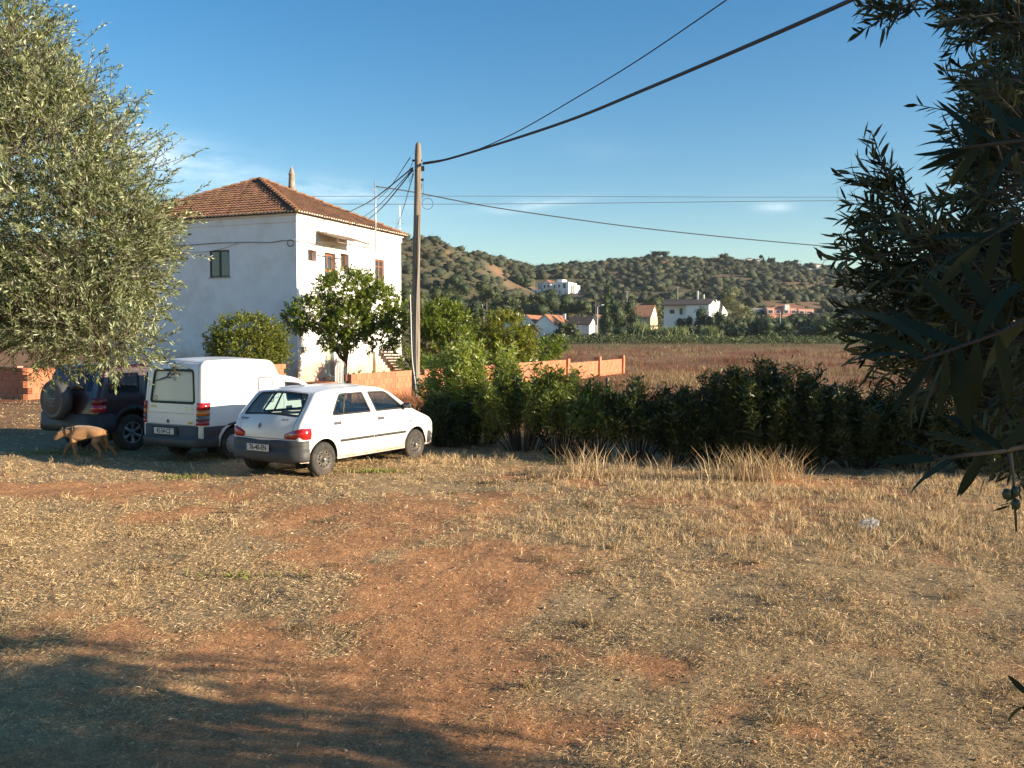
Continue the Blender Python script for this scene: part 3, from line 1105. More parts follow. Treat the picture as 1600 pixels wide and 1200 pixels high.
# find the point on the slope under the chimney
nR = (K[1] - K[0]).cross(APEX - K[0]).normalized()
ray = (at(456, 298, 50) - Vector((0, 0, CAMH)))
tt = (K[0] - Vector((0, 0, CAMH))).dot(nR) / ray.dot(nR)
cp_ = Vector((0, 0, CAMH)) + ray * tt
lathe_at([(0, -.3), (.23, -.3), (.20, .35), (.165, .95), (.20, .97), (.20, 1.02), (.15, 1.05), (.13, 1.2), (.06, 1.33), (.03, 1.42), (.025, 1.5), (0, 1.52)], cp_).build('chimney', mat('chimney_render', (.33, .27, .22), .9, noise=.3, nscale=6, bump=.01), house, smooth=True, off=C0)

# awning: attachment line and struts
aw0, aw1 = facade_t(496), facade_t(545)
zt = facade_z(496, 361)
zt = (zt + facade_z(545, 370)) / 2
mb = MB(); nC = 26
Wd_ = aw1 - aw0; outw = 1.35; drop = .42
vs = []; fs = []
for i in range(nC * 2 + 1):
    t_ = aw0 + Wd_ * i / (nC * 2); zz = .018 * (1 if i % 2 else -1)
    a = C0 + HU * t_ + OUTR * .03 + Vector((0, 0, zt + zz)); c_ = C0 + HU * t_ + OUTR * outw + Vector((0, 0, zt - drop + zz))
    vs += [a, c_]
for i in range(nC * 2): fs.append((2 * i, 2 * i + 1, 2 * i + 3, 2 * i + 2))
mb.add(vs, fs)
aw = mb.build('awning', M_rust, house, off=C0); solid(aw, .012)
mb = MB()
for t_ in (aw0 + .05, (aw0 + aw1) / 2, aw1 - .05):
    a = C0 + HU * t_
    mb.tube([a + OUTR * .02 + Vector((0, 0, zt - .06)), a + OUTR * (outw - .03) + Vector((0, 0, zt - drop - .05))], .02, 5)
    mb.tube([a + OUTR * .02 + Vector((0, 0, zt - .62)), a + OUTR * (outw - .05) + Vector((0, 0, zt - drop - .22))], .02, 5)
    mb.tube([a + OUTR * (outw - .05) + Vector((0, 0, zt - drop - .22)), a + OUTR * (outw - .05) + Vector((0, 0, zt - drop - .04))], .02, 5)
a = C0 + OUTR * (outw - .05) + Vector((0, 0, zt - drop - .22))
mb.tube([a + HU * aw0, a + HU * aw1], .022, 5)
mb.build('awning_bracket', M_rust, aw, off=C0)
# meter box, fuse box, rail
mb = MB(); r = win_rect(471.5, 542, 476, 551); local_box(mb, C0, HU, OUTR, r[0], r[2] + .15, r[1], r[3], .003, .14)
bevel(mb.build('meter_box', mat('beige_box', (.5, .47, .38), .6), house, off=C0), .02)
mb = MB()
for (x0, x1, y_) in ((497, 509, 400), (523, 534, 404)):
    t0, t1 = facade_t(x0), facade_t(x1); z_ = facade_z((x0 + x1) / 2, y_)
    mb = MB(); mb.tube([C0 + HU * t0 + OUTR * .03 + Vector((0, 0, z_)), C0 + HU * t1 + OUTR * .03 + Vector((0, 0, z_))], .025, 5); mb.build('wall_rail', M_black, house, off=C0)

# concrete outside stair rising along the far end of the sunlit side
t_s = facade_t(592)
mb = MB(); ns = 9
for i in range(ns):
    t0 = LU - .25 - i * .27
    mb2 = i
    local_box(mb, C0, HU, OUTR, t0 - .34, t0, .18 * i + .05, .18 * (i + 1), .06, 1.15)
stp = mb.build('outside_stair', M_concrete, house, off=C0)
mb = MB()
p0 = C0 + HU * (LU - .1) + OUTR * 1.2; p1 = C0 + HU * (LU - .1 - ns * .27) + OUTR * 1.2 + Vector((0, 0, ns * .18))
mb.tube([p0 + Vector((0, 0, .9)), p1 + Vector((0, 0, .9))], .03, 6)
for f_ in (0.05, .35, .65, .95):
    q = p0.lerp(p1, f_); mb.tube([q, q + Vector((0, 0, .9))], .02, 5)
mb.build('handrail', M_black, stp, off=C0)
# door step / plinth
mb = MB(); t0, z0, t1, z1 = openings['door']; local_box(mb, C0, HU, OUTR, t0 - .2, t1 + .2, -.1, max(z0, .05), .003, .5)
mb.build('doorstep', M_concrete, house, off=C0)


def cable(name, label, pts, rad, parent=None, m=None, grp=None, n=6, sm=True):
    P = [Vector(p) for p in pts]
    if sm and len(P) > 2:
        out = []
        for i in range(len(P) - 1):
            p0 = P[max(i - 1, 0)]; p1 = P[i]; p2 = P[i + 1]; p3 = P[min(i + 2, len(P) - 1)]
            for k in range(6):
                t_ = k / 6
                out.append(0.5 * ((2 * p1) + (p2 - p0) * t_ + (2 * p0 - 5 * p1 + 4 * p2 - p3) * t_ * t_ + (3 * p1 - p0 - 3 * p2 + p3) * t_ ** 3))
        out.append(P[-1]); P = out
    base = P[0].copy()
    mb = MB(); mb.tube(P, rad, n)
    if parent is None:
        o = mb.build(name, m or M_cable, None, smooth=True, off=base, loc=base)
        tag(o, label, 'cable', grp)
    else:
        o = mb.build(name, m or M_cable, parent, smooth=True, off=parent.location)
    return o


def wpt(px, py, org=C0, ud=HV, od=OUTL, o=.05):
    t_ = facade_t(px, org, ud)
    p = org + ud * t_ + od * o
    return Vector((p.x, p.y, facade_z(px, py, org, ud)))


cable('wall_cable', None, [wpt(x, y) for x, y in ((200, 384), (270, 384), (300, 383), (340, 380), (370, 379), (400, 378.5), (425, 379), (445, 376), (464, 376))], .022, house, mat('grey_cable', (.22, .22, .22), .7))
cable('wall_cable', None, [wpt(x, y) for x, y in ((200, 390), (268, 391), (310, 394), (345, 390), (372, 381), (380, 379))], .02, house, M_wcable)
lp = [wpt(457 + 5 * math.cos(a), 380 + 5 * math.sin(a)) for a in np.linspace(0, 2 * math.pi, 13)]
cable('cable_coil', None, lp, .02, house, M_cable)
cable('wall_cable', None, [wpt(x, y, C0, HU, OUTR) for x, y in ((465.5, 377), (475, 378), (485, 379), (495, 383))], .02, house, mat('grey_cable'))

# TV masts
ft = facade_t(578); mp = C0 + HU * ft + OUTR * .45
mast = thing('antenna_mast', 'tall thin white pole on the sunlit wall with a short crossbar', 'antenna', Vector((mp.x, mp.y, facade_z(578, 395))))
top = at(578, 283, mp.y).z
mb = MB(); mb.tube([(0, 0, 0), (0, 0, top - mast.location.z)], [.05, .035], 8); mb.build('pole', M_metal, mast, smooth=True)
mb = MB(); mb.tube([tuple(HU * -.35 + Vector((0, 0, top - .5 - mast.location.z))), tuple(HU * .25 + Vector((0, 0, top - .5 - mast.location.z)))], .02, 5)
mb.tube([tuple(OUTR * -.42 + Vector((0, 0, .5))), (0, 0, .5)], .02, 5); mb.tube([tuple(OUTR * -.42 + Vector((0, 0, 1.6))), (0, 0, 1.6)], .02, 5)
mb.build('crossbar', M_metal, mast)
p = at(625, 365, 57); m2 = thing('antenna_mast', 'short thin aerial mast at the far corner of the tiled roof', 'antenna', p - Vector((0, 0, .3)))
mb = MB(); mb.tube([(0, 0, 0), (0, 0, 2.05)], .025, 6); mb.build('pole', M_metal, m2)
mb = MB(); mb.tube([(-.3, 0, .95), (.3, 0, .95)], .012, 5); mb.tube([(-.22, 0, 1.15), (.22, 0, 1.15)], .012, 5); mb.build('crossbar', M_metal, m2)
MAST_TOP = Vector((mp.x, mp.y, top - .3))

# ================================================================ BRICK WALLS
M_brick = mat('hollow_brick', (0.45, 0.17, 0.088), 0.85, noise=0.12, nscale=3, bump=0.004, bscale=25)
M_brick2 = mat('hollow_brick_pale', (0.48, 0.187, 0.098), 0.85, noise=0.12, nscale=3, bump=0.004, bscale=25)
M_brick3 = mat('hollow_brick_deep', (0.42, 0.15, 0.077), 0.85, noise=0.14, nscale=3, bump=0.004, bscale=25)
M_joint = mat('cement_joint', (0.42, 0.20, 0.12), 0.95, noise=0.2)
M_hole = mat('brick_inside', (0.22, 0.07, 0.03), 0.9)


def brick_mesh(L_, H_, T_, mm):
    mb = MB(); c = .006
    mb.box(-L_ / 2, -T_ / 2, 0, L_ / 2, T_ / 2, H_)
    # shallow grooves scored on the long faces
    me = bpy.data.meshes.new('brick')
    me.from_pydata([tuple(v) for v in mb.v], [], mb.f); me.materials.append(mm)
    bm = bmesh.new(); bm.from_mesh(me); bmesh.ops.bevel(bm, geom=bm.edges[:], offset=c, segments=1, affect='EDGES'); bm.to_mesh(me); bm.free()
    return me


def brick_end_mesh(L_, H_, T_):
    """brick lying with its hollow end outward along +x"""
    mb = MB(); w = .012
    mb.box(-L_ / 2, -T_ / 2, 0, L_ / 2 - .05, T_ / 2, H_, m=1)
    for i in range(4):
        y = -T_ / 2 + i * (T_ - w) / 3
        mb.box(L_ / 2 - .048, y, 0, L_ / 2, y + w, H_)
    for i in range(5):
        z = i * (H_ - w) / 4
        mb.box(L_ / 2 - .046, -T_ / 2 + .001, z + .0005, L_ / 2 - .002, T_ / 2 - .001, z + w - .0005)
    mb.box(-L_ / 2, -T_ / 2 - .001, -.001, L_ / 2 - .052, T_ / 2 + .001, H_ + .001)
    me = bpy.data.meshes.new('brick'); me.from_pydata([tuple(v) for v in mb.v], [], mb.f)
    me.materials.append(M_brick); me.materials.append(M_hole); me.polygons.foreach_set('material_index', mb.m)
    return me


def brick_wall(name, label, A, d, length, rows, bl, bh, T_, limit=290, skip=None, topf=None, end_teeth=False, z_of=lambda t_: 0.0):
    """A start, d unit direction; bricks in running bond"""
    base = Vector((A.x, A.y, z_of(0)))
    w = thing(name, label, 'wall', base)
    nrm = Vector((d.y, -d.x, 0))
    ms = [brick_mesh(bl - .012, bh - .012, T_, m_) for m_ in (M_brick, M_brick2, M_brick3)]
    me_end = brick_end_mesh(T_ * 1.0, bh - .012, T_)
    rnd = random.Random(5)
    items = []
    for r in range(rows):
        nb = int(length / bl) + 1
        for i in range(nb):
            t_ = (i + (.5 if r % 2 else 0.0)) * bl + bl / 2
            if t_ + bl / 2 > length + bl * .3: continue
            if skip and skip(t_, r): continue
            items.append((t_, r))
    items.sort(key=lambda q: (q[0] - 0.6 * q[1] * bl))
    rest = MB()
    for k, (t_, r) in enumerate(items):
        z = z_of(t_) + r * bh - .02
        p = A + d * t_
        jit = rnd.uniform(-.006, .006)
        Mx = Matrix(((d.x, nrm.x, 0, p.x - base.x + nrm.x * jit), (d.y, nrm.y, 0, p.y - base.y + nrm.y * jit), (0, 0, 1, z - base.z + rnd.uniform(-.002, .002)), (0, 0, 0, 1)))
        if k < limit:
            o = bpy.data.objects.new('brick', rnd.choice(ms)); link(o, w); o.matrix_local = Mx
        else:
            q = .006
            rest.box(-bl / 2 + q, -T_ / 2, 0, bl / 2 - q, T_ / 2, bh - .012, Mx, rnd.choice((0, 1, 2)))
    if rest.v:
        o = rest.build('brick_courses', parent=w, mats=[M_brick, M_brick2, M_brick3]); tag(o, kind='stuff')
    mb = MB()
    for (t_, r) in items:
        z = z_of(t_) + r * bh - .02
        p = A + d * t_
        Mx = Matrix(((d.x, nrm.x, 0, p.x - base.x), (d.y, nrm.y, 0, p.y - base.y), (0, 0, 1, z - base.z), (0, 0, 0, 1)))
        mb.box(-bl / 2 + .003, -T_ / 2 + .012, -.01, bl / 2 - .001, T_ / 2 - .012, bh - .014, Mx)
    tag(mb.build('mortar', M_joint, w), kind='stuff')
    if end_teeth:
        for r in range(rows):
            t_ = (-T_ / 2 if r % 2 == 0 else bl / 2 - T_ / 2)
            if r % 2 == 0:
                t_ = -T_ / 2 - .005
            else:
                t_ = bl / 2 - T_ / 2 - .005
            p = A + d * t_; z = z_of(0) + r * bh - .02
            o = bpy.data.objects.new('brick', me_end); link(o, w)
            o.matrix_local = Matrix(((nrm.x, -d.x, 0, p.x - base.x), (nrm.y, -d.y, 0, p.y - base.y), (0, 0, 1, z - base.z), (0, 0, 0, 1)))
    return w, nrm


WA = Vector((-5.9, 24.0, 0)); WD = Vector((0.3505, 0.9366, 0))
zoff = lambda t_: 0.0 if t_ < 60 else 0.0
gate0, gate1 = None, None


def wskip(t_, r):
    # gap with the small gate beside the tree trunk; top course stepped
    px = proj(WA + WD * t_)[0]
    if 523 < px < 540 and r >= 3: return True
    if r == 5 and (px < 523 or 648 < px < 658 or px > 884): return True
    return False


bw, wn = brick_wall('brick_wall', 'long low wall of orange hollow bricks running from behind the white hatchback into the field', WA, WD, 37.4, 6, .31, .195, .15, skip=wskip)
# pillars at the far end
rnd = random.Random(2)
for px in (884, 934, 971):
    t_ = (((px - 800) / F) * WA.y - WA.x) / (WD.x - ((px - 800) / F) * WD.y)
    p = WA + WD * t_ - bw.location
    mb = MB()
    for i in range(6):
        j = rnd.uniform(-.01, .01)
        Mx = Matrix(((WD.x, wn.x, 0, p.x + j), (WD.y, wn.y, 0, p.y), (0, 0, 1, i * .2), (0, 0, 0, 1)))
        mb.box(-.19, -.19, .0, .19, .19, .188, Mx)
        mb.box(-.17, -.17, -.012, .17, .17, .002, Mx)
    mb.build('pillar', M_brick2, bw)
CA = Vector((-17.55, 32.3, 0)); 
lw, _ = brick_wall('brick_wall', 'stepped end of an orange brick wall left of the dark car, hollow brick ends showing', CA, HU, 5.2, 5, .38, .235, .17, end_teeth=True)
# the shaded return running to the left
lw2, _ = brick_wall('brick_wall', 'brick wall in shade at the left edge of the yard under the olive tree', CA + HV * .12 + HU * .3, HV, 8.0, 5, .38, .235, .17)
# its reddish coping plank
mb = MB(); Mx = Matrix(((HV.x, -HU.x, 0, 0), (HV.y, -HU.y, 0, 0), (0, 0, 1, 0), (0, 0, 0, 1)))
mb.box(.5, -.12, 1.16, 7.8, .12, 1.21, Mx); mb.build('coping', mat('coping_clay', (.62, .3, .2), .8, noise=.1), lw2)
P36 = Vector(((419 - 800) / F * 36.5, 36.5, 0))
brick_wall('brick_wall', 'short return of brick wall seen over the white van bonnet beside the house corner', P36, HU, 1.1, 6, .31, .2, .15)
# small wire gate in the gap
pa = WA + WD * ((((524 - 800) / F) * WA.y - WA.x) / (WD.x - ((524 - 800) / F) * WD.y))
pb = WA + WD * ((((540 - 800) / F) * WA.y - WA.x) / (WD.x - ((540 - 800) / F) * WD.y))
gt = thing('garden_gate', 'small rounded metal gate in the gap of the orange brick wall', 'gate', pa)
e = pb - pa
mb = MB(); mb.tube([Vector((0, 0, 0)), Vector((0, 0, 1.35)), e * .15 + Vector((0, 0, 1.5)), e * .85 + Vector((0, 0, 1.5)), e + Vector((0, 0, 1.35)), e], .022, 6)
mb.build('gate_frame', M_metal, gt)
for k in range(1, 7):
    mb = MB(); mb.tube([e * (k / 7) + Vector((0, 0, .1)), e * (k / 7) + Vector((0, 0, 1.48))], .008, 4); mb.build('bar', M_metal, gt)

# ================================================================ UTILITY POLE AND WIRES
PD = 26.0
pbase = Vector(((648 - 800) / F * PD, PD, 0)); ptop = at(653, 222, PD)
pole = thing('utility_pole', 'tall weathered wooden utility pole standing behind the white hatchback', 'pole', pbase)
Mp = mat('weathered_pole', (0.20, 0.155, 0.11), 0.9, bump=.006, bscale=10)
t = Mp.node_tree; b = NB(t); pr = [n for n in t.nodes if n.type == 'BSDF_PRINCIPLED'][0]
oc = b.n('ShaderNodeTexCoord').outputs['Object']; mp_ = b.n('ShaderNodeMapping', i_Vector=oc); mp_.inputs['Scale'].default_value = (14, 14, .9)
nz_ = b.n('ShaderNodeTexNoise', i_Vector=mp_.outputs[0], i_Scale=1.0, i_Detail=8.0, i_Roughness=.65).outputs[0]
b.link(b.ramp(nz_, [(.32, (.10, .075, .055)), (.55, (.24, .19, .14)), (.75, (.38, .32, .25))]), pr.inputs['Base Color'])
mb = MB()
dv = ptop - pbase
pts = [dv * f_ + Vector((.012 * math.sin(f_ * 9), 0, 0)) for f_ in (0, .1, .25, .4, .55, .7, .85, .96, .99, 1.0)]
mb.tube(pts, [.125, .12, .118, .113, .108, .103, .098, .095, .075, .03], 14)
mb.build('shaft', Mp, pole, smooth=True)
H_ = dv.z
mb = MB()
zz = H_ - .55
mb.box(-.16, -.03, zz, .12, .03, zz + .05); mb.build('pole_bracket', M_black, pole, off=-dv.xy.to_3d() * .95); mb = MB()
mb.box(.06, -.03, H_ - .82, .19, .03, H_ - .68); mb.build('junction_box', M_black, pole, off=-dv.xy.to_3d() * .93); mb = MB()
mb.box(.05, -.04, H_ - 1.1, .17, .04, H_ - 1.04)
mb.build('pole_bracket', M_black, pole, off=-dv.xy.to_3d() * .93)
off = dv * .87
lp = [Vector((off.x + .28 + .16 * math.cos(a), .02, H_ - 1.75 + .16 * math.sin(a))) for a in np.linspace(0, 2 * math.pi, 17)]
mb = MB(); mb.tube(lp, .007, 5)
mb.tube([Vector((off.x + .16, 0, H_ - 1.07)), Vector((off.x + .17, 0, H_ - 1.45)), Vector((off.x + .13, 0, H_ - 1.62))], .007, 5)
mb.tube([Vector((off.x + .05, 0, H_ - 1.1)), Vector((off.x + .13, 0, H_ - 1.22)), Vector((off.x + .07, 0, H_ - 1.5))], .01, 5)
mb.tube([Vector((off.x - .14, 0, H_ - .58)), Vector((off.x - .26, 0, H_ - .85)), Vector((off.x - .24, 0, H_ - 1.15)), Vector((off.x - .1, 0, H_ - .8))], .009, 5)
mb.build('slack_wire_loop', M_cable, pole)
cw = [at(641, 460, PD - .14), at(642, 500, PD - .14), at(644, 560, PD - .13), at(649, 600, PD - .13), at(652, 640, PD - .13)]
cable('down_cable', None, cw, .018, pole, M_wcable)
cw = [at(657, 335, PD - .12), at(654, 400, PD - .12), at(651, 470, PD - .12), at(650, 560, PD - .12), at(653, 640, PD - .12)]
cable('down_cable', None, cw, .016, pole, mat('grey_cable'))

cable('overhead_cable', 'thick black overhead cable from the wooden pole up to the top right corner', [at(661, 256, 26.0), at(700, 248.5, 24.8), at(800, 218, 21.5), at(900, 184, 18.8), at(1000, 143, 16.5), at(1160, 75, 14.0), at(1330, 0, 12.0), at(1560, -110, 10.0)], [.03] * 43, grp='wires on the wooden pole')
cable('overhead_cable', 'thinner overhead wire climbing from the wooden pole above the thick cable', [at(661, 254, 26.0), at(720, 243, 24.0), at(800, 210, 21.5), at(900, 153, 19.0), at(1000, 92, 17), at(1135, 0, 14.8), at(1300, -115, 12.5)], .012, grp='wires on the wooden pole')
cable('overhead_cable', 'wire sagging from the white antenna mast behind the pole to the far right', [MAST_TOP, at(645, 300, 54), at(760, 322, 56), at(880, 340, 58), at(1000, 356, 60), at(1150, 372, 62), at(1330, 388, 64), at(1700, 418, 68)], .035)
for k, (y0, y1) in enumerate(((305.5, 308), (317.5, 313.5))):
    cable('overhead_cable', ('upper' if k == 0 else 'lower') + ' of the two distant level wires crossing the sky behind the pole', [at(-300, y0 - 2, 150), at(400, y0 + 1, 150), at(800, y0 + 1, 150), at(1300, y1, 150), at(2000, y1 - 4, 150)], .055 if k else .045, grp='distant level wires', m=mat('far_wire', (.16, .2, .24), .6))
for k, (x0, y0, x1, y1, dd, lb) in enumerate(((641, 246, 590, 312, 50, 'highest wire running down from the pole to the tiled roof'), (645, 262, 548, 330, 48, 'second wire running down from the pole to the tiled roof'),
                                          (645, 264, 565, 341, 50, 'third wire running down from the pole to the tiled roof'), (645, 266, 574, 344, 51, 'lowest wire running down from the pole to the tiled roof'), (646, 272, 618, 358, 55, 'thin steep wire from the pole to the far corner of the house'))):
    a = at(x0, y0, PD); c_ = at(x1, y1, dd); m_ = a.lerp(c_, .5) - Vector((0, 0, .15))
    cable('overhead_cable', lb, [a, m_, c_], .022 if k in (1, 3) else .014, grp='wires from the pole to the house')

# ================================================================ VEHICLES
M_paint = mat('white_paint', (0.80, 0.80, 0.79), 0.35, coat=0.5, noise=0.03, nscale=2, dirt=(.66, .60, .52), dscale=.9)
t = M_paint.node_tree; b = NB(t); pr = [n for n in t.nodes if n.type == 'BSDF_PRINCIPLED'][0]
src = pr.inputs['Base Color'].links[0].from_socket
oc = b.n('ShaderNodeTexCoord').outputs['Object']; zz = b.n('ShaderNodeSeparateXYZ', i_0=oc).outputs[2]
nn = b.n('ShaderNodeTexNoise', i_Vector=oc, i_Scale=3.5, i_Detail=8.0, i_Roughness=.7).outputs[0]
dz = b.math('SUBTRACT', zz, b.math('MULTIPLY', nn, .35))
b.link(b.mix(b.ramp(dz, [(0.05, (.75,) * 3), (.2, (.35,) * 3), (.5, (.0,) * 3)]), src, (.42, .27, .17)), pr.inputs['Base Color'])
M_plastic = mat('grey_bumper', (0.048, 0.050, 0.053), 0.6, noise=0.12, nscale=5)
M_blackpl = mat('black_plastic', (0.025, 0.025, 0.027), 0.5)
M_interior = mat('car_interior', (0.035, 0.038, 0.045), 0.85)
M_seat = mat('seat_cloth', (0.05, 0.055, 0.075), 0.9, noise=.2)
M_tyre = mat('tyre', (0.035, 0.033, 0.031), 0.85, dirt=(.16, .11, .075), dscale=5)
M_steel = mat('dark_steel_wheel', (0.055, 0.052, 0.05), 0.5, metal=.3, dirt=(.2, .15, .1), dscale=6)
M_hub = mat('hubcap_grey', (0.36, 0.38, 0.40), 0.45, metal=.3)
M_alloy = mat('alloy', (0.32, 0.33, 0.34), 0.4, metal=.7)
M_red = mat('red_lens', (0.42, 0.012, 0.015), 0.15, spec=.8, coat=.6)
M_amber = mat('amber_lens', (0.60, 0.17, 0.01), 0.15, spec=.8, coat=.6)
M_smoke = mat('clear_lens', (0.10, 0.10, 0.095), 0.15, spec=.8, coat=.6)
M_plate = mat('plate_white', (0.66, 0.66, 0.64), 0.4)
M_ink = mat('ink_black', (0.015, 0.015, 0.015), 0.5)
M_blue = mat('plate_blue', (0.03, 0.06, 0.28), 0.4)
M_chrome = mat('badge_metal', (0.45, 0.45, 0.44), 0.25, metal=.9)
M_badge = mat('badge_grey', (0.10, 0.10, 0.11), 0.4)
G_clear = glass('clear_glass', (0.60, 0.70, 0.68))
G_side = glass('side_glass', (0.55, 0.66, 0.66))
G_dark = glass('dark_glass', (0.10, 0.12, 0.13), .5)


def rpoly(pts, r, n=5, closed=True):
    """polygon with corners rounded; r number or list"""
    P = [np.array(p, float) for p in pts]; out = []
    m = len(P)
    for i in range(m):
        ri = r[i] if hasattr(r, '__len__') else r
        if (not closed and i in (0, m - 1)) or ri <= 0:
            out.append(tuple(P[i])); continue
        a = P[i - 1] - P[i]; c = P[(i + 1) % m] - P[i]
        la, lc = np.linalg.norm(a), np.linalg.norm(c)
        q = min(ri, la * .48, lc * .48)
        A = P[i] + a / la * q; C = P[i] + c / lc * q
        for k in range(n + 1):
            t_ = k / n
            out.append(tuple((1 - t_) ** 2 * A + 2 * t_ * (1 - t_) * P[i] + t_ ** 2 * C))
    return out


def offset(poly, d):
    """grow (d>0) a counter-clockwise polygon"""
    P = np.array(poly, float)
    ar = np.sum(P[:, 0] * np.roll(P[:, 1], -1) - np.roll(P[:, 0], -1) * P[:, 1])
    if ar < 0: d = -d
    a = P - np.roll(P, 1, axis=0); c = np.roll(P, -1, axis=0) - P
    na = np.stack([a[:, 1], -a[:, 0]], 1); nc = np.stack([c[:, 1], -c[:, 0]], 1)
    na = unit(na); nc = unit(nc); n = na + nc
    n = n / np.maximum(np.sum(n * n, axis=1, keepdims=True) / 2, .35)
    return [tuple(p) for p in P + n * d]


def densify(poly, s, closed=True):
    out = []; m = len(poly)
    for i in range(m if closed else m - 1):
        a = np.array(poly[i]); c = np.array(poly[(i + 1) % m]); k = max(1, int(np.linalg.norm(c - a) / s))
        for j in range(k): out.append(tuple(a + (c - a) * j / k))
    if not closed: out.append(tuple(poly[-1]))
    return out


class Shell:
    """car body: side outline, width law, rounded shoulders, and a strip going over nose, roof and tail"""
    def __init__(s, strip, bottom, width, r=.09, bulge=None):
        s.strip = densify(strip, .05, False)           # front bottom -> over the top -> rear bottom
        s.outline = s.strip + [tuple(p) for p in bottom]  # bottom goes rear -> front
        s.w = width; s.r = r
        P = np.array(s.strip)
        s.P = P
        seg = np.linalg.norm(np.diff(P, axis=0), axis=1); s.S = np.concatenate([[0], np.cumsum(seg)])
        T = np.gradient(P, s.S, axis=0); T = unit(T); s.N = np.stack([T[:, 1], -T[:, 0]], 1)
        s.bul = bulge or (lambda x, z: 0.03)

    def dist(s, q):
        P = s.P; A = P[:-1]; B = P[1:]
        out = np.full(len(q), 9.0)
        d = B - A; L2 = np.maximum(np.sum(d * d, 1), 1e-12)
        for i in range(len(A)):
            t_ = np.clip(((q - A[i]) @ d[i]) / L2[i], 0, 1)
            w = q - A[i] - t_[:, None] * d[i]
            out = np.minimum(out, np.sqrt(np.sum(w * w, 1)))
        return out

    def side(s, q, sy, off=0.0):
        q = np.asarray(q, float)
        d = np.clip(s.dist(q) / s.r, 0, 1)
        y = s.w(q[:, 0], q[:, 1]) - s.r * (1 - np.sqrt(np.maximum(1 - (1 - d) ** 2, 0))) + off
        return np.stack([q[:, 0], sy * y, q[:, 1]], 1)

    def top(s, q, off=0.0):
        """q: (arc length, y/0.7)"""
        q = np.asarray(q, float)
        x = np.interp(q[:, 0], s.S, s.P[:, 0]); z = np.interp(q[:, 0], s.S, s.P[:, 1])
        nx = np.interp(q[:, 0], s.S, s.N[:, 0]); nz = np.interp(q[:, 0], s.S, s.N[:, 1])
        hw = s.w(x, z) - s.r
        t_ = q[:, 1] / .7
        b_ = np.array([s.bul(a, c) for a, c in zip(x, z)]) * (1 - t_ ** 2) ** 2 + off
        return np.stack([x + nx * b_, t_ * hw, z + nz * b_], 1)

    def side_n(s, q, sy):
        q = np.asarray(q, float); e = .004
        A = s.P[:-1]; d = s.P[1:] - A; L2 = np.maximum(np.sum(d * d, 1), 1e-12)
        best = np.full(len(q), 9.0); nn = np.zeros((len(q), 2))
        for i in range(len(A)):
            t_ = np.clip(((q - A[i]) @ d[i]) / L2[i], 0, 1)
            w = q - A[i] - t_[:, None] * d[i]; l = np.sqrt(np.sum(w * w, 1)); k = l < best
            best = np.where(k, l, best); nn[k] = (s.N[i] * (1 - t_[:, None]) + s.N[i + 1] * t_[:, None])[k]
        t_ = np.clip(best / s.r, 0, 1)
        gx = (s.w(q[:, 0] + e, q[:, 1]) - s.w(q[:, 0] - e, q[:, 1])) / (2 * e); gz = (s.w(q[:, 0], q[:, 1] + e) - s.w(q[:, 0], q[:, 1] - e)) / (2 * e)
        Sn = unit(np.stack([-gx, np.full(len(q), float(sy)), -gz], 1))
        No = np.stack([nn[:, 0], np.zeros(len(q)), nn[:, 1]], 1)
        return unit(Sn * np.sqrt(np.maximum(1 - (1 - t_) ** 2, 0))[:, None] + No * (1 - t_)[:, None])

    def top_n(s, q):
        q = np.asarray(q, float)
        x = np.interp(q[:, 0], s.S, s.P[:, 0]); z = np.interp(q[:, 0], s.S, s.P[:, 1])
        nx = np.interp(q[:, 0], s.S, s.N[:, 0]); nz = np.interp(q[:, 0], s.S, s.N[:, 1])
        hw = s.w(x, z) - s.r; t_ = q[:, 1] / .7
        b_ = np.array([s.bul(a, c) for a, c in zip(x, z)])
        return unit(np.stack([nx, b_ * 4 * t_ * (1 - t_ ** 2) / hw, nz], 1))

    def s_at(s, z, rear=True):
        k = np.arange(len(s.P))
        mid = int(np.argmax(s.P[:, 1]))
        if rear:
            return float(np.interp(-z, -s.P[mid:, 1], s.S[mid:]))
        return float(np.interp(z, s.P[:mid + 1, 1], s.S[:mid + 1]))

    def extra_side(s, holes):
        out = []
        for f_ in (.06, .22, .5, 1.0):
            q = s.P - s.N * (s.r * f_)
            out += [tuple(p) for p in q]
        x0, z0 = s.P.min(0); x1, z1 = s.P.max(0)
        for x in np.arange(x0 + .05, x1, .11):
            for z in np.arange(z0 + .04, z1, .09): out.append((x, z))
        q = np.array(out)
        k = inside(q, s.outline) & (s.dist(q) > .003)
        return [tuple(p) for p in q[k]]

    def panel_side(s, name, outline, holes, m, parent, sy, off=0.0, thick=0, full=False):
        ex = s.extra_side(holes)
        if not full:
            q = np.array(ex); k = inside(q, outline); ex = [tuple(p) for p in q[k]]
        V, T = cdt(densify(outline, .07) if not full else outline, [densify(h, .07) for h in holes], ex)
        P = s.side(V, sy, off)
        if sy > 0: T = T[:, ::-1]
        o = mobj(name, npmesh(name, P, T, m, smooth=True), parent)
        o.data.normals_split_custom_set_from_vertices([tuple(v) for v in s.side_n(V, sy)])
        if thick: solid(o, thick)
        return o

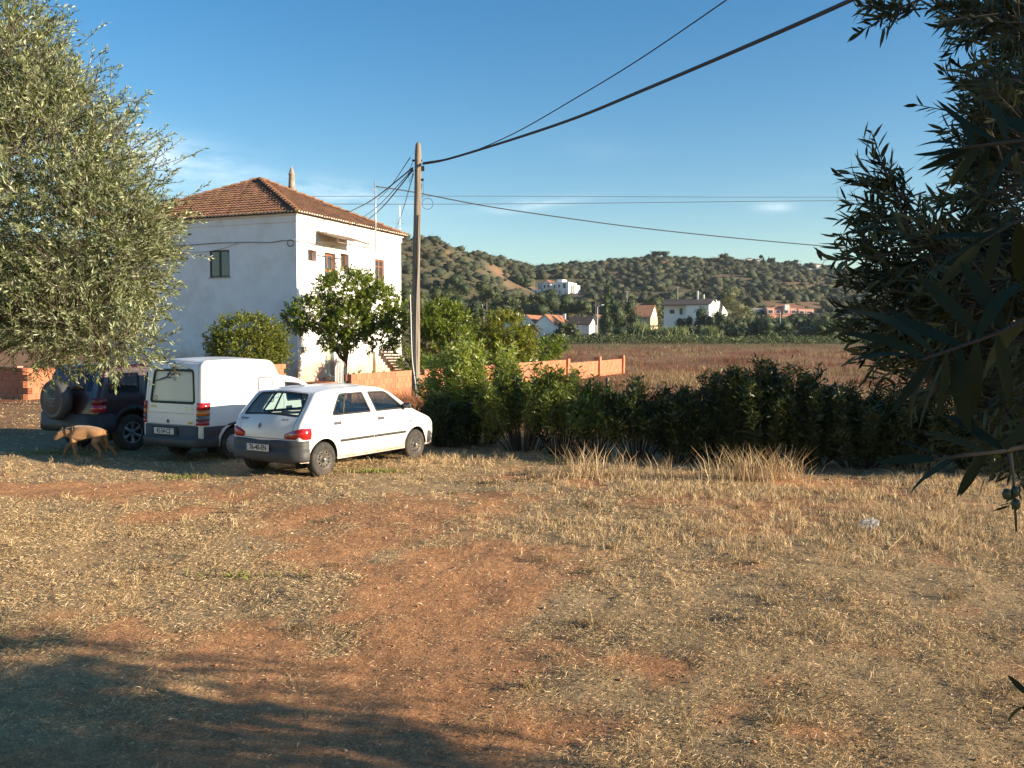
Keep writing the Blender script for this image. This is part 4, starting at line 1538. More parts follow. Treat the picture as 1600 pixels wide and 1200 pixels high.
    def panel_top(s, name, outline, holes, m, parent, off=0.0, thick=0, ns=.06):
        ex = []
        o_ = np.array(outline)
        for a in np.arange(o_[:, 0].min() + ns / 2, o_[:, 0].max(), ns):
            for c in np.linspace(-.62, .62, 11): ex.append((a, c))
        q = np.array(ex); k = inside(q, outline)
        V, T = cdt(densify(outline, .08), [densify(h, .08) for h in holes], [tuple(p) for p in q[k]])
        P = s.top(V, off)
        T = T[:, ::-1]
        o = mobj(name, npmesh(name, P, T, m, smooth=True), parent)
        o.data.normals_split_custom_set_from_vertices([tuple(v) for v in s.top_n(V)])
        if thick: solid(o, thick)
        return o


def arch(cx, cz, r, zb, n=14):
    """points of a wheel arch going rear -> front (increasing x) at sill height zb"""
    a0 = math.asin((zb - cz) / r)
    out = []
    for k in range(n + 1):
        a = math.pi - a0 + (2 * a0 - math.pi) * k / n
        out.append((cx + r * math.cos(a), cz + r * math.sin(a)))
    return out


def wheel(parent, x, y, r, w, kind, sy):
    Mx = Matrix.Translation((x, y, r)) @ Matrix.Rotation(R(90) * (-sy if sy else 1) * -1, 4, 'X')
    # local +z points outward
    if sy < 0: Mx = Matrix.Translation((x, y, r)) @ Matrix.Rotation(R(90), 4, 'X')
    else: Mx = Matrix.Translation((x, y, r)) @ Matrix.Rotation(R(-90), 4, 'X')
    wo = bpy.data.objects.new('wheel', None); link(wo, parent); wo.location = (0, 0, 0)
    rr = {'steel': r * .62, 'cover': r * .64, 'alloy': r * .63}[kind]
    h = w / 2
    mb = MB()
    mb.lathe([(rr * .93, -h * .85), (rr * 1.03, -h * .98), (r * .86, -h * 1.02), (r * .96, -h * .88), (r, -h * .6), (r, h * .6), (r * .96, h * .88), (r * .86, h * 1.02), (rr * 1.03, h * .98), (rr * .95, h * .80)], 36, Mx)
    o = mb.build('tyre', M_tyre, wo, smooth=True)
    mb = MB()
    for k in range(36):
        g = 2 * math.pi * k / 36; c_, s_ = math.cos(g), math.sin(g)
        g2 = g + .09; c2, s2 = math.cos(g2), math.sin(g2)
        for (za, zb_) in ((-h * .6, -h * .05), (h * .05, h * .6)):
            a = [(r * c_, r * s_, za), (r * c2, r * s2, za), (r * c2, r * s2, zb_), (r * c_, r * s_, zb_)]
            bq = [(p[0] * 1.014, p[1] * 1.014, p[2]) for p in a]
            mb.add([Mx @ Vector(p) for p in a + bq], [(4, 5, 6, 7), (0, 1, 5, 4), (1, 2, 6, 5), (2, 3, 7, 6), (3, 0, 4, 7)])
    tag(mb.build('tread', M_tyre, o), kind='stuff')
    # rim disc
    circ = [(rr * math.cos(a), rr * math.sin(a)) for a in np.linspace(0, 2 * math.pi, 40, endpoint=False)]
    holes = []
    ex = [(rr * f_ * math.cos(a), rr * f_ * math.sin(a)) for f_ in (.93, .86, .6, .38, .3, .2, .1) for a in np.linspace(0, 2 * math.pi, 24, endpoint=False)] + [(0, 0)]
    if kind == 'steel':
        for k in range(12):
            a = 2 * math.pi * k / 12
            c = (rr * .70 * math.cos(a), rr * .70 * math.sin(a))
            holes.append([(c[0] + rr * .085 * math.cos(q), c[1] + rr * .085 * math.sin(q)) for q in np.linspace(0, 2 * math.pi, 10, endpoint=False)])
        f = lambda q: np.interp(q, [0, .14, .2, .3, .42, .6, .8, .88, .93, 1.0], [.045, .045, .02, .0, -.005, .022, .018, -.012, .02, .03]) 
        m = M_steel
    elif kind == 'cover':
        for k in range(16):
            a = 2 * math.pi * k / 16
            if k % 4 == 0: continue
            c = [(rr * q * math.cos(a + s_), rr * q * math.sin(a + s_)) for q, s_ in ((.72, -.05), (.88, -.05), (.88, .05), (.72, .05))]
            holes.append(c)
        f = lambda q: np.interp(q, [0, .2, .5, .8, .92, 1.0], [.035, .035, .03, .018, .012, -.005])
        m = M_hub
    else:
        for k in range(6):
            a = 2 * math.pi * k / 6
            holes.append(rpoly([(rr * q * math.cos(a + s_), rr * q * math.sin(a + s_)) for q, s_ in ((.32, -.2), (.84, -.32), (.86, 0), (.84, .32), (.32, .2))], rr * .06, 3))
        f = lambda q: np.interp(q, [0, .12, .2, .3, .86, .93, 1.0], [.02, .02, .0, .01, .02, .035, .02])
        m = M_alloy
    q = np.array(ex); k_ = np.ones(len(q), bool)
    for hh in holes: k_ &= ~inside(q, offset(hh, .006))
    V, T = cdt(circ, holes, [tuple(p) for p in q[k_]])
    zz = f(np.linalg.norm(V, axis=1) / rr) + h * .62
    P = np.array([tuple(Mx @ Vector((v[0], v[1], z))) for v, z in zip(V, zz)])
    o = mobj('rim', npmesh('rim', P, T, m, smooth=True), wo); solid(o, .006)
    mb = MB(); mb.lathe([(0, h * .2), (rr * .98, h * .2), (rr * .98, -h * .5)], 24, Mx); mb.build('brake_drum', M_blackpl, wo)
    if kind == 'steel':
        mb = MB(); mb.lathe([(0, h * .62 + .052), (rr * .1, h * .62 + .05), (rr * .15, h * .62 + .035), (rr * .16, h * .62 + .0)], 16, Mx); mb.build('hub_cap', mat('hub_tin', (.45, .44, .41), .4, metal=.6), wo, smooth=True)
    return wo


def sweep(name, path, prof, m, parent, smooth=True, thick=0):
    """path: plan points (x, y) with outward side to the right of travel; prof: (outset, z)"""
    P = np.array(path, float)
    T = unit(np.gradient(P, axis=0)); N = np.stack([T[:, 1], -T[:, 0]], 1)
    V = []; n = len(prof)
    for p, nn in zip(P, N):
        for (o_, z) in prof: V.append((p[0] + nn[0] * o_, p[1] + nn[1] * o_, z))
    idx = np.arange(len(P) * n).reshape(len(P), n)
    Fq = np.stack([idx[:-1, :-1], idx[1:, :-1], idx[1:, 1:], idx[:-1, 1:]], -1).reshape(-1, 4)
    o = mobj(name, npmesh(name, np.array(V), Fq, m, smooth=smooth), parent)
    if thick: solid(o, thick)
    return o


def text(name, body, size, Mx, m, parent, extrude=.001, align='CENTER', bold=0.0, sx=1.0):
    cu = bpy.data.curves.new(name, 'FONT'); cu.body = body; cu.size = size; cu.extrude = extrude; cu.align_x = align; cu.align_y = 'CENTER'; cu.offset = bold
    o = bpy.data.objects.new(name, cu); COL.objects.link(o)
    dg = bpy.context.evaluated_depsgraph_get()
    me = bpy.data.meshes.new_from_object(o.evaluated_get(dg))
    bpy.data.objects.remove(o)
    me.transform(Mx @ Matrix.Diagonal((sx, 1, 1, 1))); me.materials.clear(); me.materials.append(m)
    return mobj(name, me, parent)


def rear_frame(x, y, z, lean=0.0):
    """frame on a rear face: text reads when seen from behind (-x side)"""
    # right = -y, up = z (leaning forward), out = -x
    up = Vector((math.sin(lean), 0, math.cos(lean))); right = Vector((0, -1, 0)); out_ = right.cross(up)
    return Matrix(((right.x, up.x, out_.x, x), (right.y, up.y, out_.y, y), (right.z, up.z, out_.z, z), (0, 0, 0, 1)))


def plate(parent, x, y, z, body, blue=True):
    Mx = rear_frame(x, y, z)
    mb = MB(); mb.box(-.26, -.055, 0, .26, .055, .008, Mx)
    pl = mb.build('number_plate', M_plate, parent); bevel(pl, .004, 2)
    if blue:
        mb = MB(); mb.box(-.258, -.053, .0085, -.218, .053, .0095, Mx); mb.build('plate_band', M_blue, pl)
    text('plate_lettering', body, .115, Mx @ Matrix.Translation((.022 if blue else 0, 0, .0095)), M_ink, pl, bold=.002, sx=.83)
    return pl


def seat(name, x, y, z, w, parent, h=.62, head=True, bench=False):
    mb = MB()
    def rb(x0, y0, z0, x1, y1, z1, M_): mb.box(x0, y0, z0, x1, y1, z1, M_)
    T_ = Matrix.Translation((x, y, z))
    rb(0, -w / 2, 0, .5, w / 2, .16, T_)
    o = mb.build(name, M_seat, parent); bevel(o, .05, 3)
    mb = MB(); B = T_ @ Matrix.Rotation(R(-14), 4, 'Y'); mb.box(-.09, -w / 2, .1, .04, w / 2, h, B)
    bevel(mb.build('backrest', M_seat, o), .05, 3)
    if head:
        for yy in ((0,) if not bench else (-w * .28, w * .28)):
            mb = MB(); mb.box(-.08, yy - .12, h + .04, .01, yy + .12, h + .2, B); bevel(mb.build('headrest', M_seat, o), .035, 3)
    return o


def side_opening_parts(sh, poly, sy, parent, gm, name='side_window', rim=.022, rubber=None):
    gl = sh.panel_side(name, offset(poly, .006), [], gm, parent, sy, off=-.010, thick=0)
    sh.panel_side('window_seal', offset(poly, .008), [offset(poly, -rim)], rubber or M_black, gl, sy, off=.003, thick=.004)
    return gl


# ---------------------------------------------------------------- white hatchback
def build_hatch():
    base = Vector((0, 0, 0))
    t_ = thing('hatchback', 'small white five door hatchback, plate 76-40-EN, nose pushed into the shrubs', 'car', base)
    r = .272
    strip = rpoly([(3.03, .24), (3.06, .50), (3.0, .66), (2.9, .745), (2.30, .93), (1.66, 1.335), (1.15, 1.385), (.45, 1.375), (-.04, 1.325), (-.40, .93), (-.475, .80), (-.50, .60), (-.50, .30)],
                  [0, .10, .1, .12, .35, .30, .5, .6, .07, .12, .15, .2, 0], 6, False)
    zb = .24
    bottom = rpoly([(-.46, .25), (-.36, .25)], 0, 1, False) + arch(0, .29, .315, zb) + arch(2.385, .29, .315, zb) + [(2.9, .24)]
    def width(x, z):
        w = .785 - .255 * np.clip(z - .93, 0, 1) * 1.05 - .06 * np.clip(.55 - z, 0, 1)
        w = w + .012 * np.exp(-((z - .62) / .12) ** 2)
        w = w - .10 * np.clip((x - 2.35) / .7, 0, 1) ** 2 - .055 * np.clip((-.0 - x) / .5, 0, 1) ** 2
        return w
    bul = lambda x, z: .035 + .05 * float(np.clip((x - 2.7) / .3, 0, 1)) + .05 * float(np.clip((-.35 - x) / .15, 0, 1)) * (1 if z < .95 else 0)
    sh = Shell(strip, bottom, width, .075, bul)
    rear_d = rpoly([(.30, .50), (.375, .44), (.40, .27), (1.19, .265), (1.21, .93), (1.055, 1.315), (.40, 1.325), (.155, .96), (.20, .60)], [.1, .06, .03, .03, .02, .05, .1, .06, .1], 4)
    front_d = rpoly([(1.205, .265), (2.02, .265), (2.08, .34), (2.12, .93), (2.12, .955), (1.625, 1.30), (1.07, 1.32), (1.225, .93)], [.03, .06, .1, .02, .01, .12, .04, .02], 4)
    w_rear = rpoly([(.185, .955), (1.135, .955), (1.005, 1.285), (.44, 1.285)], [.05, .02, .03, .06], 4)
    w_front = rpoly([(1.275, .955), (2.06, .955), (1.60, 1.275), (1.145, 1.285)], [.02, .05, .1, .02], 4)
    # wheel arches bite the rear door
    nd = []
    for sy in (-1, 1):
        body = sh.panel_side('body_side', sh.outline, [rear_d, front_d], M_paint, t_, sy, full=True)
        dr = sh.panel_side('rear_door', offset(rear_d, -.007), [w_rear], M_paint, t_, sy)
        df = sh.panel_side('front_door', offset(front_d, -.007), [w_front], M_paint, t_, sy)
        side_opening_parts(sh, w_rear, sy, dr, G_side); side_opening_parts(sh, w_front, sy, df, G_side)
        sh.panel_side('window_divider', [(.43, .955), (.475, .955), (.60, 1.285), (.56, 1.285)], [], M_black, dr, sy, off=.002, thick=.004)
        for d_, x0 in ((dr, .22), (df, 1.30)):
            sh.panel_side('handle', rpoly(rect(x0, .80, x0 + .17, .85), .02, 3), [], M_badge, d_, sy, off=.012, thick=.02)
        sh.panel_side('trim_strip', rpoly(rect(.36, .515, 1.19, .555), .01, 2), [], M_plastic, dr, sy, off=.012, thick=.012)
        sh.panel_side('trim_strip', rpoly(rect(1.215, .515, 2.065, .555), .01, 2), [], M_plastic, df, sy, off=.012, thick=.012)
        sh.panel_side('side_marker', rpoly(rect(2.16, .70, 2.25, .725), .008, 2), [], M_badge, t_, sy, off=.008, thick=.01)
        # arch lining
        for cx in (0, 2.385):
            mb = MB(); n = 16; vs = []
            for k in range(n + 1):
                a = math.pi * k / n
                for y_ in (.46, .765): vs.append((cx + .318 * math.cos(a), sy * y_, .275 + .318 * math.sin(a)))
            mb.add(vs, [(2 * k, 2 * k + 1, 2 * k + 3, 2 * k + 2) for k in range(n)])
            mb.add([(cx - .32, sy * .46, .12), (cx + .32, sy * .46, .12), (cx + .32, sy * .46, .6), (cx - .32, sy * .46, .6)], [(0, 1, 2, 3)])
            mb.build('arch_liner', M_blackpl, t_, smooth=False)
        # mirror
        mb = MB()
        mb.box(2.0, sy * .76 if sy > 0 else -.93, .95, 2.09, .93 if sy > 0 else -.76, 1.05)
        mm = mb.build('wing_mirror', M_blackpl, t_); bevel(mm, .035, 3)
        mb = MB(); mb.tube([(2.04, sy * .68, .965), (2.03, sy * .80, .98)], [.035, .03], 6); mb.build('mirror_stalk', M_blackpl, mm)
        mb = MB(); y0 = sy * .785; y1 = sy * .915
        mb.box(1.992, min(y0, y1), .968, 1.998, max(y0, y1), 1.035); mb.build('mirror_glass', M_chrome, mm)
        for cx in (0, 2.385): wheel(t_, cx, sy * .70, r, .16, 'steel', sy)
    # strip: nose, bonnet, windscreen, roof, tailgate
    sA = 0.0; sE = sh.S[-1]
    zw0, zw1 = .955, 1.30
    s0, s1 = sh.s_at(1.315), sh.s_at(.615)
    ws = sh.s_at(.955, False), sh.s_at(1.315, False)
    wr = sh.s_at(1.295), sh.s_at(.965)
    gate = rpoly([(s0, -.66), (s1, -.60), (s1, .60), (s0, .66)], .05, 4)
    windscreen = rpoly([(ws[0], -.66), (ws[0], .66), (ws[1], .62), (ws[1], -.62)], .05, 4)
    sh.panel_top('bonnet_and_roof', [(sA, -.7), (sE, -.7), (sE, .7), (sA, .7)], [gate, windscreen], M_paint, t_)
    rw = rpoly([(wr[0], -.60), (wr[1], -.625), (wr[1], .625), (wr[0], .60)], .05, 4)
    tg = sh.panel_top('tailgate', offset(gate, -.008), [rw], M_paint, t_)
    gl = sh.panel_top('rear_window', offset(rw, .008), [], G_clear, tg, off=-.006, thick=0)
    sh.panel_top('window_seal', offset(rw, .012), [offset(rw, -.028)], M_black, gl, off=.004, thick=.004)
    gl = sh.panel_top('windscreen', offset(windscreen, .008), [], G_clear, t_, off=-.006, thick=0)
    sh.panel_top('window_seal', offset(windscreen, .012), [offset(windscreen, -.02)], M_black, gl, off=.004, thick=.004)
    # wiper
    mb = MB()
    a = sh.top([(wr[1] - .005, .04)], .02)[0]; c = sh.top([(wr[1] - .07, -.42)], .02)[0]; mid_ = sh.top([(wr[1] - .06, -.12)], .03)[0]
    mb.tube([a, mid_, c], [.014, .010, .006], 6); mb.build('rear_wiper', M_black, tg)
    # shelf, seats, dashboard
    mb = MB(); mb.box(-.30, -.58, .86, .12, .58, .89); mb.build('parcel_shelf', M_interior, t_)
    seat('rear_seat', .28, 0, .38, 1.15, t_, .56, False, True)
    for y_ in (-.33, .33): seat('front_seat', 1.02, y_, .34, .48, t_, .62)
    mb = MB(); mb.box(1.85, -.62, .55, 2.2, .62, .93); bevel(mb.build('dashboard', M_interior, t_), .05, 3)
    mb = MB(); mb.lathe([(.175, -.012), (.19, 0), (.175, .012), (.16, 0), (.175, -.012)], 20, Matrix.Translation((1.72, .33, .88)) @ Matrix.Rotation(R(-62), 4, 'Y')); mb.build('steering_wheel', M_blackpl, t_, smooth=True)
    mb = MB(); mb.box(1.66, -.09, 1.2, 1.69, .09, 1.26); mb.build('rear_view_mirror', M_blackpl, t_)
    mb = MB(); mb.box(-.42, -.60, .27, 2.95, .60, .42); mb.box(-.3, -.6, .3, 2.1, .6, .36); mb.box(2.1, -.5, .3, 2.85, .5, .68); mb.box(-.3, -.45, .2, .3, .45, .5)
    mb.build('floor_pan', M_blackpl, t_)
    mb = MB(); mb.tube([(-.5, .3, .25), (-.2, .3, .25)], .022, 8); mb.build('exhaust', M_steel, t_)
    # bumpers
    path = rpoly([(-.33, -.745), (-.44, -.735), (-.52, -.60), (-.565, 0), (-.52, .60), (-.44, .735), (-.33, .745)], [0, .06, .12, .5, .12, .06, 0], 6, False)
    path = path[::-1]   # outward is to the right of travel
    prof = [(-.05, .59), (.01, .605), (.035, .59), (.04, .52), (.035, .46), (.045, .455), (.045, .30), (.03, .27), (-.04, .255)]
    P = np.array(path)
    bp = sweep('rear_bumper', path, prof, M_plastic, t_)
    path = rpoly([(2.77, -.70), (2.95, -.66), (3.05, -.5), (3.10, 0), (3.05, .5), (2.95, .66), (2.77, .70)], [0, .1, .15, .5, .15, .1, 0], 6, False)
    sweep('front_bumper', path, [(-.03, .27), (.03, .26), (.05, .30), (.05, .50), (.02, .53), (-.04, .53)][::-1], M_plastic, t_)
    plate(t_, -.618, .06, .475, '76-40-EN')
    # tail lights wrap the corners
    for sy in (-1, 1):
        pth = rpoly([(-.30, sy * .772), (-.415, sy * .755), (-.47, sy * .68), (-.495, sy * .43)], [0, .05, .08, 0], 6, False)
        if sy > 0: pass
        else: pth = pth[::-1]
        pth = pth[::-1] if sy > 0 else pth[::-1]
        Pp = np.array(pth)
        # height profile tapers towards the middle of the car
        V = []; n = len(Pp)
        T = unit(np.gradient(Pp, axis=0)); N = np.stack([T[:, 1], -T[:, 0]], 1)
        cen = np.array([1.0, 0.0]); 
        for i in range(n):
            nn = N[i]
            if np.dot(nn, Pp[i] - cen) < 0: nn = -nn
            f_ = np.clip((abs(Pp[i][1]) - .43) / .3, 0, 1)
            zt = .70 + .085 * f_
            for z, o_ in ((.618, .0), (.625, .016), ((.618 + zt) / 2, .024), (zt - .01, .016), (zt, 0)):
                V.append((Pp[i][0] + nn[0] * o_ + (.03 * (z - .62) if False else 0), Pp[i][1] + nn[1] * o_, z))
        V = np.array(V); idx = np.arange(n * 5).reshape(n, 5)
        Fq = np.stack([idx[:-1, :-1], idx[1:, :-1], idx[1:, 1:], idx[:-1, 1:]], -1).reshape(-1, 4)
        # end cap at inner side
        tl = mobj('tail_light', npmesh('tail_light', V, Fq, M_red, smooth=True), t_)
        md = solid(tl, .02, 0)
        Vl = V.reshape(n, 5, 3)[:, :2].copy(); k = np.arange(n * 2).reshape(n, 2)
        Vl[:, :, 0] -= .006; Vl[:, 1, 2] += .018
        mobj('reverse_lens', npmesh('reverse_lens', Vl.reshape(-1, 3), np.stack([k[:-1, 0], k[1:, 0], k[1:, 1], k[:-1, 1]], -1), M_smoke), tl)
    # badges
    def onrear(z, y, off=.002):
        s_ = sh.s_at(z); hw = float(sh.w(np.array([-.45]), np.array([z]))[0]) - sh.r
        p = sh.top([(s_, y / hw * .7)], off)[0]; q = sh.top([(s_ - .02, y / hw * .7)], off)[0]
        return rear_frame(p[0], p[1], p[2], math.atan2(q[0] - p[0], q[2] - p[2]))
    text('maker_badge', 'PEUGEOT', .045, onrear(.895, .50, .009), M_badge, tg, bold=.001)
    text('model_badge', '106 XN', .045, onrear(.895, -.38, .009), M_badge, tg, bold=.001)
    # small rampant lion emblem, as a simple relief
    Mx = onrear(.79, .07, .006)
    mb = MB()
    pts = [(-.012, -.045), (.006, -.045), (.004, -.02), (.02, -.03), (.03, -.022), (.016, -.005), (.022, .012), (.034, .02), (.02, .028), (.008, .02), (.012, .04), (-.004, .048), (-.02, .036), (-.014, .016), (-.026, .004), (-.02, -.012), (-.008, -.02)]
    V2, T = cdt(pts)
    mb.add([Mx @ Vector((p[0], p[1], .006)) for p in V2], [tuple(q) for q in T])
    o = mb.build('emblem', M_badge, tg); solid(o, .006)
    return t_


def build_van():
    t_ = thing('panel_van', 'white high backed panel van, plate 42-54-CZ, parked between the dark car and the hatchback', 'van')
    r = .285
    strip = rpoly([(3.22, .26), (3.26, .50), (3.22, .68), (3.05, .83), (2.50, .98), (1.92, 1.38), (1.62, 1.455), (1.22, 1.50), (1.10, 1.70), (.98, 1.785), (.3, 1.825), (-.56, 1.80), (-.66, 1.70), (-.73, .95), (-.75, .62), (-.75, .30)],
                  [0, .1, .1, .15, .3, .2, .15, .08, .12, .12, .4, .06, .05, .3, .1, 0], 6, False)
    zb = .27
    bottom = [(-.68, .27)] + arch(0, .30, .335, zb) + arch(2.58, .30, .335, zb) + [(3.1, .27)]
    def width(x, z):
        w = .775 - .07 * np.clip((z - 1.0), 0, 1) - .05 * np.clip(.5 - z, 0, 1)
        w = w - .12 * np.clip((x - 1.05) / .5, 0, 1) * np.clip((z - 1.0) / .4, 0, 1)
        w = w - .12 * np.clip((x - 2.6) / .65, 0, 1) ** 2
        return w
    bul = lambda x, z: .03 + .04 * float(np.clip((x - 2.7) / .4, 0, 1))
    sh = Shell(strip, bottom, width, .075, bul)
    door = rpoly([(1.22, .30), (2.12, .30), (2.20, .40), (2.26, .98), (1.82, 1.34), (1.26, 1.40)], [.03, .05, .1, .02, .1, .05], 4)
    dwin = rpoly([(1.33, .99), (2.20, .99), (1.80, 1.31), (1.35, 1.35)], [.04, .03, .1, .04], 4)
    qwin = rpoly(rect(.62, 1.0, .96, 1.45), .045, 4)
    seam = rpoly([(-.56, 1.05), (1.12, 1.05), (1.06, 1.64), (.96, 1.735), (-.50, 1.735), (-.56, 1.70)], [.02, .02, .08, .05, .05, .02], 3)
    for sy in (-1, 1):
        sh.panel_side('body_side', sh.outline, [door], M_paint, t_, sy, full=True)
        d_ = sh.panel_side('cab_door', offset(door, -.008), [dwin], M_paint, t_, sy)
        side_opening_parts(sh, dwin, sy, d_, G_side)
        sh.panel_side('handle', rpoly(rect(1.30, .84, 1.46, .89), .02, 3), [], M_blackpl, d_, sy, off=.012, thick=.02)
        q = sh.panel_side('blanked_window', qwin, [], M_paint, t_, sy, off=.006, thick=.004)
        sh.panel_side('window_seal', offset(qwin, .02), [offset(qwin, -.002)], mat('grey_seal', (.12, .12, .12), .6), q, sy, off=.009, thick=.01)
        # raised load bay panel edge
        sh.panel_side('panel_pressing', seam, [offset(seam, -.014)], mat('seam_grey', (.30, .30, .29), .6), t_, sy, off=.002, thick=.003)
        sh.panel_side('lower_cladding', [(-.70, .30), (-.38, .30), (-.37, .46), (-.29, .58), (-.15, .655), (0, .68), (.15, .655), (.29, .58), (.37, .46), (.385, .30), (2.2, .30), (2.25, .52), (.5, .62), (-.70, .64)], [], M_plastic, t_, sy, off=.008, thick=.008)
        sh.panel_side('fuel_cap', [(.13 + .055 * math.cos(a), .74 + .055 * math.sin(a)) for a in np.linspace(0, 2 * math.pi, 16, endpoint=False)], [], M_blackpl, t_, sy, off=.008, thick=.01)
        for cx in (0, 2.58):
            mb = MB(); n = 16; vs = []
            for k in range(n + 1):
                a = math.pi * k / n
                for y_ in (.44, .76): vs.append((cx + .338 * math.cos(a), sy * y_, .285 + .338 * math.sin(a)))
            mb.add(vs, [(2 * k, 2 * k + 1, 2 * k + 3, 2 * k + 2) for k in range(n)])
            mb.add([(cx - .34, sy * .44, .12), (cx + .34, sy * .44, .12), (cx + .34, sy * .44, .62), (cx - .34, sy * .44, .62)], [(0, 1, 2, 3)])
            mb.build('arch_liner', M_blackpl, t_)
            wheel(t_, cx, sy * .68, r, .165, 'cover', sy)
        mb = MB(); mb.box(2.1, .80 if sy > 0 else -.96, .98, 2.19, .96 if sy > 0 else -.80, 1.14); mm = mb.build('wing_mirror', M_blackpl, t_); bevel(mm, .04, 3)
        mb = MB(); mb.tube([(2.16, sy * .68, 1.0), (2.15, sy * .83, 1.02)], .022, 6); mb.build('mirror_stalk', M_blackpl, mm)
    sE = sh.S[-1]
    s0, s1 = sh.s_at(1.765), sh.s_at(.655)
    gate = rpoly([(s0, -.67), (s1, -.67), (s1, .67), (s0, .67)], .045, 4)
    ws = sh.s_at(1.01, False), sh.s_at(1.36, False)
    windscreen = rpoly([(ws[0], -.66), (ws[0], .66), (ws[1], .62), (ws[1], -.62)], .05, 4)
    sh.panel_top('bonnet_and_roof', [(0, -.7), (sE, -.7), (sE, .7), (0, .7)], [gate, windscreen], M_paint, t_)
    gl = sh.panel_top('windscreen', offset(windscreen, .008), [], G_clear, t_, off=-.006, thick=0)
    w0, w1 = sh.s_at(1.62), sh.s_at(1.05)
    rw = rpoly([(w0, -.535), (w1, -.575), (w1, .575), (w0, .535)], .055, 5)
    tg = sh.panel_top('tailgate', offset(gate, -.008), [rw], M_paint, t_)
    # the rear window is papered over inside with a pale sheet
    gl = sh.panel_top('rear_window', offset(rw, .008), [], glass('van_glass', (.96, .97, .95), .8), tg, off=-.004, thick=0)
    sheet = sh.panel_top('window_sheet', offset(rw, .006), [], mat('pale_board', (.78, .73, .66), .7, noise=.04, nscale=2), tg, off=-.035, thick=.004)
    sh.panel_top('window_seal', offset(rw, .022), [offset(rw, -.020)], M_black, gl, off=.006, thick=.008)

    def fr(z, y, off=.008):
        s_ = sh.s_at(z); hw = .70
        p = sh.top([(s_, y)], off)[0]; q = sh.top([(s_ - .02, y)], off)[0]
        return rear_frame(p[0], p[1], p[2], math.atan2(q[0] - p[0], q[2] - p[2]))
    text('window_lettering', 'INFORMATICA', .055, fr(1.545, -.03, -.001), M_badge, sheet, bold=.001)
    mb = MB(); Mx = fr(1.47, -.03, -.0245)
    mb.add([Mx @ Vector((.045 * math.cos(a), .045 * math.sin(a), 0)) for a in np.linspace(0, 2 * math.pi, 6, endpoint=False)], [tuple(range(6))]); solid(mb.build('sticker', mat('sticker_grey', (.36, .35, .33), .7), sheet), .002, 1)
    mb = MB(); Mx = fr(1.12, .46, -.0245)
    mb.lathe([(.028, 0), (.045, 0)], 14, Mx); mb.build('sticker', mat('sticker_dark', (.16, .16, .15), .7), sheet)
    mb = MB()
    Mx = fr(1.665, -.03, .01)
    a = sh.top([(sh.s_at(1.68), -.10)], .03)[0]; m_ = sh.top([(sh.s_at(1.60), .0)], .05)[0]; m2 = sh.top([(sh.s_at(1.50), .10)], .03)[0]; e_ = sh.top([(sh.s_at(1.42), .46)], .02)[0]
    mb.tube([a, m_, m2], [.02, .014, .012], 6); mb.build('wiper_arm', M_black, tg)
    mb = MB(); mb.tube([sh.top([(sh.s_at(1.475), .02)], .018)[0], m2, e_], [.008, .013, .008], 6); mb.build('wiper_blade', M_black, tg)
    mb = MB(); p = sh.top([(sh.s_at(1.63), .07)], .005)[0]; mb.lathe([(0, .012), (.016, .01), (.018, 0)], 10, Matrix.Translation(tuple(p)) @ Matrix.Rotation(R(-90), 4, 'Y')); mb.build('washer_jet', M_black, tg)
    gold = mat('badge_gold', (.60, .48, .26), .35, metal=.5)
    text('maker_badge', 'DIESEL', .062, fr(.965, .47), gold, tg, bold=.0015)
    text('model_badge', 'EXPRESS', .058, fr(.95, -.44), M_chrome, tg, bold=.0015)
    mb = MB(); Mx = fr(.70, -.50, .002)
    pl_ = [Mx @ Vector((x, y, 0)) for x, y in rpoly([(-.07, -.026), (.07, -.026), (.07, .026), (-.07, .026)], .024, 4)]
    mb.add(pl_, [tuple(range(len(pl_)))]); o = mb.build('engine_badge', gold, tg); solid(o, .004, 1)
    text('engine_lettering', '1.9D', .04, Mx @ Matrix.Translation((0, 0, .006)), M_ink, o)
    mb = MB(); Mx = fr(.715, .05, .004); mb.box(-.026, -.028, 0, .026, .028, .012, Mx); bevel(mb.build('lock', M_blackpl, tg), .008, 2)
    mb = MB(); Mx = fr(.86, 0, .001); mb.box(-.60, -.003, 0, .60, .003, .004, Mx); mb.build('crease', mat('seam_grey'), tg)
    # rear corner posts
    mb = MB(); mb.box(-.55, -.62, .30, 3.1, .62, .46); mb.box(1.1, -.6, .46, 1.14, .6, 1.42); mb.box(2.25, -.5, .3, 3.0, .5, .75); mb.build('floor_pan', M_blackpl, t_)
    for y_ in (-.33, .33): seat('front_seat', 1.32, y_, .40, .48, t_, .6)
    mb = MB(); mb.box(2.1, -.62, .6, 2.45, .62, .94); bevel(mb.build('dashboard', M_interior, t_), .05, 3)
    path = rpoly([(-.40, -.775), (-.66, -.765), (-.76, -.70), (-.80, 0), (-.76, .70), (-.66, .765), (-.40, .775)], [0, .06, .08, .5, .08, .06, 0], 6, False)[::-1]
    sweep('rear_bumper', path, [(-.05, .655), (-.01, .65), (.002, .63), (.0, .45), (.03, .43), (.05, .41), (.05, .30), (.02, .27), (-.04, .26)], M_plastic, t_)
    path = rpoly([(2.95, -.70), (3.15, -.66), (3.24, -.5), (3.28, 0), (3.24, .5), (3.15, .66), (2.95, .70)], [0, .1, .15, .5, .15, .1, 0], 6, False)
    sweep('front_bumper', path, [(-.03, .27), (.03, .26), (.05, .30), (.05, .54), (.0, .58), (-.04, .58)][::-1], M_plastic, t_)
    mb = MB(); Mx = rear_frame(-.803, .12, .545); mb.box(-.33, -.075, 0, .33, .075, .006, Mx); mb.build('plate_recess', M_black, t_)
    plate(t_, -.812, .12, .54, '42-54-CZ', False)
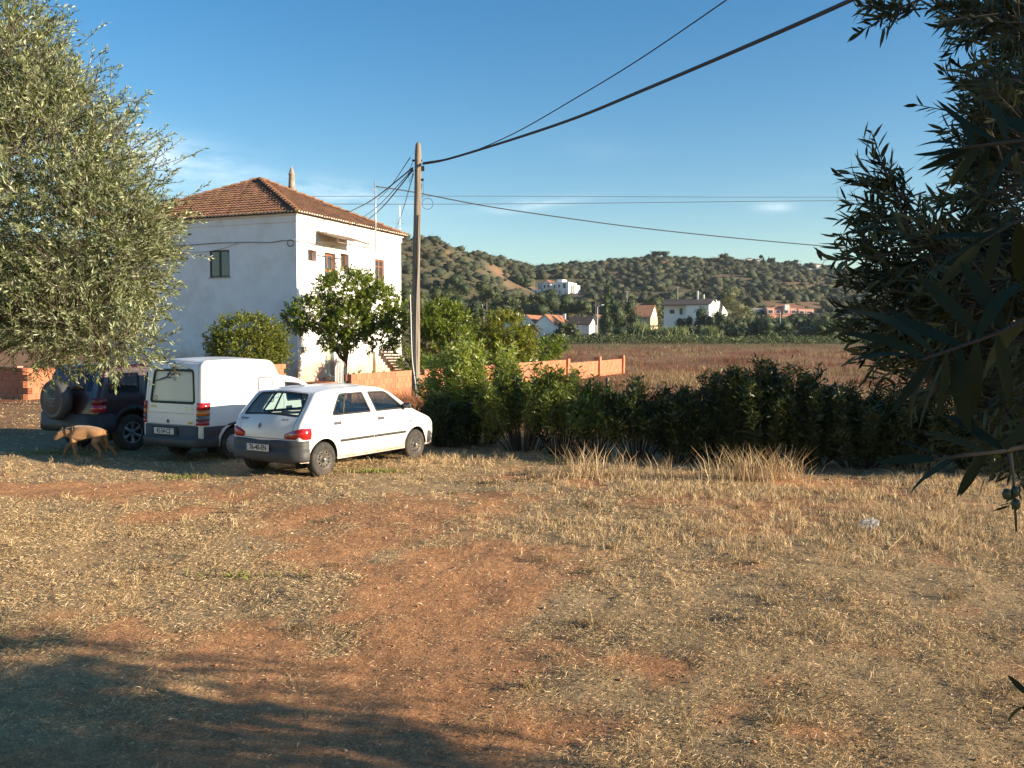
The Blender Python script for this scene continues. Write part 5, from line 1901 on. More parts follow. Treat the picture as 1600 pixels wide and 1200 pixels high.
    for sy in (-1, 1):
        first = None
        for (z0, z1, m_) in ((.668, .745, M_red), (.747, .83, M_smoke), (.832, .93, M_amber), (.932, 1.06, M_red)):
            pth = [(-.60, .782), (-.69, .778), (-.745, .745), (-.765, .665)]
            pth = rpoly([(a, sy * c) for a, c in pth], [0, .04, .05, 0], 5, False)
            Pp = np.array(pth); n = len(Pp); T = unit(np.gradient(Pp, axis=0)); N = np.stack([T[:, 1], -T[:, 0]], 1)
            V = []
            for i in range(n):
                nn = N[i]
                if np.dot(nn, Pp[i] - np.array([0, 0])) < 0: nn = -nn
                lean = .05 * (z0 - .66)
                for z in (z0, z1): V.append((Pp[i][0] + nn[0] * .004 + .07 * (z - .66), Pp[i][1] + nn[1] * .008, z))
            k = np.arange(n * 2).reshape(n, 2)
            o = mobj('tail_light' if first is None else 'lens', npmesh('lens', np.array(V), np.stack([k[:-1, 0], k[1:, 0], k[1:, 1], k[:-1, 1]], -1), m_, smooth=True), t_ if first is None else first)
            solid(o, .03, 0)
            if first is None: first = o
    return t_


def build_suv():
    t_ = thing('off_road_car', 'dark red off-road car with a black covered spare wheel on its tail', 'car')
    r = .355
    Mc = mat('dark_red_paint', (0.030, 0.003, 0.004), 0.4, coat=0.5, noise=.05)
    Mb = mat('suv_black', (0.022, 0.022, 0.025), 0.55)
    strip = rpoly([(3.38, .42), (3.40, .75), (3.32, .95), (3.1, 1.02), (2.45, 1.10), (1.85, 1.62), (1.5, 1.685), (.3, 1.70), (-.52, 1.66), (-.68, 1.20), (-.76, 1.0), (-.79, .75), (-.79, .45)], [0, .1, .1, .15, .3, .3, .4, .6, .12, .25, .15, .1, 0], 6, False)
    zb = .42
    bottom = [(-.6, .45)] + arch(0, .40, .42, zb) + arch(2.56, .40, .42, zb) + [(3.2, .42)]
    def width(x, z):
        w = .89 - .22 * np.clip(z - 1.08, 0, 1) - .05 * np.clip(.6 - z, 0, 1)
        return w - .10 * np.clip((x - 2.7) / .7, 0, 1) ** 2 - .05 * np.clip((-.2 - x) / .6, 0, 1) ** 2
    sh = Shell(strip, bottom, width, .08, lambda x, z: .03 + .03 * float(x > 2.9))
    rd = rpoly([(.38, .52), (1.22, .45), (1.24, 1.09), (1.16, 1.60), (.30, 1.60), (.20, 1.1), (.25, .85)], [.1, .03, .02, .05, .08, .05, .1], 4)
    fd = rpoly([(1.24, .45), (2.1, .45), (2.15, .6), (2.2, 1.09), (1.75, 1.58), (1.18, 1.60), (1.26, 1.09)], [.03, .1, .1, .02, .1, .05, .02], 4)
    w1 = rpoly([(.30, 1.12), (1.17, 1.12), (1.10, 1.54), (.38, 1.54)], .05, 4); w2 = rpoly([(1.30, 1.12), (2.1, 1.12), (1.72, 1.53), (1.24, 1.54)], .05, 4)
    w3 = rpoly([(-.56, 1.13), (.16, 1.13), (.22, 1.54), (-.42, 1.54)], .05, 4)
    for sy in (-1, 1):
        sh.panel_side('body_side', sh.outline, [rd, fd, w3], Mc, t_, sy, full=True)
        side_opening_parts(sh, w3, sy, t_, G_dark, 'quarter_window')
        for nm, dd, ww in (('rear_door', rd, w1), ('front_door', fd, w2)):
            d_ = sh.panel_side(nm, offset(dd, -.005), [ww], Mc, t_, sy); side_opening_parts(sh, ww, sy, d_, G_dark)
            x0 = ww[0][0] + .02
            sh.panel_side('handle', rpoly(rect(x0, .95, x0 + .17, 1.0), .02, 3), [], M_blackpl, d_, sy, off=.012, thick=.02)
            sh.panel_side('door_cladding', [(x0 + .12, .5), (x0 + .72, .5), (x0 + .72, .68), (x0 + .05, .68)], [], Mb, d_, sy, off=.012, thick=.012)
        for cx in (0, 2.56):
            ar = [(cx + .50 * math.cos(a), .40 + .50 * math.sin(a)) for a in np.linspace(.15, math.pi - .15, 16)] + [(cx + .42 * math.cos(a), .40 + .42 * math.sin(a)) for a in np.linspace(math.pi - .15, .15, 16)]
            sh.panel_side('arch_flare', ar, [], Mb, t_, sy, off=.02, thick=.03)
            mb = MB(); n = 16; vs = []
            for k in range(n + 1):
                a = math.pi * k / n
                for y_ in (.5, .86): vs.append((cx + .425 * math.cos(a), sy * y_, .385 + .425 * math.sin(a)))
            mb.add(vs, [(2 * k, 2 * k + 1, 2 * k + 3, 2 * k + 2) for k in range(n)])
            mb.add([(cx - .43, sy * .5, .2), (cx + .43, sy * .5, .2), (cx + .43, sy * .5, .8), (cx - .43, sy * .5, .8)], [(0, 1, 2, 3)])
            mb.build('arch_liner', M_blackpl, t_)
            wheel(t_, cx, sy * .78, r, .205, 'alloy', sy)
        mb = MB(); mb.tube([(-.35, sy * .62, 1.70), (-.2, sy * .63, 1.75), (1.4, sy * .62, 1.76), (1.6, sy * .60, 1.70)], .018, 6); mb.build('roof_rail', Mb, t_, smooth=True)
        mb = MB(); mb.box(2.05, .88 if sy > 0 else -1.05, 1.08, 2.15, 1.05 if sy > 0 else -.88, 1.24); mm = mb.build('wing_mirror', Mb, t_); bevel(mm, .04, 3)
        mb = MB(); mb.tube([(2.1, sy * .78, 1.1), (2.1, sy * .92, 1.13)], .025, 6); mb.build('mirror_stalk', Mb, mm)
        # rear lamps on the corners
        pth = rpoly([(-.60, sy * .878), (-.72, sy * .855), (-.80, sy * .74)], [0, .06, 0], 6, False)
        Pp = np.array(pth); n = len(Pp)
        tops = ((.80, .905, M_red), (.91, 1.06, M_amber)) if sy > 0 else ((.80, .93, M_red), (.935, 1.06, mat('dark_red_lens', (.16, .01, .01), .2, spec=.7)))
        first = None
        for z0, z1, m_ in tops:
            V = [(p[0] + .10 * (z - .8) - .01, p[1] * (1.012 - .0 * z), z) for p in Pp for z in (z0, z1)]
            k = np.arange(n * 2).reshape(n, 2)
            o = mobj('tail_light' if first is None else 'lens', npmesh('lens', np.array(V), np.stack([k[:-1, 0], k[1:, 0], k[1:, 1], k[:-1, 1]], -1), m_, smooth=True), t_ if first is None else first); solid(o, .03, 0)
            first = first or o
    sE = sh.S[-1]
    ws = sh.s_at(1.14, False), sh.s_at(1.60, False)
    windscreen = rpoly([(ws[0], -.66), (ws[0], .66), (ws[1], .62), (ws[1], -.62)], .05, 4)
    g0, g1 = sh.s_at(1.60), sh.s_at(.74)
    gate = rpoly([(g0, -.62), (g1, -.60), (g1, .60), (g0, .62)], .05, 4)
    sh.panel_top('bonnet_and_roof', [(0, -.7), (sE, -.7), (sE, .7), (0, .7)], [windscreen, gate], Mc, t_)
    rw = rpoly([(sh.s_at(1.56), -.56), (sh.s_at(1.18), -.57), (sh.s_at(1.18), .57), (sh.s_at(1.56), .56)], .05, 4)
    tg = sh.panel_top('tailgate', offset(gate, -.006), [rw], Mc, t_)
    sh.panel_top('rear_window', offset(rw, .008), [], G_dark, tg, off=-.006, thick=0)
    sh.panel_top('windscreen', offset(windscreen, .008), [], G_dark, t_, off=-.006, thick=0)
    path = rpoly([(-.42, -.90), (-.70, -.88), (-.86, -.74), (-.90, 0), (-.86, .74), (-.70, .88), (-.42, .90)], [0, .06, .15, .5, .15, .06, 0], 6, False)[::-1]
    sweep('rear_bumper', path, [(-.12, .76), (-.01, .765), (.02, .74), (.02, .60), (.035, .58), (.03, .44), (-.02, .40), (-.1, .40)], Mb, t_)
    path = rpoly([(3.0, -.84), (3.3, -.76), (3.42, -.5), (3.46, 0), (3.42, .5), (3.3, .76), (3.0, .84)], [0, .1, .15, .5, .15, .1, 0], 6, False)
    sweep('front_bumper', path, [(-.03, .42), (.03, .4), (.05, .45), (.05, .72), (.0, .76), (-.06, .76)][::-1], Mb, t_)
    mb = MB(); mb.box(-.6, -.7, .40, 3.2, .7, .56); mb.box(2.2, -.6, .5, 3.1, .6, .95); mb.build('floor_pan', M_blackpl, t_)
    for y_ in (-.36, .36): seat('front_seat', 1.05, y_, .62, .5, t_, .6)
    seat('rear_seat', .25, 0, .62, 1.25, t_, .55, True, True)
    mb = MB(); mb.box(1.95, -.68, .7, 2.35, .68, 1.1); bevel(mb.build('dashboard', M_interior, t_), .05, 3)
    # spare wheel with its cover
    Mx = Matrix.Translation((-.93, .10, 1.02)) @ Matrix.Rotation(R(-90), 4, 'Y')
    Mcov = mat('spare_cover', (.060, .060, .062), .55)
    mb = MB(); mb.lathe([(.30, -.09), (.37, -.08), (.385, 0), (.375, .09), (.345, .125), (.31, .122), (.30, .116), (.26, .116), (.25, .124), (0, .128)], 40, Mx)
    sw = mb.build('spare_wheel_cover', Mcov, t_, smooth=True)
    mb = MB(); mb.box(-.93, -.02, .86, -.74, .22, 1.16); mb.build('wheel_carrier', Mb, t_)
    Fr = rear_frame(-1.0595, .10, 1.02)
    grey = mat('cover_print', (.26, .26, .25), .6)
    def T2(x, y): return Fr @ Matrix.Translation((x, y, 0))
    mb = MB(); mb.lathe([(.0, 0.0), (.072, 0.0)], 24, T2(0, .14) @ Matrix.Diagonal((1, .75, 1, 1))); mb.build('cover_logo', M_black, sw)
    text('cover_lettering', 'LAND\nROVER', .030, T2(0, .14) @ Matrix.Translation((0, 0, .002)), grey, sw)
    text('cover_lettering', 'Freelander', .064, T2(0, .03), grey, sw, bold=.001)
    mb = MB()
    for (y, ws_) in ((-.028, (-.075, -.005, .012, .078)), (-.068, (-.035, .035)), (-.115, (-.085, -.03, -.01, .085))):
        for k in range(0, len(ws_), 2): mb.box(ws_[k], y - .010, 0, ws_[k + 1], y + .010, .001, Fr)
    mb.build('cover_small_print', mat('cover_print_dim', (.15, .15, .145), .6), sw)
    mb = MB(); n = 16
    vs = []
    for k in range(n + 1):
        a = math.pi * (1.12 + .76 * k / n)
        for rr in (.108, .114): vs.append(Fr @ Vector((rr * math.cos(a), -.125 + rr * math.sin(a) * .75, .001)))
    mb.add(vs, [(2 * k, 2 * k + 1, 2 * k + 3, 2 * k + 2) for k in range(n)]); mb.build('cover_arc', grey, sw)
    return t_


def park(o, contact_px, contact_py, wx, wy, yaw):
    """stand the vehicle so that its wheel at local (wx, wy) touches the ground under the given photo point"""
    c = gp(contact_px, contact_py)
    a = R(90) - yaw
    ca, sa = math.cos(a), math.sin(a)
    o.rotation_euler = (0, 0, a)
    o.location = (c.x - (wx * ca - wy * sa), c.y - (wx * sa + wy * ca), .0)
    return o


hatch = park(build_hatch(), 504.5, 744, 0, -.74, R(31))
van = park(build_van(), 364, 717, 0, -.72, R(30))
suv = park(build_suv(), 207, 704, 0, -.84, R(30))

# ================================================================ VEGETATION
M_bark = mat('olive_bark', (0.115, 0.092, 0.07), 0.95, noise=.5, nscale=7, bump=.05, bscale=9, dirt=(.05, .04, .03), dscale=5)
M_twig = mat('twig', (0.10, 0.08, 0.055), 0.9, noise=.2)
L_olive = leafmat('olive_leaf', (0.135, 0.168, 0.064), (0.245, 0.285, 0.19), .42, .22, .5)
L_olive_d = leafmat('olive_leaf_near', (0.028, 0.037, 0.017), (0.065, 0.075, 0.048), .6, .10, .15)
L_citrus = leafmat('citrus_leaf', (0.125, 0.185, 0.025), None, .35, .28, .5, (1.9, 1.8, .4))
L_bush = leafmat('round_bush_leaf', (0.115, 0.155, 0.02), None, .45, .2, .4, (1.8, 1.7, .5))
L_oleander = leafmat('shaded_shrub_leaf', (0.034, 0.056, 0.013), (0.05, 0.07, 0.022), .42, .2, .45, (1.8, 1.7, .5))  # darkened to put the hedge row's shade into the leaf colour
L_scrub = leafmat('scrub_leaf', (0.092, 0.102, 0.062), None, .75, .08, .2)
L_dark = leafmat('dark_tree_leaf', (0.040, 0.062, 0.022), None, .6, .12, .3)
L_mid = leafmat('garden_tree_leaf', (0.065, 0.085, 0.030), None, .6, .15, .3)
L_reed = leafmat('cane_leaf', (0.17, 0.20, 0.09), None, .6, .2, .3)


def leafobj(name, V, Fc, C, m, parent, off, stuff=True):
    V = V - np.array(off)[None]
    o = mobj(name, npmesh(name, V, Fc, m, col=C), parent)
    if stuff: tag(o, kind='stuff')
    return o


def limbs(mb, rng, base, dirv, L_, r, depth, spread=.5, up=.25):
    """a limb that wanders and forks"""
    p = Vector(base); d = Vector(dirv).normalized(); pts = [p.copy()]; rad = [r]
    n = 4
    for i in range(n):
        d = (d + Vector(tuple(rng.normal(0, .16, 3))) + Vector((0, 0, up * .15))).normalized()
        p = p + d * (L_ / n); pts.append(p.copy()); rad.append(r * (1 - .45 * (i + 1) / n))
    mb.tube(pts, rad, 8 if r > .05 else 5)
    ends = [p]
    if depth > 0:
        for k in range(rng.integers(2, 4)):
            j = 2 if k == 0 else n
            nd = (d + Vector(tuple(rng.normal(0, spread, 3))) + Vector((0, 0, up))).normalized()
            ends += limbs(mb, rng, pts[j if k == 0 else n], nd, L_ * (.65 + .2 * rng.random()), r * .55, depth - 1, spread, up)
    return ends


def tree(name, label, cat, base, lobes, n, per, L_, W_, tl, leafm, seed, trunk=None, group=None, bark=None, shell=.5, up=.2, spread=.3, warm=.1, openness=.9, twigs=False, fork=3, depth=2, cut=None, limb=.8):
    rng = np.random.default_rng(seed)
    base = Vector(base)
    t_ = thing(name, label, cat, base, 0, group)
    P, O = lobes_pts(rng, n, lobes, shell)
    # thin some patches so that sky shows
    g = fbm(P[:, 0] * 1.7 / max(tl, .2) * .4 + seed, (P[:, 2] + P[:, 1] * .7) * 1.7 / max(tl, .2) * .4, seed, 3)
    k = g > .36
    P = P[k]; O = O[k]
    if cut is not None:
        k = cut(P); P = P[k]; O = O[k]
    V, Fc, C, ax, tls = twig_cloud(rng, P, O, per, L_, W_, tl, up=up, spread=spread, warm=warm, openness=openness)
    leafobj('crown', V, Fc, C, leafm, t_, base)
    if twigs:
        V, Fc = tri_twigs(P, ax, tls, .0035 if L_ < .08 else .008)
        leafobj('twigs', V, Fc, np.ones((len(V), 3)), M_twig, t_, base)
    mb = MB(); r, h, lean = trunk or (.15, 1.2, (0, 0))
    top = Vector((lean[0], lean[1], h))
    mb.tube([(0, 0, -.1), (lean[0] * .2, lean[1] * .2, h * .3), (lean[0] * .6, lean[1] * .6, h * .65), top], [r * 1.25, r, r * .85, r * .72], 10)
    cen = Vector(tuple(np.average(np.array([l[:3] for l in lobes]), axis=0, weights=[l[3] * l[4] * l[5] for l in lobes]))) - base
    size = max(l[3] for l in lobes)
    for i in range(fork):
        lb = lobes[i % len(lobes)]
        tgt = (Vector(lb[:3]) - base - top)
        d = (tgt.normalized() + Vector((math.cos(i * 2.3), math.sin(i * 2.3), .3)) * .45).normalized()
        limbs(mb, rng, top - Vector((0, 0, .06)), d, (max(tgt.length * .75, size * .5)) * limb, r * .55, depth, up=.2)
    mb.build('trunk', bark or M_bark, t_, smooth=True)
    return t_


# ---- the sunlit olive at the left
def alobe(px, py, D, rx, ry, rz):
    p = at(px, py, D)
    return (p.x, p.y, p.z, rx, ry, rz)


tree('olive_tree', 'big sunlit silvery olive tree hanging over the dark car at the left edge', 'tree', (-6.6, 9.6, 0),
     [alobe(-70, 270, 9.4, 1.75, 1.8, 1.8), alobe(60, 340, 9.0, 1.35, 1.3, 1.45), alobe(-90, 60, 9.6, 1.2, 1.4, 1.2), alobe(150, 400, 8.8, .70, .9, .95), alobe(82, 220, 9.0, .60, .8, .75),
      alobe(120, 503, 8.6, .72, .8, .48), alobe(-80, 445, 9.0, 1.0, 1.0, .55), alobe(30, 100, 9.0, .45, .6, .5), alobe(190, 540, 8.5, .38, .6, .26), alobe(205, 385, 8.8, .36, .5, .55), alobe(-260, 250, 10, 1.9, 1.8, 2.2)],
     15000, 17, .056, .014, .22, L_olive, 11, trunk=(.26, 1.5, (.15, -.1)), shell=.60, up=.32, spread=.38, warm=.10, openness=.75, twigs=True, fork=6, limb=.42)

# ---- the near olive at the right: shade for the foreground; its outer twigs hang before the camera
def near_cut(P):
    far = 5.75 - (P[:, 0] + 1.2) * .306 + .25 * (fbm(P[:, 0] * 1.5, P[:, 2] * 1.5, 5, 3) - .5)
    k_ = P[:, 2] / math.tan(SUN_EL); sx = P[:, 0] - k_ * math.cos(R(17)); sy = P[:, 1] + k_ * math.sin(R(17))
    lit = (sx > -.25 - .9 * (sy - 4.4)) & (sy > 4.15)
    return (P[:, 1] < far) & ~lit & ~((P[:, 0] / np.maximum(P[:, 1], .2) < .50) & (P[:, 1] > .3))


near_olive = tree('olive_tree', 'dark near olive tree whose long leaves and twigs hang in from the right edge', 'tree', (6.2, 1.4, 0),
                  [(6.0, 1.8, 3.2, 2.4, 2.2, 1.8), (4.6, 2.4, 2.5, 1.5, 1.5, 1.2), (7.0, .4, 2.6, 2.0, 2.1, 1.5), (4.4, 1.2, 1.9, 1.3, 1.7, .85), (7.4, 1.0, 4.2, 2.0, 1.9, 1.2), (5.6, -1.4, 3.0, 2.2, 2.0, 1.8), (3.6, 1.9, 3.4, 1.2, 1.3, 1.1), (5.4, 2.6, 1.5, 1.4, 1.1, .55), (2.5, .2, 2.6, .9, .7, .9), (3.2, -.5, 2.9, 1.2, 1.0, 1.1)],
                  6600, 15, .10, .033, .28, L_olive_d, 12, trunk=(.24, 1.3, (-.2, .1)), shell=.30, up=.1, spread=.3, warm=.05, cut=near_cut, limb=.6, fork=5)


def img_lobes(rng, n, specs):
    P = []; O = []
    w = np.array([s_[5] for s_ in specs], float); ks = rng.choice(len(specs), n, p=w / w.sum())
    for k in ks:
        px, py, rx, ry, (d0, d1), _ = specs[k]
        a = rng.random() * 2 * math.pi; q = math.sqrt(rng.random())
        D = d0 + (d1 - d0) * rng.random()
        v = at(px + rx * q * math.cos(a), py + ry * q * math.sin(a), D); P.append(tuple(v))
        o_ = Vector((-.8 + .5 * math.cos(a), -.25, -.05 - .45 * math.sin(a))).normalized(); O.append(tuple(o_))
    return np.array(P), np.array(O)


rng = np.random.default_rng(77)
# sprays of the same tree between 1.9 and 3.4 m from the camera
specs = [(1580, 300, 75, 190, (2.0, 3.6), 9), (1600, 120, 70, 130, (2.2, 3.6), 5), (1540, 520, 120, 120, (2.0, 3.6), 9), (1480, 430, 85, 70, (2.0, 3.0), 4), (1400, 400, 50, 50, (2.0, 2.8), .9), (1370, 470, 50, 60, (2.2, 2.8), 1.6),
         (1360, 335, 22, 38, (2.2, 2.6), .5), (1325, 400, 14, 10, (2.2, 2.5), .14), (1350, 305, 14, 22, (2.2, 2.5), .2), (1520, 20, 70, 28, (2.2, 3.2), 1.3), (1370, 8, 34, 14, (2.3, 2.7), .3), (1525, 190, 28, 45, (2.2, 3.0), .6),
         (1580, 640, 60, 90, (2.2, 3.8), 2.6), (1440, 560, 70, 55, (2.3, 3.4), 2.4), (1505, 300, 25, 50, (2.2, 3), .4), (1345, 520, 18, 30, (2.3, 2.7), .3)]
specs = [(a + (45 if a < 1560 else 20), c, r1 * .85, r2 * .92, d, w) for (a, c, r1, r2, d, w) in specs]
P, O = img_lobes(rng, 1500, specs)
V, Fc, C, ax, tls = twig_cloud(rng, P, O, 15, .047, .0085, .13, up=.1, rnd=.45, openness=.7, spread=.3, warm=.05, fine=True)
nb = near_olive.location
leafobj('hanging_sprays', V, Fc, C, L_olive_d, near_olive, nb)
V, Fc = tri_twigs(P, ax, tls, .0022)
leafobj('twigs', V, Fc, np.ones((len(V), 3)), M_twig, near_olive, nb)

# large leaves right before the camera: every leaf an object
def leaf_mesh(rng, m):
    n = 7; V = []; 
    bend = rng.uniform(-.12, .12); fold = rng.uniform(.1, .3)
    for i in range(n + 1):
        t_ = i / n; w = .10 * (math.sin(math.pi * min(1, t_ * .97 + .03)) ** .72) * (1 - .25 * t_)
        z = bend * math.sin(math.pi * t_) - .12 * t_ * t_
        V += [(t_, -w, z + w * fold), (t_, 0, z), (t_, w, z + w * fold)]
    Fq = []
    for i in range(n):
        a = i * 3; Fq += [(a, a + 3, a + 4, a + 1), (a + 1, a + 4, a + 5, a + 2)]
    me = bpy.data.meshes.new('leaf'); me.from_pydata(V, [], Fq); me.materials.append(m)
    me.polygons.foreach_set('use_smooth', [True] * len(me.polygons))
    ca = me.color_attributes.new('Col', 'FLOAT_COLOR', 'POINT'); v = rng.uniform(.8, 1.25)
    for d in ca.data: d.color = (v, v, v * .9, 1)
    return me


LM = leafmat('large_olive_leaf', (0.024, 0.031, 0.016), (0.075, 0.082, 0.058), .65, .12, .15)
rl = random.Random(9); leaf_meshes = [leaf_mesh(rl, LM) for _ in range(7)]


def near_branch(pts, D, leaves, rad=.0014):
    """pts: photo points of a twig at depth D (per point); leaves: (f along, photo dx, dy of tip, length m, depth shift)"""
    W_ = [at(x, y, d) for (x, y), d in zip(pts, D)]
    mb = MB(); mb.tube(W_, [rad * (1.2 - .6 * i / len(W_)) for i in range(len(W_))], 7)
    br = mb.build('branch', mat('dark_stem', (.045, .036, .026), .9), near_olive, smooth=True, off=nb)
    n = len(W_)
    for (f_, dx, dy, L_, dd) in leaves:
        q = f_ * (n - 1); i = min(int(q), n - 2)
        b0 = W_[i].lerp(W_[i + 1], q - i)
        d0 = D[i] + (D[i + 1] - D[i]) * (q - i)
        px, py = proj(b0)
        tip = at(px + dx * 1.15, py + dy * 1.15, d0 + dd)
        X = (tip - b0); ln = X.length; X.normalize()
        Z = (Vector((0, -.55, .8)) + Vector((rl.uniform(-.5, .5), rl.uniform(-.5, .5), rl.uniform(-.3, .3)))); Y = Z.cross(X).normalized(); Z = X.cross(Y)
        o = bpy.data.objects.new('leaf', rl.choice(leaf_meshes)); link(o, br)
        p = b0 - nb
        sc = ln; wv = sc * rl.uniform(.85, 1.15)
        o.matrix_local = Matrix(((X.x * sc, Y.x * wv, Z.x * sc, p.x), (X.y * sc, Y.y * wv, Z.y * sc, p.y), (X.z * sc, Y.z * wv, Z.z * sc, p.z), (0, 0, 0, 1)))
    return br


near_branch([(1640, 690), (1560, 706), (1500, 712), (1460, 718)], [.62, .6, .58, .57],
            [(1, -40, 15, 0, .02), (.93, -85, -2, 0, 0), (.9, -60, -32, 0, .03), (.72, -70, 45, 0, .01), (.66, -55, 30, 0, .02), (.5, -30, 60, 0, .0), (.45, -40, 60, 0, .02), (.42, -90, -38, 0, .02), (.3, 50, -60, 0, 0), (.1, 60, 50, 0, 0), (.3, -80, -60, 0, .05)])
near_branch([(1660, 470), (1560, 520), (1490, 545), (1440, 562)], [.66, .64, .62, .60],
            [(1, -70, 30, 0, .02), (.98, -100, -8, 0, .0), (.95, -110, -42, 0, .03), (.9, -60, 75, 0, 0), (.86, -120, -75, 0, .02), (.82, -50, 105, 0, .02), (.75, -5, 95, 0, 0), (.7, -60, 110, 0, .03), (.62, 8, 120, 0, -.01), (.6, -100, -60, 0, .04), (.5, -15, 130, 0, .02), (.45, -90, -95, 0, .02), (.35, 25, 105, 0, 0), (.3, -60, -100, 0, .03), (.2, 30, 120, 0, 0), (.15, -70, 70, 0, .05), (.5, 60, -90, 0, .02)])
near_branch([(1680, 210), (1610, 218), (1550, 225), (1500, 232)], [.74, .72, .70, .69],
            [(1, -62, 2, 0, .0), (1, -66, 16, 0, .02), (.93, -70, -8, 0, .02), (.88, -72, 26, 0, .0), (.8, -40, 58, 0, .0), (.75, -60, 60, 0, .03), (.7, -18, 60, 0, 0), (.6, -80, -70, 0, .03), (.55, -30, -70, 0, .03), (.5, 15, 75, 0, 0), (.4, -60, 78, 0, .02), (.3, 40, 50, 0, 0), (.85, -20, -50, 0, .02), (.25, -70, -40, 0, .05)])
near_branch([(1640, 1060), (1615, 1085), (1600, 1108)], [.6, .59, .58], [(1, -25, -10, 0, 0), (.9, -28, 20, 0, .01), (.6, -30, -30, 0, 0)], .0015)
near_branch([(1640, 330), (1580, 350), (1530, 380)], [.9, .88, .86], [(1, -70, 40, 0, .02), (.95, -60, 65, 0, 0), (.8, -90, -5, 0, .02), (.7, -20, 80, 0, 0), (.5, -80, 50, 0, .02), (.4, 0, 90, 0, .03), (.3, -70, -40, 0, 0), (.2, 30, 70, 0, 0)])
# a stalk with small green olives
sb = at(1580, 690, .62)
mb = MB(); mb.tube([at(1578, 708, .60), at(1583, 740, .60), at(1588, 830, .605)], [.0012, .001, .0008], 5)
br = mb.build('branch', M_twig, near_olive, smooth=True, off=nb)
M_fruit = mat('green_olive', (.035, .05, .022), .45)
for (x, y) in ((1573, 772), (1586, 768), (1587, 788)):
    mb = MB(); p = at(x, y, .60); mb.lathe([(0, -.0040), (.0020, -.0032), (.0030, 0), (.0020, .0032), (0, .0040)], 10, Matrix.Translation(p)); mb.build('fruit', M_fruit, br, smooth=True, off=nb)

# ---- dark trees on the right beyond
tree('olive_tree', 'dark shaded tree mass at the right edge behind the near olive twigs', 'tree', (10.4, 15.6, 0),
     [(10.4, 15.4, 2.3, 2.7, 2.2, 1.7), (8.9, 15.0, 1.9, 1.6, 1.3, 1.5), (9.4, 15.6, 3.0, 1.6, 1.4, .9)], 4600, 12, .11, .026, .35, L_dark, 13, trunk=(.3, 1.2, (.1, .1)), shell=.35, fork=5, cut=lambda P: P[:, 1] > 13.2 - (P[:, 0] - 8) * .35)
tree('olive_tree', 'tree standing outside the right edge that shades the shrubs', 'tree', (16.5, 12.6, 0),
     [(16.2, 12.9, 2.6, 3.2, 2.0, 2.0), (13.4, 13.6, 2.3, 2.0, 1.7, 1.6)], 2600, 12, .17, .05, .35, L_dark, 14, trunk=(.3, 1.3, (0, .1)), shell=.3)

# ---- the row of shrubs
def shrub(label, px, D, ytop, wpx, seed, zlow=.35, leaf=.135, n=None, group='shrubs in the hedge row', dome=.8, m=None):
    rng = np.random.default_rng(seed)
    base = at(px, 600, D); base.z = tz(base.x, D)
    H = at(px, ytop, D).z - base.z; rw = wpx / F * D / 2 * 1.45
    t_ = thing('hedge_shrub', label, 'shrub', base, 0, group)
    ns = int(46 * rw / .8)
    mb = MB(); S_ = []; 
    for i in range(ns):
        a = rng.random() * 2 * math.pi; q = rng.random() ** .6
        e = Vector((math.cos(a) * q * rw, math.sin(a) * q * min(rw, 1.1), H * (1 - .30 * q ** 3) * (.62 + .42 * rng.random())))
        b0 = Vector((e.x * .35, e.y * .35, 0)); md = b0.lerp(e, .5) + Vector((e.x * .12, e.y * .12, 0))
        mb.tube([b0, md, e], [.014, .010, .004], 4, cap=False)
        S_.append((b0, md, e))
    tag(mb.build('stems', mat('dark_stem', (.045, .036, .026), .9), t_), kind='stuff')
    n = n or int(175 * H)
    P = []; A = []
    for (b0, md, e) in S_:
        f_ = rng.random(n) ** .6
        for t2 in f_:
            p = b0 * (1 - t2) ** 2 + md * (2 * t2 * (1 - t2)) + e * t2 * t2
            if p.z < zlow * (.6 + .9 * rng.random()): continue
            P.append(tuple(p)); A.append(tuple((e - md).normalized()))
    P = np.array(P) + rng.normal(0, .05, (len(P), 3)); A = np.array(A)
    pr = rdir(rng, len(P)); pr[:, 2] = pr[:, 2] * .5 + .1
    Dd = unit(A * .55 + unit(pr) * .9)
    N = unit(A * .25 + rdir(rng, len(P)))
    L_ = leaf * (.6 + .6 * rng.random(len(P)))
    V, Fc = leaves_arr(P, Dd, N, L_, L_ * .21, fold=.1, droop=.08)
    leafobj('foliage', V, Fc, leafcol(rng, len(P), .28, .25), m or L_oleander, t_, (0, 0, 0))
    return t_


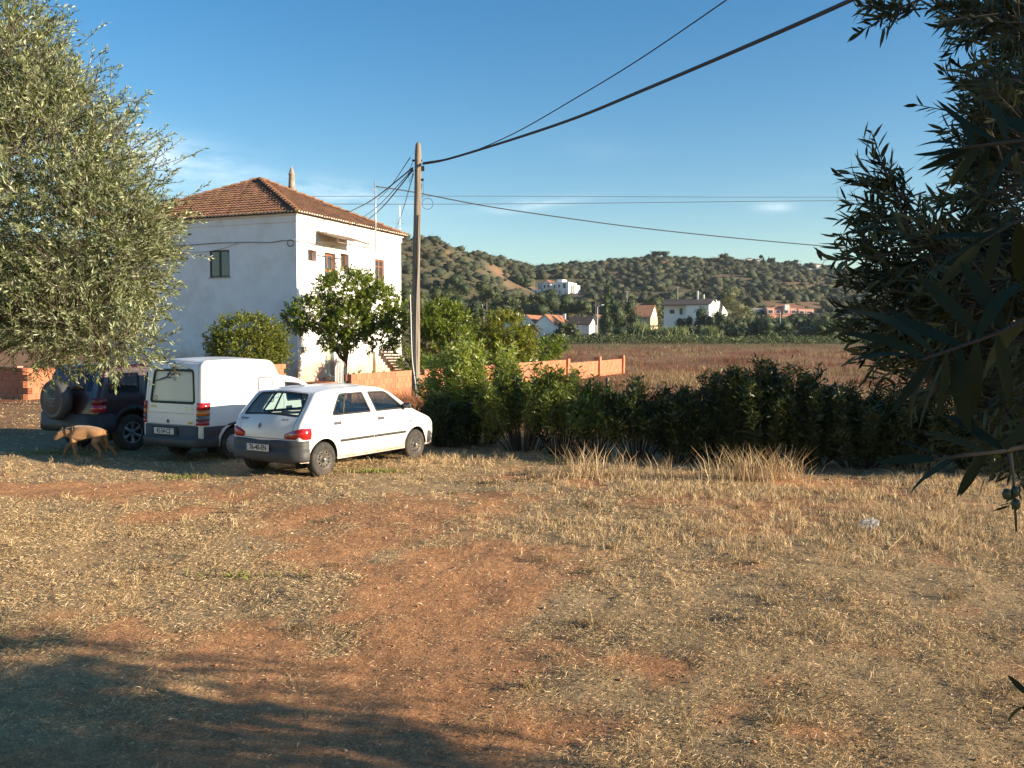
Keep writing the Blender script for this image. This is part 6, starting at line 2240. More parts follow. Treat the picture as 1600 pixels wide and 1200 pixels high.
L_lit = leafmat('lit_shrub_leaf', (0.19, 0.26, 0.06), (0.24, 0.31, 0.11), .42, .38, .5, (1.8, 1.7, .5))  # another plant; leaf colour also raised to stand in for sun on it
shrub('tall bushy green shrub just right of the hatchback nose, tallest and brightest of the row', 745, 18.6, 532, 130, 21, .1, n=230, leaf=.155, m=L_lit)
L_part_lit = leafmat('part_lit_shrub_leaf', (0.11, 0.155, 0.036), (0.14, 0.19, 0.06), .42, .35, .5, (1.8, 1.7, .5))  # lighter copy of the hedge leaf, sunlight put into its colour
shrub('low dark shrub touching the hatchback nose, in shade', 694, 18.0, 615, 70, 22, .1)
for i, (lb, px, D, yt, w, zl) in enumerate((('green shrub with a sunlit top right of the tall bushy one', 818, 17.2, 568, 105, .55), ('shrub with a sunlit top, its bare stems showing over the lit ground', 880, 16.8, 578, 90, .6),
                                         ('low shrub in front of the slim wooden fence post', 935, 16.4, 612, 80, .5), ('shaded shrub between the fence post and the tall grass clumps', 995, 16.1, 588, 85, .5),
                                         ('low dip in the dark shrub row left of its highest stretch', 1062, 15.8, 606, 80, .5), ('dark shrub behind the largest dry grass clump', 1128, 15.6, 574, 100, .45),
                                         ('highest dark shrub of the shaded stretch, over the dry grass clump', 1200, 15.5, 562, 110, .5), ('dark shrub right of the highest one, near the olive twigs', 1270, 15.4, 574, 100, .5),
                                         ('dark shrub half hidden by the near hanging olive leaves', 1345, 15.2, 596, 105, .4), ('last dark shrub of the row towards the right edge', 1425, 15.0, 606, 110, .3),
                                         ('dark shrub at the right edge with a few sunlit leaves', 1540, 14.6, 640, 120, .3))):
    shrub(lb, px, D, yt, w, 30 + i, zl if i < 4 else .12, m=L_part_lit if i < 3 else None)

# ---- garden plants by the house
def wt(px, py, D): return tuple(at(px, py, D))


tree('orange_tree', 'leafy citrus tree with a forked trunk before the sunlit side of the white house', 'tree', (-8.25, 44.0, 0),
     [alobe(545, 452, 44.2, 1.7, 1.4, 1.0), alobe(590, 478, 44, 1.25, 1.1, 1.1), alobe(488, 490, 43.8, 1.3, 1.2, .95), alobe(465, 505, 43.6, .75, .8, .6), alobe(545, 505, 43.6, 1.5, 1.3, .85), alobe(530, 530, 43.4, .95, .9, .65), alobe(596, 528, 43.8, .95, .9, .75), alobe(618, 500, 44, .6, .7, .7)],
     3300, 14, .135, .068, .26, L_citrus, 15, trunk=(.11, 1.1, (.1, 0)), shell=.55, spread=.3, warm=.3, fork=6, up=.1)
tree('round_bush', 'dense round clipped green bush in front of the shaded house wall, above the van', 'bush', (-12.3, 41.0, 0),
     [alobe(388, 536, 41, 1.78, 1.6, 1.28), alobe(388, 560, 41, 1.7, 1.6, 1.3)], 6000, 8, .095, .05, .13, L_bush, 16, trunk=(.12, .8, (0, 0)), shell=.86, spread=.25, warm=.35, up=.3)
tree('citrus_tree', 'leaning citrus tree just right of the wooden pole behind the brick wall', 'tree', (at(683, 582, 42).x, 42, 0),
     [alobe(690, 505, 42.5, 1.4, 1.3, .85), alobe(672, 530, 42.3, .9, 1, .8), alobe(712, 530, 42.2, .9, .9, .7), alobe(695, 490, 42.6, .8, .8, .6)], 1700, 14, .12, .06, .28, L_citrus, 17, trunk=(.10, 1.5, (.55, 0)), shell=.5, warm=.3, up=.1)
tree('citrus_tree', 'broad citrus tree with yellowish top behind the tall green shrub', 'tree', (at(780, 570, 46).x, 46, 0),
     [alobe(785, 520, 46, 1.6, 1.4, 1.0), alobe(755, 540, 46, 1.2, 1.2, .9), alobe(812, 540, 46, .9, 1, .8), alobe(785, 555, 46, 1.7, 1.3, .8)], 2400, 13, .12, .06, .28, L_citrus, 18, trunk=(.12, .9, (0, 0)), shell=.5, warm=.7, up=.1)
tree('small_tree', 'small round green tree above the far part of the brick wall', 'tree', (at(852, 565, 62).x, 62, 0),
     [alobe(852, 548, 62, 1.1, 1, .75), alobe(872, 538, 62.5, .7, .7, .5)], 420, 12, .17, .08, .28, L_citrus, 19, trunk=(.08, .8, (0, 0)), shell=.45, up=.1)
tree('shrub', 'low green shrub at the foot of the pole beside the house corner', 'shrub', (at(668, 590, 38).x, 38, 0),
     [alobe(662, 575, 38, .7, .6, .6), alobe(638, 560, 40, .5, .5, .7)], 380, 10, .12, .06, .2, L_citrus, 20, trunk=(.05, .4, (0, 0)), shell=.4)
tree('bare_shrub', 'tangle of thin pale twigs between the pole and the house stairs', 'shrub', (at(634, 585, 45).x, 45, 0),
     [alobe(636, 565, 45, .3, .3, .8)], 90, 5, .08, .04, .4, L_scrub, 23, trunk=(.03, .3, (0, 0)), fork=9, depth=3)
# tall dry grass clumps before the shrubs
def grass_clump(label, px, py, n, h, rx, seed):
    rng = np.random.default_rng(seed); c = gp(px, py); base = Vector((c.x, c.y, float(gz_at(c.x, c.y))))
    x = c.x + rng.normal(0, rx * .5, n); y = c.y + rng.normal(0, .16, n)
    lean = (x - c.x) / max(rx, .1)
    az = np.where(rng.random(n) < .5 + .4 * np.clip(lean, -1, 1), 0, math.pi) + rng.normal(0, .7, n)
    V, Fc, C = blades(rng, x, y, h * .72 * (.3 + .8 * rng.random(n)), np.full(n, .006), R(90) - np.abs(rng.normal(0, .26, n)), bend=.45, cols=palcol(rng, n, [5, 6, 5, 3, 2, .3, 1]), az=az)
    o = mobj('dry_grass_clump', npmesh('dry_grass_clump', V - np.array(base)[None], Fc, STRAW, col=C), None, base)
    return tag(o, label, 'grass clump', 'tall dry grass clumps before the shrub row')


grass_clump('tall upright clump of dry golden grass before the low shrub and the fence post', 915, 745, 210, .85, .42, 1)
grass_clump('thin reddish stalks of dry grass right of the first tall clump', 975, 742, 60, .72, .25, 2)
grass_clump('sparse upright dry stalks midway along the shrub row', 1035, 748, 90, .65, .35, 3)
grass_clump('widest and densest clump of dry grass under the highest dark shrub', 1165, 752, 420, .85, .75, 4)
grass_clump('dry grass clump with arching stems at the right end of the widest clump', 1225, 752, 120, .80, .35, 5)
grass_clump('dry stalks standing under the near olive leaves', 1440, 735, 130, .75, .35, 6)
grass_clump('dry brown stalks below the right hand shade, near the picture edge', 1520, 728, 130, .7, .45, 7)

# ================================================================ FAR COUNTRY
def hill_scrub():
    rng = np.random.default_rng(101)
    n = 18500
    u = rng.random(n) * .95 - .30
    d = np.sqrt(238 ** 2 + (500 ** 2 - 238 ** 2) * rng.random(n))
    x = u * d; rd = np.interp(u, _ridge_u, _ridge_d)
    k = d < rd + 14
    bare = fbm(x / 22.0 + 9, d / 16.0, 51, 4)
    k &= rng.random(n) > sstep(.52, .66, bare) * .85
    # keep the clearings round the hillside villa and its red bank
    px = 800 + F * u; 
    z = terrain(x, d); py = 600 - F * (((d * _sp) + (z - CAMH) * _cp) / (d * _cp - (z - CAMH) * _sp))
    k &= ~((px > 815) & (px < 905) & (py > 436) & (py < 472))
    x = x[k]; d = d[k]; z = z[k]; n = len(x)
    k = rng.random(n) < .35 + .95 * sstep(.38, .58, fbm(x / 9 + 4, d / 9 + 4, 58, 3))
    x = x[k]; d = d[k]; z = z[k]; n = len(x)
    r = .6 + 2.6 * rng.random(n) ** 3 + .6 * sstep(.45, .65, fbm(x / 14, d / 14, 57, 3))
    q = 26
    dirs = rdir(rng, n * q); dirs[:, 2] = np.abs(dirs[:, 2]) * 1.0 - .1
    ii = np.repeat(np.arange(n), q)
    P = np.stack([x, d, z + r * .25], 1)[ii] + dirs * (r[ii] * (.75 + .5 * rng.random(n * q)))[:, None] * np.array([1.0, 1.0, .72])
    V, Fc, C = blob_leaves(rng, P, dirs, .36, .7, .7, .22)
    base = lerp(np.array([1.12, 1.0, 1.0]), np.array([.82, .98, .9]), rng.random(n)[:, None]) * (.46 + .5 * rng.random(n))[:, None]
    base = base * lerp(1.0, np.array([1.5, 1.1, .85]), (rng.random(n) < .12)[:, None] * 1.0)
    C = C * np.repeat(base[ii], 4, axis=0)
    Vb, Fb, Cb = blobs(rng, np.stack([x, d, z + r * .30], 1), np.stack([r * .74, r * .74, r * .50], 1), ICO2 if False else ICO1, .28, base * .8)
    me_ = npmesh('hill_scrub_bodies', Vb, Fb, L_scrub, col=Cb)
    tag(mobj('hill_scrub', me_), 'rounded grey green bushes covering the hills', kind='stuff')
    o = mobj('hill_scrub', npmesh('hill_scrub', V, Fc, L_scrub, col=C))
    tag(o, 'grey green scrub covering the hills', kind='stuff')


hill_scrub()


def far_tree(label, px, pyb, D, wpx, ytop, seed, m=None, kind='round', name='tree', group=None, n=None, base=None, size=None, zdrop=0.0):
    rng = np.random.default_rng(seed)
    if base is None:
        x = (px - 800) / F * D; base = Vector((x, D, tz(x, D)))
    D = base.y
    zt = at(px, ytop, D).z; zb = at(px, pyb, D).z
    zb = min(zb, zt - .8)
    rw = wpx / F * D / 2; H = zt - zb
    t_ = thing(name, label, 'tree', base, 0, group)
    px_m = F / D
    size = size or max(2.6 / px_m, .12)
    if kind == 'round':
        lobes = [(base.x, D, zb + H * .5, rw * .66, rw * .66, H * .36)]
        for i in range(10):
            a = rng.random() * 6.28; k_ = .2 + .18 * rng.random(); zf = .25 + .62 * rng.random()
            lobes.append((base.x + math.cos(a) * rw * (.95 - zf * .55), D + math.sin(a) * rw * .6, zb + H * zf, rw * k_ * 1.6, rw * k_ * 1.6, H * k_))
    elif kind == 'spire':
        lobes = [(base.x + rng.normal(0, .1) * rw, D, zb + H * f_, rw * (1.15 - f_) * .95, rw * (1.15 - f_), H * .16) for f_ in (.12, .28, .44, .6, .74, .87)]
    elif kind == 'tall':
        lobes = [(base.x + rng.normal(0, .35) * rw, D + rng.normal(0, .3) * rw, zb + H * f_, rw * .62, rw * .6, H * .17) for f_ in (.2, .32, .45, .55, .68, .78, .88)]
    elif kind == 'umbrella':
        lobes = [(base.x, D, zb + H * .82, rw, rw, H * .2)]
    else:
        lobes = [(base.x + rw * f_, D, zb + H * (.45 + .1 * rng.random()), rw * .3, rw * .35, H * (.4 + .12 * rng.random())) for f_ in (-.75, -.45, -.15, .15, .45, .75)]
    n = n or int(np.clip(2.2 * (wpx * (pyb - ytop)) / (size * px_m) ** 2 * 2.1, 200, 4200))
    P, O = lobes_pts(rng, n, lobes, .7)
    V, Fc, C = blob_leaves(rng, P, O, size, .65, .65, .25, .15)
    leafobj('crown', V, Fc, C, m or L_mid, t_, base)
    lb_ = np.array(lobes)
    Vb, Fb, Cb = blobs(rng, lb_[:, :3], lb_[:, 3:6] * .62, ICO2, .22, np.ones((len(lb_), 3)) * .8)
    leafobj('inner_foliage', Vb, Fb, Cb, m or L_mid, t_, base)
    mb = MB(); top = zb + H * .5 - base.z
    mb.tube([(0, 0, -.5), (.05, 0, top * .5), (0, 0, top)], [max(.12, rw * .09), max(.1, rw * .07), max(.06, rw * .04)], 6)
    mb.build('trunk', M_bark, t_)
    return t_


FT = [
 # label, px, bottom, D, width, top, material, kind
 ('dark round tree in front of the hillside villa', 862, 497, 215, 72, 451, L_dark, 'round'),
 ('tall narrow dark cypress beside the street lamp', 948, 528, 172, 26, 432, L_dark, 'spire'),
 ('broad dark weeping tree right of the cypress', 968, 530, 176, 62, 462, L_dark, 'round'),
 ('grey green tree right of the orange roofed house', 1022, 500, 232, 50, 462, L_mid, 'round'),
 ('tall pale eucalyptus right of the large white villa', 1148, 505, 205, 52, 447, leafmat('pale_leaf', (.13, .14, .075), None, .6, .15, .3), 'tall'),
 ('dark bushy tree against the right corner of the large white villa', 1108, 528, 172, 50, 484, L_dark, 'round'),
 ('small dark tree before the middle of the large white villa', 1070, 520, 175, 30, 497, L_dark, 'round'),
 ('dark tree under the right end of the large white villa', 1140, 532, 168, 56, 492, L_dark, 'round'),
 ('dark tree left of the pink terraced building', 1180, 530, 175, 50, 496, L_mid, 'round'),
 ('dark tree below the pink terraced building, left of the thin white pole', 1215, 532, 170, 50, 499, L_dark, 'round'),
 ('dark tree below the right half of the pink terraced building', 1252, 532, 172, 52, 496, L_dark, 'round'),
 ('dark tree right of the pink terraced building', 1292, 532, 170, 56, 494, L_mid, 'round'),
 ('dark hedge tree behind the hanging olive leaves', 1340, 534, 170, 60, 492, L_dark, 'round'),
 ('far dark tree behind the right olive', 1410, 534, 170, 80, 488, L_dark, 'round'),
 ('last far tree behind the right olive', 1490, 536, 170, 90, 486, L_dark, 'round'),
 ('far tree in line with the right edge', 1580, 538, 170, 90, 484, L_dark, 'round'),
 ('dark tree behind the round citrus trees, left of the palm', 725, 520, 120, 62, 466, L_dark, 'round'),
 ('dark bushy tree left of the palm on the lower slope', 690, 500, 150, 60, 452, L_mid, 'round'),
 ('grey green tree on the lower slope right of the palm', 790, 500, 190, 52, 462, L_mid, 'round'),
 ('tree on the lower slope behind the low farmhouse', 822, 492, 225, 44, 460, L_mid, 'round'),
 ('tree close behind the wooden pole on the lower slope', 650, 530, 120, 60, 455, L_mid, 'round'),
 ('bushy tree on the slope above the leaning citrus tree', 760, 478, 235, 48, 440, L_mid, 'round'),
 ('dark tree left of the white villa wall on the hillside', 716, 462, 265, 44, 428, L_dark, 'round'),
 ('tree above the low farmhouse roof', 905, 494, 215, 40, 468, L_mid, 'round'),
 ('pale shrub before the low white farmhouse wall', 828, 530, 158, 42, 508, L_scrub, 'round'),
 ('green shrub before the shaded end of the low farmhouse', 885, 530, 150, 40, 505, L_mid, 'round'),
 ('dark trees on the slope left of the hillside villa', 815, 452, 330, 40, 432, L_dark, 'round'),
 ('green shrub beside the low farmhouse door', 862, 540, 120, 30, 520, L_mid, 'round'),
 ('low dark tree in the belt under the left part of the pink terraced building', 1198, 538, 160, 64, 502, L_dark, 'round'),
 ('low dark tree in the belt under the thin white pole', 1236, 538, 161, 60, 505, L_dark, 'round'),
 ('low dark tree in the belt under the right end of the pink terraced building', 1274, 539, 160, 66, 501, L_dark, 'round'),
 ('low dark tree in the belt just left of the hanging olive leaves', 1312, 539, 161, 60, 503, L_dark, 'round'),
 ('low dark tree in the belt right of the bright green cane', 1160, 538, 161, 66, 506, L_dark, 'round'),
 ('low mid green tree in the belt between the villa and the bright cane', 1088, 538, 163, 44, 508, L_mid, 'round'),
 ('dark bush at the field edge right of the street lamp', 976, 538, 160, 48, 514, L_dark, 'round'),
 ('dark bush at the field edge under the low farmhouse', 905, 538, 155, 44, 520, L_mid, 'round'),
 ('green bush before the cypress at the field edge', 940, 540, 150, 50, 519, L_scrub, 'round'),
]
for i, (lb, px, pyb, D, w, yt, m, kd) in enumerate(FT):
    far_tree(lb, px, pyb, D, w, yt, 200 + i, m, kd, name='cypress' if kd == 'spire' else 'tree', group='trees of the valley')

# clumps of tall cane
for i, (lb, px, D, w, yt, yb) in enumerate((('pale clump of tall cane left of the large white villa', 1002, 160, 34, 500, 533), ('dull green cane clump in front of the large white villa', 1050, 158, 46, 506, 535), ('bright green cane beside the dark bushy tree', 1108, 158, 22, 506, 530))):
    rng = np.random.default_rng(300 + i)
    x0 = (px - 800) / F * D; zb = tz(x0, D); t_ = thing('cane_clump', lb, 'cane', (x0, D, zb))
    h = at(px, yt, D).z - zb; n = 520; rw = w / F * D / 2
    x = rng.normal(0, rw * .5, n); y = rng.normal(0, .6, n)
    V, Fc, C = blades(rng, x, y, h * (.5 + .55 * rng.random(n)), np.full(n, .16), R(90) - np.abs(rng.normal(0, .18, n)), z=np.zeros(n), bend=.3, cols=np.array([1.0, 1.0, .95]) * (.6 + .7 * rng.random(n))[:, None])
    tag(mobj('cane', npmesh('cane', V, Fc, L_reed, col=C), t_), kind='stuff')
# low dark hedge growth along the field's far edge
rng = np.random.default_rng(310)
n = 17000; u = rng.random(n) * .75 - .02; D = 140 + 14 * rng.random(n); x = u * D
hh = .5 + 1.3 * fbm(x / 5, D / 5, 91, 3)
P = np.stack([x, D, terrain(x, D) + hh * rng.random(n)], 1)
V, Fc, C = blob_leaves(rng, P, np.tile([0, -.5, .6], (n, 1)), .30, .8, .7, .3)
tag(mobj('field_edge_growth', npmesh('field_edge_growth', V, Fc, L_mid, col=C)), 'low green growth along the far edge of the field', kind='stuff')
# green plot left of the brick wall
n = 22000; x = -26 + 30 * rng.random(n); D = 50 + 70 * rng.random(n)
k = (x < -6 + (D - 24) * .374 - 1.0) & (x > -8.6 + (D - 57) * .1) ; x = x[k]; D = D[k]; n = len(x)
P = np.stack([x, D, terrain(x, D) + .7 * rng.random(n) * fbm(x / 3, D / 3, 92, 3)], 1)
V, Fc, C = blob_leaves(rng, P, np.tile([0, -.4, .7], (n, 1)), .2, .8, .6, .3)
tag(mobj('garden_growth', npmesh('garden_growth', V, Fc, L_citrus, col=C * np.array([.9, .75, .9]))), 'low green growth in the plot behind the brick wall', kind='stuff')

# palm
D = 112; bx = (755 - 800) / F * D; pz = tz(bx, D); pt = thing('palm_tree', 'small palm with a few arching fronds on the slope between the citrus trees', 'tree', (bx, D, pz))
h = at(755, 492, D).z - pz
mb = MB(); mb.tube([(0, 0, -.2), (.05, 0, h * .5), (0, 0, h)], [.3, .24, .22], 8); mb.build('trunk', M_bark, pt)
for k in range(13):
    a = k * 2.4; el_ = .25 + .9 * ((k * 37) % 10) / 10; P_ = []
    V = []; Fq = []
    prev = None; L_ = 2.5
    for i in range(9):
        t_ = i / 8; r_ = L_ * t_ * math.cos(el_) * (1 - .1 * t_); z_ = h + L_ * t_ * math.sin(el_) - 1.5 * t_ * t_
        c = Vector((math.cos(a) * r_, math.sin(a) * r_, z_)); sd_ = Vector((-math.sin(a), math.cos(a), 0)); w_ = .30 * math.sin(math.pi * (t_ * .9 + .08))
        n0 = len(V); V += [c + sd_ * w_ - Vector((0, 0, w_ * .4)), c, c - sd_ * w_ - Vector((0, 0, w_ * .4))]
        if i: Fq += [(n0 - 3, n0, n0 + 1, n0 - 2), (n0 - 2, n0 + 1, n0 + 2, n0 - 1)]
    me = npmesh('frond', np.array([tuple(v) for v in V]), np.array(Fq), L_mid, col=np.ones((len(V), 3)) * 1.3)
    mobj('frond', me, pt)


# ---------------------------------------------------------------- buildings
def fb(t_, org, u, v, x0, x1, y0, y1, z0, z1, name, m):
    """box in building axes"""
    Mx = Matrix(((u.x, v.x, 0, org.x), (u.y, v.y, 0, org.y), (0, 0, 1, org.z), (0, 0, 0, 1)))
    mb = MB(); mb.box(x0, y0, z0, x1, y1, z1, Mx); return mb.build(name, m, t_, off=t_.location)


def gable(t_, org, u, v, x0, x1, y0, y1, z0, zr, name, m, over=.25, axis='y', wallm=None, th=.12):
    """gabled roof over x0..x1 (ridge along y) or ridge along x; plus gable triangles"""
    Mx = Matrix(((u.x, v.x, 0, org.x), (u.y, v.y, 0, org.y), (0, 0, 1, org.z), (0, 0, 0, 1)))
    mb = MB(); wb = MB()
    if axis == 'y':
        c = (x0 + x1) / 2; k = (zr - z0) / (c - x0)
        for (a, s_) in ((x0, -1), (x1, 1)):
            e = a + s_ * over; ze = z0 - k * over
            vs = [(e, y0 - over, ze), (c, y0 - over, zr), (c, y1 + over, zr), (e, y1 + over, ze)]
            vs = vs + [(p[0], p[1], p[2] + th) for p in vs]
            mb.add([Mx @ Vector(p) for p in vs], [(0, 1, 2, 3), (4, 5, 6, 7), (0, 1, 5, 4), (1, 2, 6, 5), (2, 3, 7, 6), (3, 0, 4, 7)])
        for y in (y0, y1): wb.add([Mx @ Vector(p) for p in ((x0, y, z0 - .01), (x1, y, z0 - .01), (c, y, zr - .01))], [(0, 1, 2)])
    else:
        c = (y0 + y1) / 2; k = (zr - z0) / (c - y0)
        for (a, s_) in ((y0, -1), (y1, 1)):
            e = a + s_ * over; ze = z0 - k * over
            vs = [(x0 - over, e, ze), (x0 - over, c, zr), (x1 + over, c, zr), (x1 + over, e, ze)]
            vs = vs + [(p[0], p[1], p[2] + th) for p in vs]
            mb.add([Mx @ Vector(p) for p in vs], [(0, 1, 2, 3), (4, 5, 6, 7), (0, 1, 5, 4), (1, 2, 6, 5), (2, 3, 7, 6), (3, 0, 4, 7)])
        for x in (x0, x1): wb.add([Mx @ Vector(p) for p in ((x, y0, z0 - .01), (x, y1, z0 - .01), (x, c, zr - .01))], [(0, 1, 2)])
    r = mb.build(name, m, t_, off=t_.location)
    if wallm: wb.build('gable_wall', wallm, t_, off=t_.location)
    return r


M_far_white = mat('far_whitewash', (.78, .78, .76), .9)
M_far_tile = mat('far_tile', (.30, .13, .07), .9, noise=.25, nscale=.8)
M_far_dark = mat('far_dark_roof', (.07, .05, .045), .9)
M_far_win = mat('far_window', (.05, .06, .08), .3)
M_far_pink = mat('far_pink', (.62, .30, .22), .9)
FU = Vector((math.cos(R(22)), -math.sin(R(22)), 0)); FV = Vector((math.sin(R(22)), math.cos(R(22)), 0))


def far_window(t_, org, x, z, w, h, y=0.0, sidex=None, name='window'):
    if sidex is None: f = fb(t_, org, FU, FV, x, x + w, y - .06, y - .01, z, z + h, name, M_far_white); g = fb(t_, org, FU, FV, x + .12, x + w - .12, y - .09, y - .065, z + .12, z + h - .12, 'pane', M_far_win)
    else: f = fb(t_, org, FU, FV, sidex + .01, sidex + .06, x, x + w, z, z + h, name, M_far_white); g = fb(t_, org, FU, FV, sidex + .065, sidex + .09, x + .12, x + w - .12, z + .12, z + h - .12, 'pane', M_far_win)
    g.parent = f
    return f


# low farmhouse with two gables
D = 182; s_ = F / D
org = at(806, 527, D); org.z = tz(org.x, D) - .3
fh = thing('farmhouse', 'low white farmhouse with two brown tiled gables beyond the field', 'house', org)
H1 = at(806, 507, D).z - org.z; HR = at(825, 492.5, D).z - org.z
fb(fh, org, FU, FV, .2, 4.4, 0, 9, 0, H1, 'wall', M_far_white); gable(fh, org, FU, FV, .2, 4.4, 0, 9, H1, HR, 'roof', M_far_tile, wallm=M_far_white)
fb(fh, org, FU, FV, 4.7, 8.8, -1.5, 9, 0, H1, 'wall', M_far_white); gable(fh, org, FU, FV, 4.7, 8.8, -1.5, 9, H1, HR, 'roof', M_far_tile, wallm=M_far_white)
fb(fh, org, FU, FV, 9.2, 13.8, 5.5, 10.5, 0, H1, 'wall', M_far_white); gable(fh, org, FU, FV, 9.2, 13.8, 5.5, 10.5, H1 + .05, HR - .4, 'roof', M_far_dark, axis='x', wallm=M_far_white)
fb(fh, org, FU, FV, .2, 5.8, -4.2, -2.2, 0, H1 * .78, 'porch', M_far_white)
fb(fh, org, FU, FV, 8.0, 8.5, 6, 6.5, HR - .6, HR + .35, 'chimney', M_far_white)
far_window(fh, org, 1.8, 1.2, 1.0, .9, y=-4.2)
# neighbour behind with a flat pale roof at its left
org = at(800, 520, 186); org.z = tz(org.x, 186) - .2
nb2 = thing('shed', 'tiny pale shed at the left end of the low farmhouse', 'shed', org)
fb(nb2, org, FU, FV, -1.6, 1.2, 0, 3, 0, 3.1, 'wall', M_far_white); gable(nb2, org, FU, FV, -1.6, 1.2, 0, 3, 3.1, 3.5, 'roof', M_far_white)
# little tiled house right of it
org = at(919, 512, 205); org.z = tz(org.x, 205)
lt = thing('small_house', 'small tiled house with a yellow front half hidden behind the street lamp', 'house', org)
hh_ = at(919, 500, 205).z - org.z
fb(lt, org, FU, FV, 0, 3, 0, 5, 0, hh_, 'wall', mat('ochre_wall', (.6, .42, .15), .9)); gable(lt, org, FU, FV, 0, 3, 0, 5, hh_, hh_ + 1.2, 'roof', M_far_tile, wallm=M_far_white)
far_window(lt, org, 1, 1.2, .9, 1)

# orange roofed house
D = 225; org = at(972, 505, D); org.z = tz(org.x, D)
oh = thing('tiled_house', 'house with a broad orange tiled roof and chimney left of the large white villa', 'house', org)
he = at(1000, 495, D).z - org.z; hr_ = at(988, 477, D).z - org.z
fb(oh, org, FU, FV, 0, 7.2, 0, 8, 0, he, 'wall', mat('cream_wall', (.55, .42, .28), .9)); gable(oh, org, FU, FV, 0, 7.2, 0, 8, he, hr_, 'roof', mat('far_orange_tile', (.42, .20, .10), .9, noise=.2, nscale=.8), axis='x', wallm=M_far_white)
fb(oh, org, FU, FV, 1.8, 2.5, 2, 2.6, hr_ - .8, hr_ + 1.3, 'chimney', M_far_tile); far_window(oh, org, 4, 1.4, 1.1, 1.1)

# large white villa
D = 200; org = at(1037, 520, D); org.z = tz(org.x, D) - .3
vl = thing('villa', 'large white villa with a dark roof, tall white chimneys and a satellite dish', 'house', org)
he = at(1037, 477, D).z - org.z; hr_ = at(1088, 467.5, D).z - org.z
fb(vl, org, FU, FV, 0, 5.2, 0, 9, 0, he, 'wall', M_far_white)
fb(vl, org, FU, FV, 5.25, 10.2, -1.6, 9, 0, he, 'wall', M_far_white)
gable(vl, org, FU, FV, 0, 10.2, -1.6, 9, he, hr_, 'roof', M_far_dark, axis='x', wallm=M_far_white, over=.35)
# sunlit wing on the right with a sloping white parapet
Mx = Matrix(((FU.x, FV.x, 0, org.x), (FU.y, FV.y, 0, org.y), (0, 0, 1, org.z), (0, 0, 0, 1)))
mb = MB(); x1 = 10.25; zt0 = hr_ - .1; zt1 = he - 1.2
pr = [(x1, 1.0, 0), (x1 + .8, 13.0, 0), (x1 + .8, 13.0, zt1), (x1, 1.0, he)]
mb.add([Mx @ Vector(p) for p in ((10.25, -1, 0), (11.2, 18, 0), (11.2, 18, zt1), (10.9, 9, zt0), (10.25, 2.0, he + .1), (10.25, -1, he - .2))] + [Mx @ Vector((p[0] - .3, p[1], p[2])) for p in ((10.25, -1, 0), (11.2, 18, 0), (11.2, 18, zt1), (10.9, 9, zt0), (10.25, 2.0, he + .1), (10.25, -1, he - .2))],
       [(0, 1, 2, 3, 4, 5), (11, 10, 9, 8, 7, 6)] + [(i, (i + 1) % 6, 6 + (i + 1) % 6, 6 + i) for i in range(6)])
mb.build('side_wall', M_far_white, vl, off=vl.location)
mb = MB(); mb.add([Mx @ Vector(p) for p in ((8, 9, 0), (11.1, 18, 0), (11.1, 18, zt1), (8, 9, he))], [(0, 1, 2, 3)]); mb.build('wing_wall', M_far_white, vl, off=vl.location)
far_window(vl, org, 1.2, he - 2.0, 1.3, 1.1); far_window(vl, org, 3.4, he - 2.2, .9, 1.6, name='door')
for k in range(5):
    fb(vl, org, FU, FV, 3.0 + k * .42, 3.2 + k * .42, -.75, -.6, he - 3.2, he - 2.6, 'baluster', M_far_white)
fb(vl, org, FU, FV, 2.8, 5.2, -.8, -.55, he - 3.35, he - 3.22, 'balcony', M_far_white)
far_window(vl, org, 3.4, he - 2.4, 1.2, 1.2, sidex=11.0)
fb(vl, org, FU, FV, 6.7, 7.0, 3, 3.4, hr_ - .6, hr_ + 1.9, 'chimney', M_far_white)
fb(vl, org, FU, FV, 7.9, 8.2, 4, 4.4, hr_ - .4, hr_ + 1.1, 'chimney', M_far_white)
dp = at(1121, 471, 209); mb = MB(); mb.lathe([(0, 0), (.25, .03), (.5, .14), (.5, .16), (.2, .06), (0, .04)], 14, Matrix.Translation(dp) @ Matrix.Rotation(R(75), 4, 'X') @ Matrix.Rotation(R(20), 4, 'Y'))
dsh = thing('satellite_dish', 'round satellite dish on the right end of the large white villa', 'satellite dish', dp)
mb.build('dish', M_far_white, dsh, off=dp); mb = MB(); mb.tube([(0, 0, -1.4), (0, .1, 0)], .05, 6); mb.build('mast', M_metal, dsh)
fb(vl, org, FU, FV, -3.8, -.2, -1, 3, 2.2, 2.4, 'carport_roof', mat('green_sheet', (.03, .09, .07), .6))
fb(vl, org, FU, FV, -3.8, -3.6, -1, -.8, 0, 2.2, 'carport_post', M_far_white)
fb(vl, org, FU, FV, .5, 6, -6, -5.8, 0, 1.3, 'garden_wall', M_far_white)

# hillside villa
p = on_terrain(866, 460, 250); D = p.y; s_ = F / D; org = Vector((at(838, 460, D).x, D, p.z - 1.0))
hv = thing('hillside_villa', 'white villa in several blocks on the hillside below the saddle', 'house', org)
def hz(y): return at(860, y, D).z - org.z
w_ = lambda px: (px - 838) / s_ / .93
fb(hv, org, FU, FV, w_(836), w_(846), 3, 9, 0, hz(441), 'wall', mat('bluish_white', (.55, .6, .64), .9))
fb(hv, org, FU, FV, w_(847), w_(860), 0, 8, 0, hz(444), 'wall', M_far_white); gable(hv, org, FU, FV, w_(847), w_(860), 0, 8, hz(443.5), hz(438), 'roof', M_far_tile, wallm=M_far_white, over=.2)
fb(hv, org, FU, FV, w_(860.5), w_(875), 1, 10, 0, hz(441), 'wall', M_far_white); fb(hv, org, FU, FV, w_(866), w_(874), 3, 8, hz(441), hz(436.5), 'tower', M_far_white)
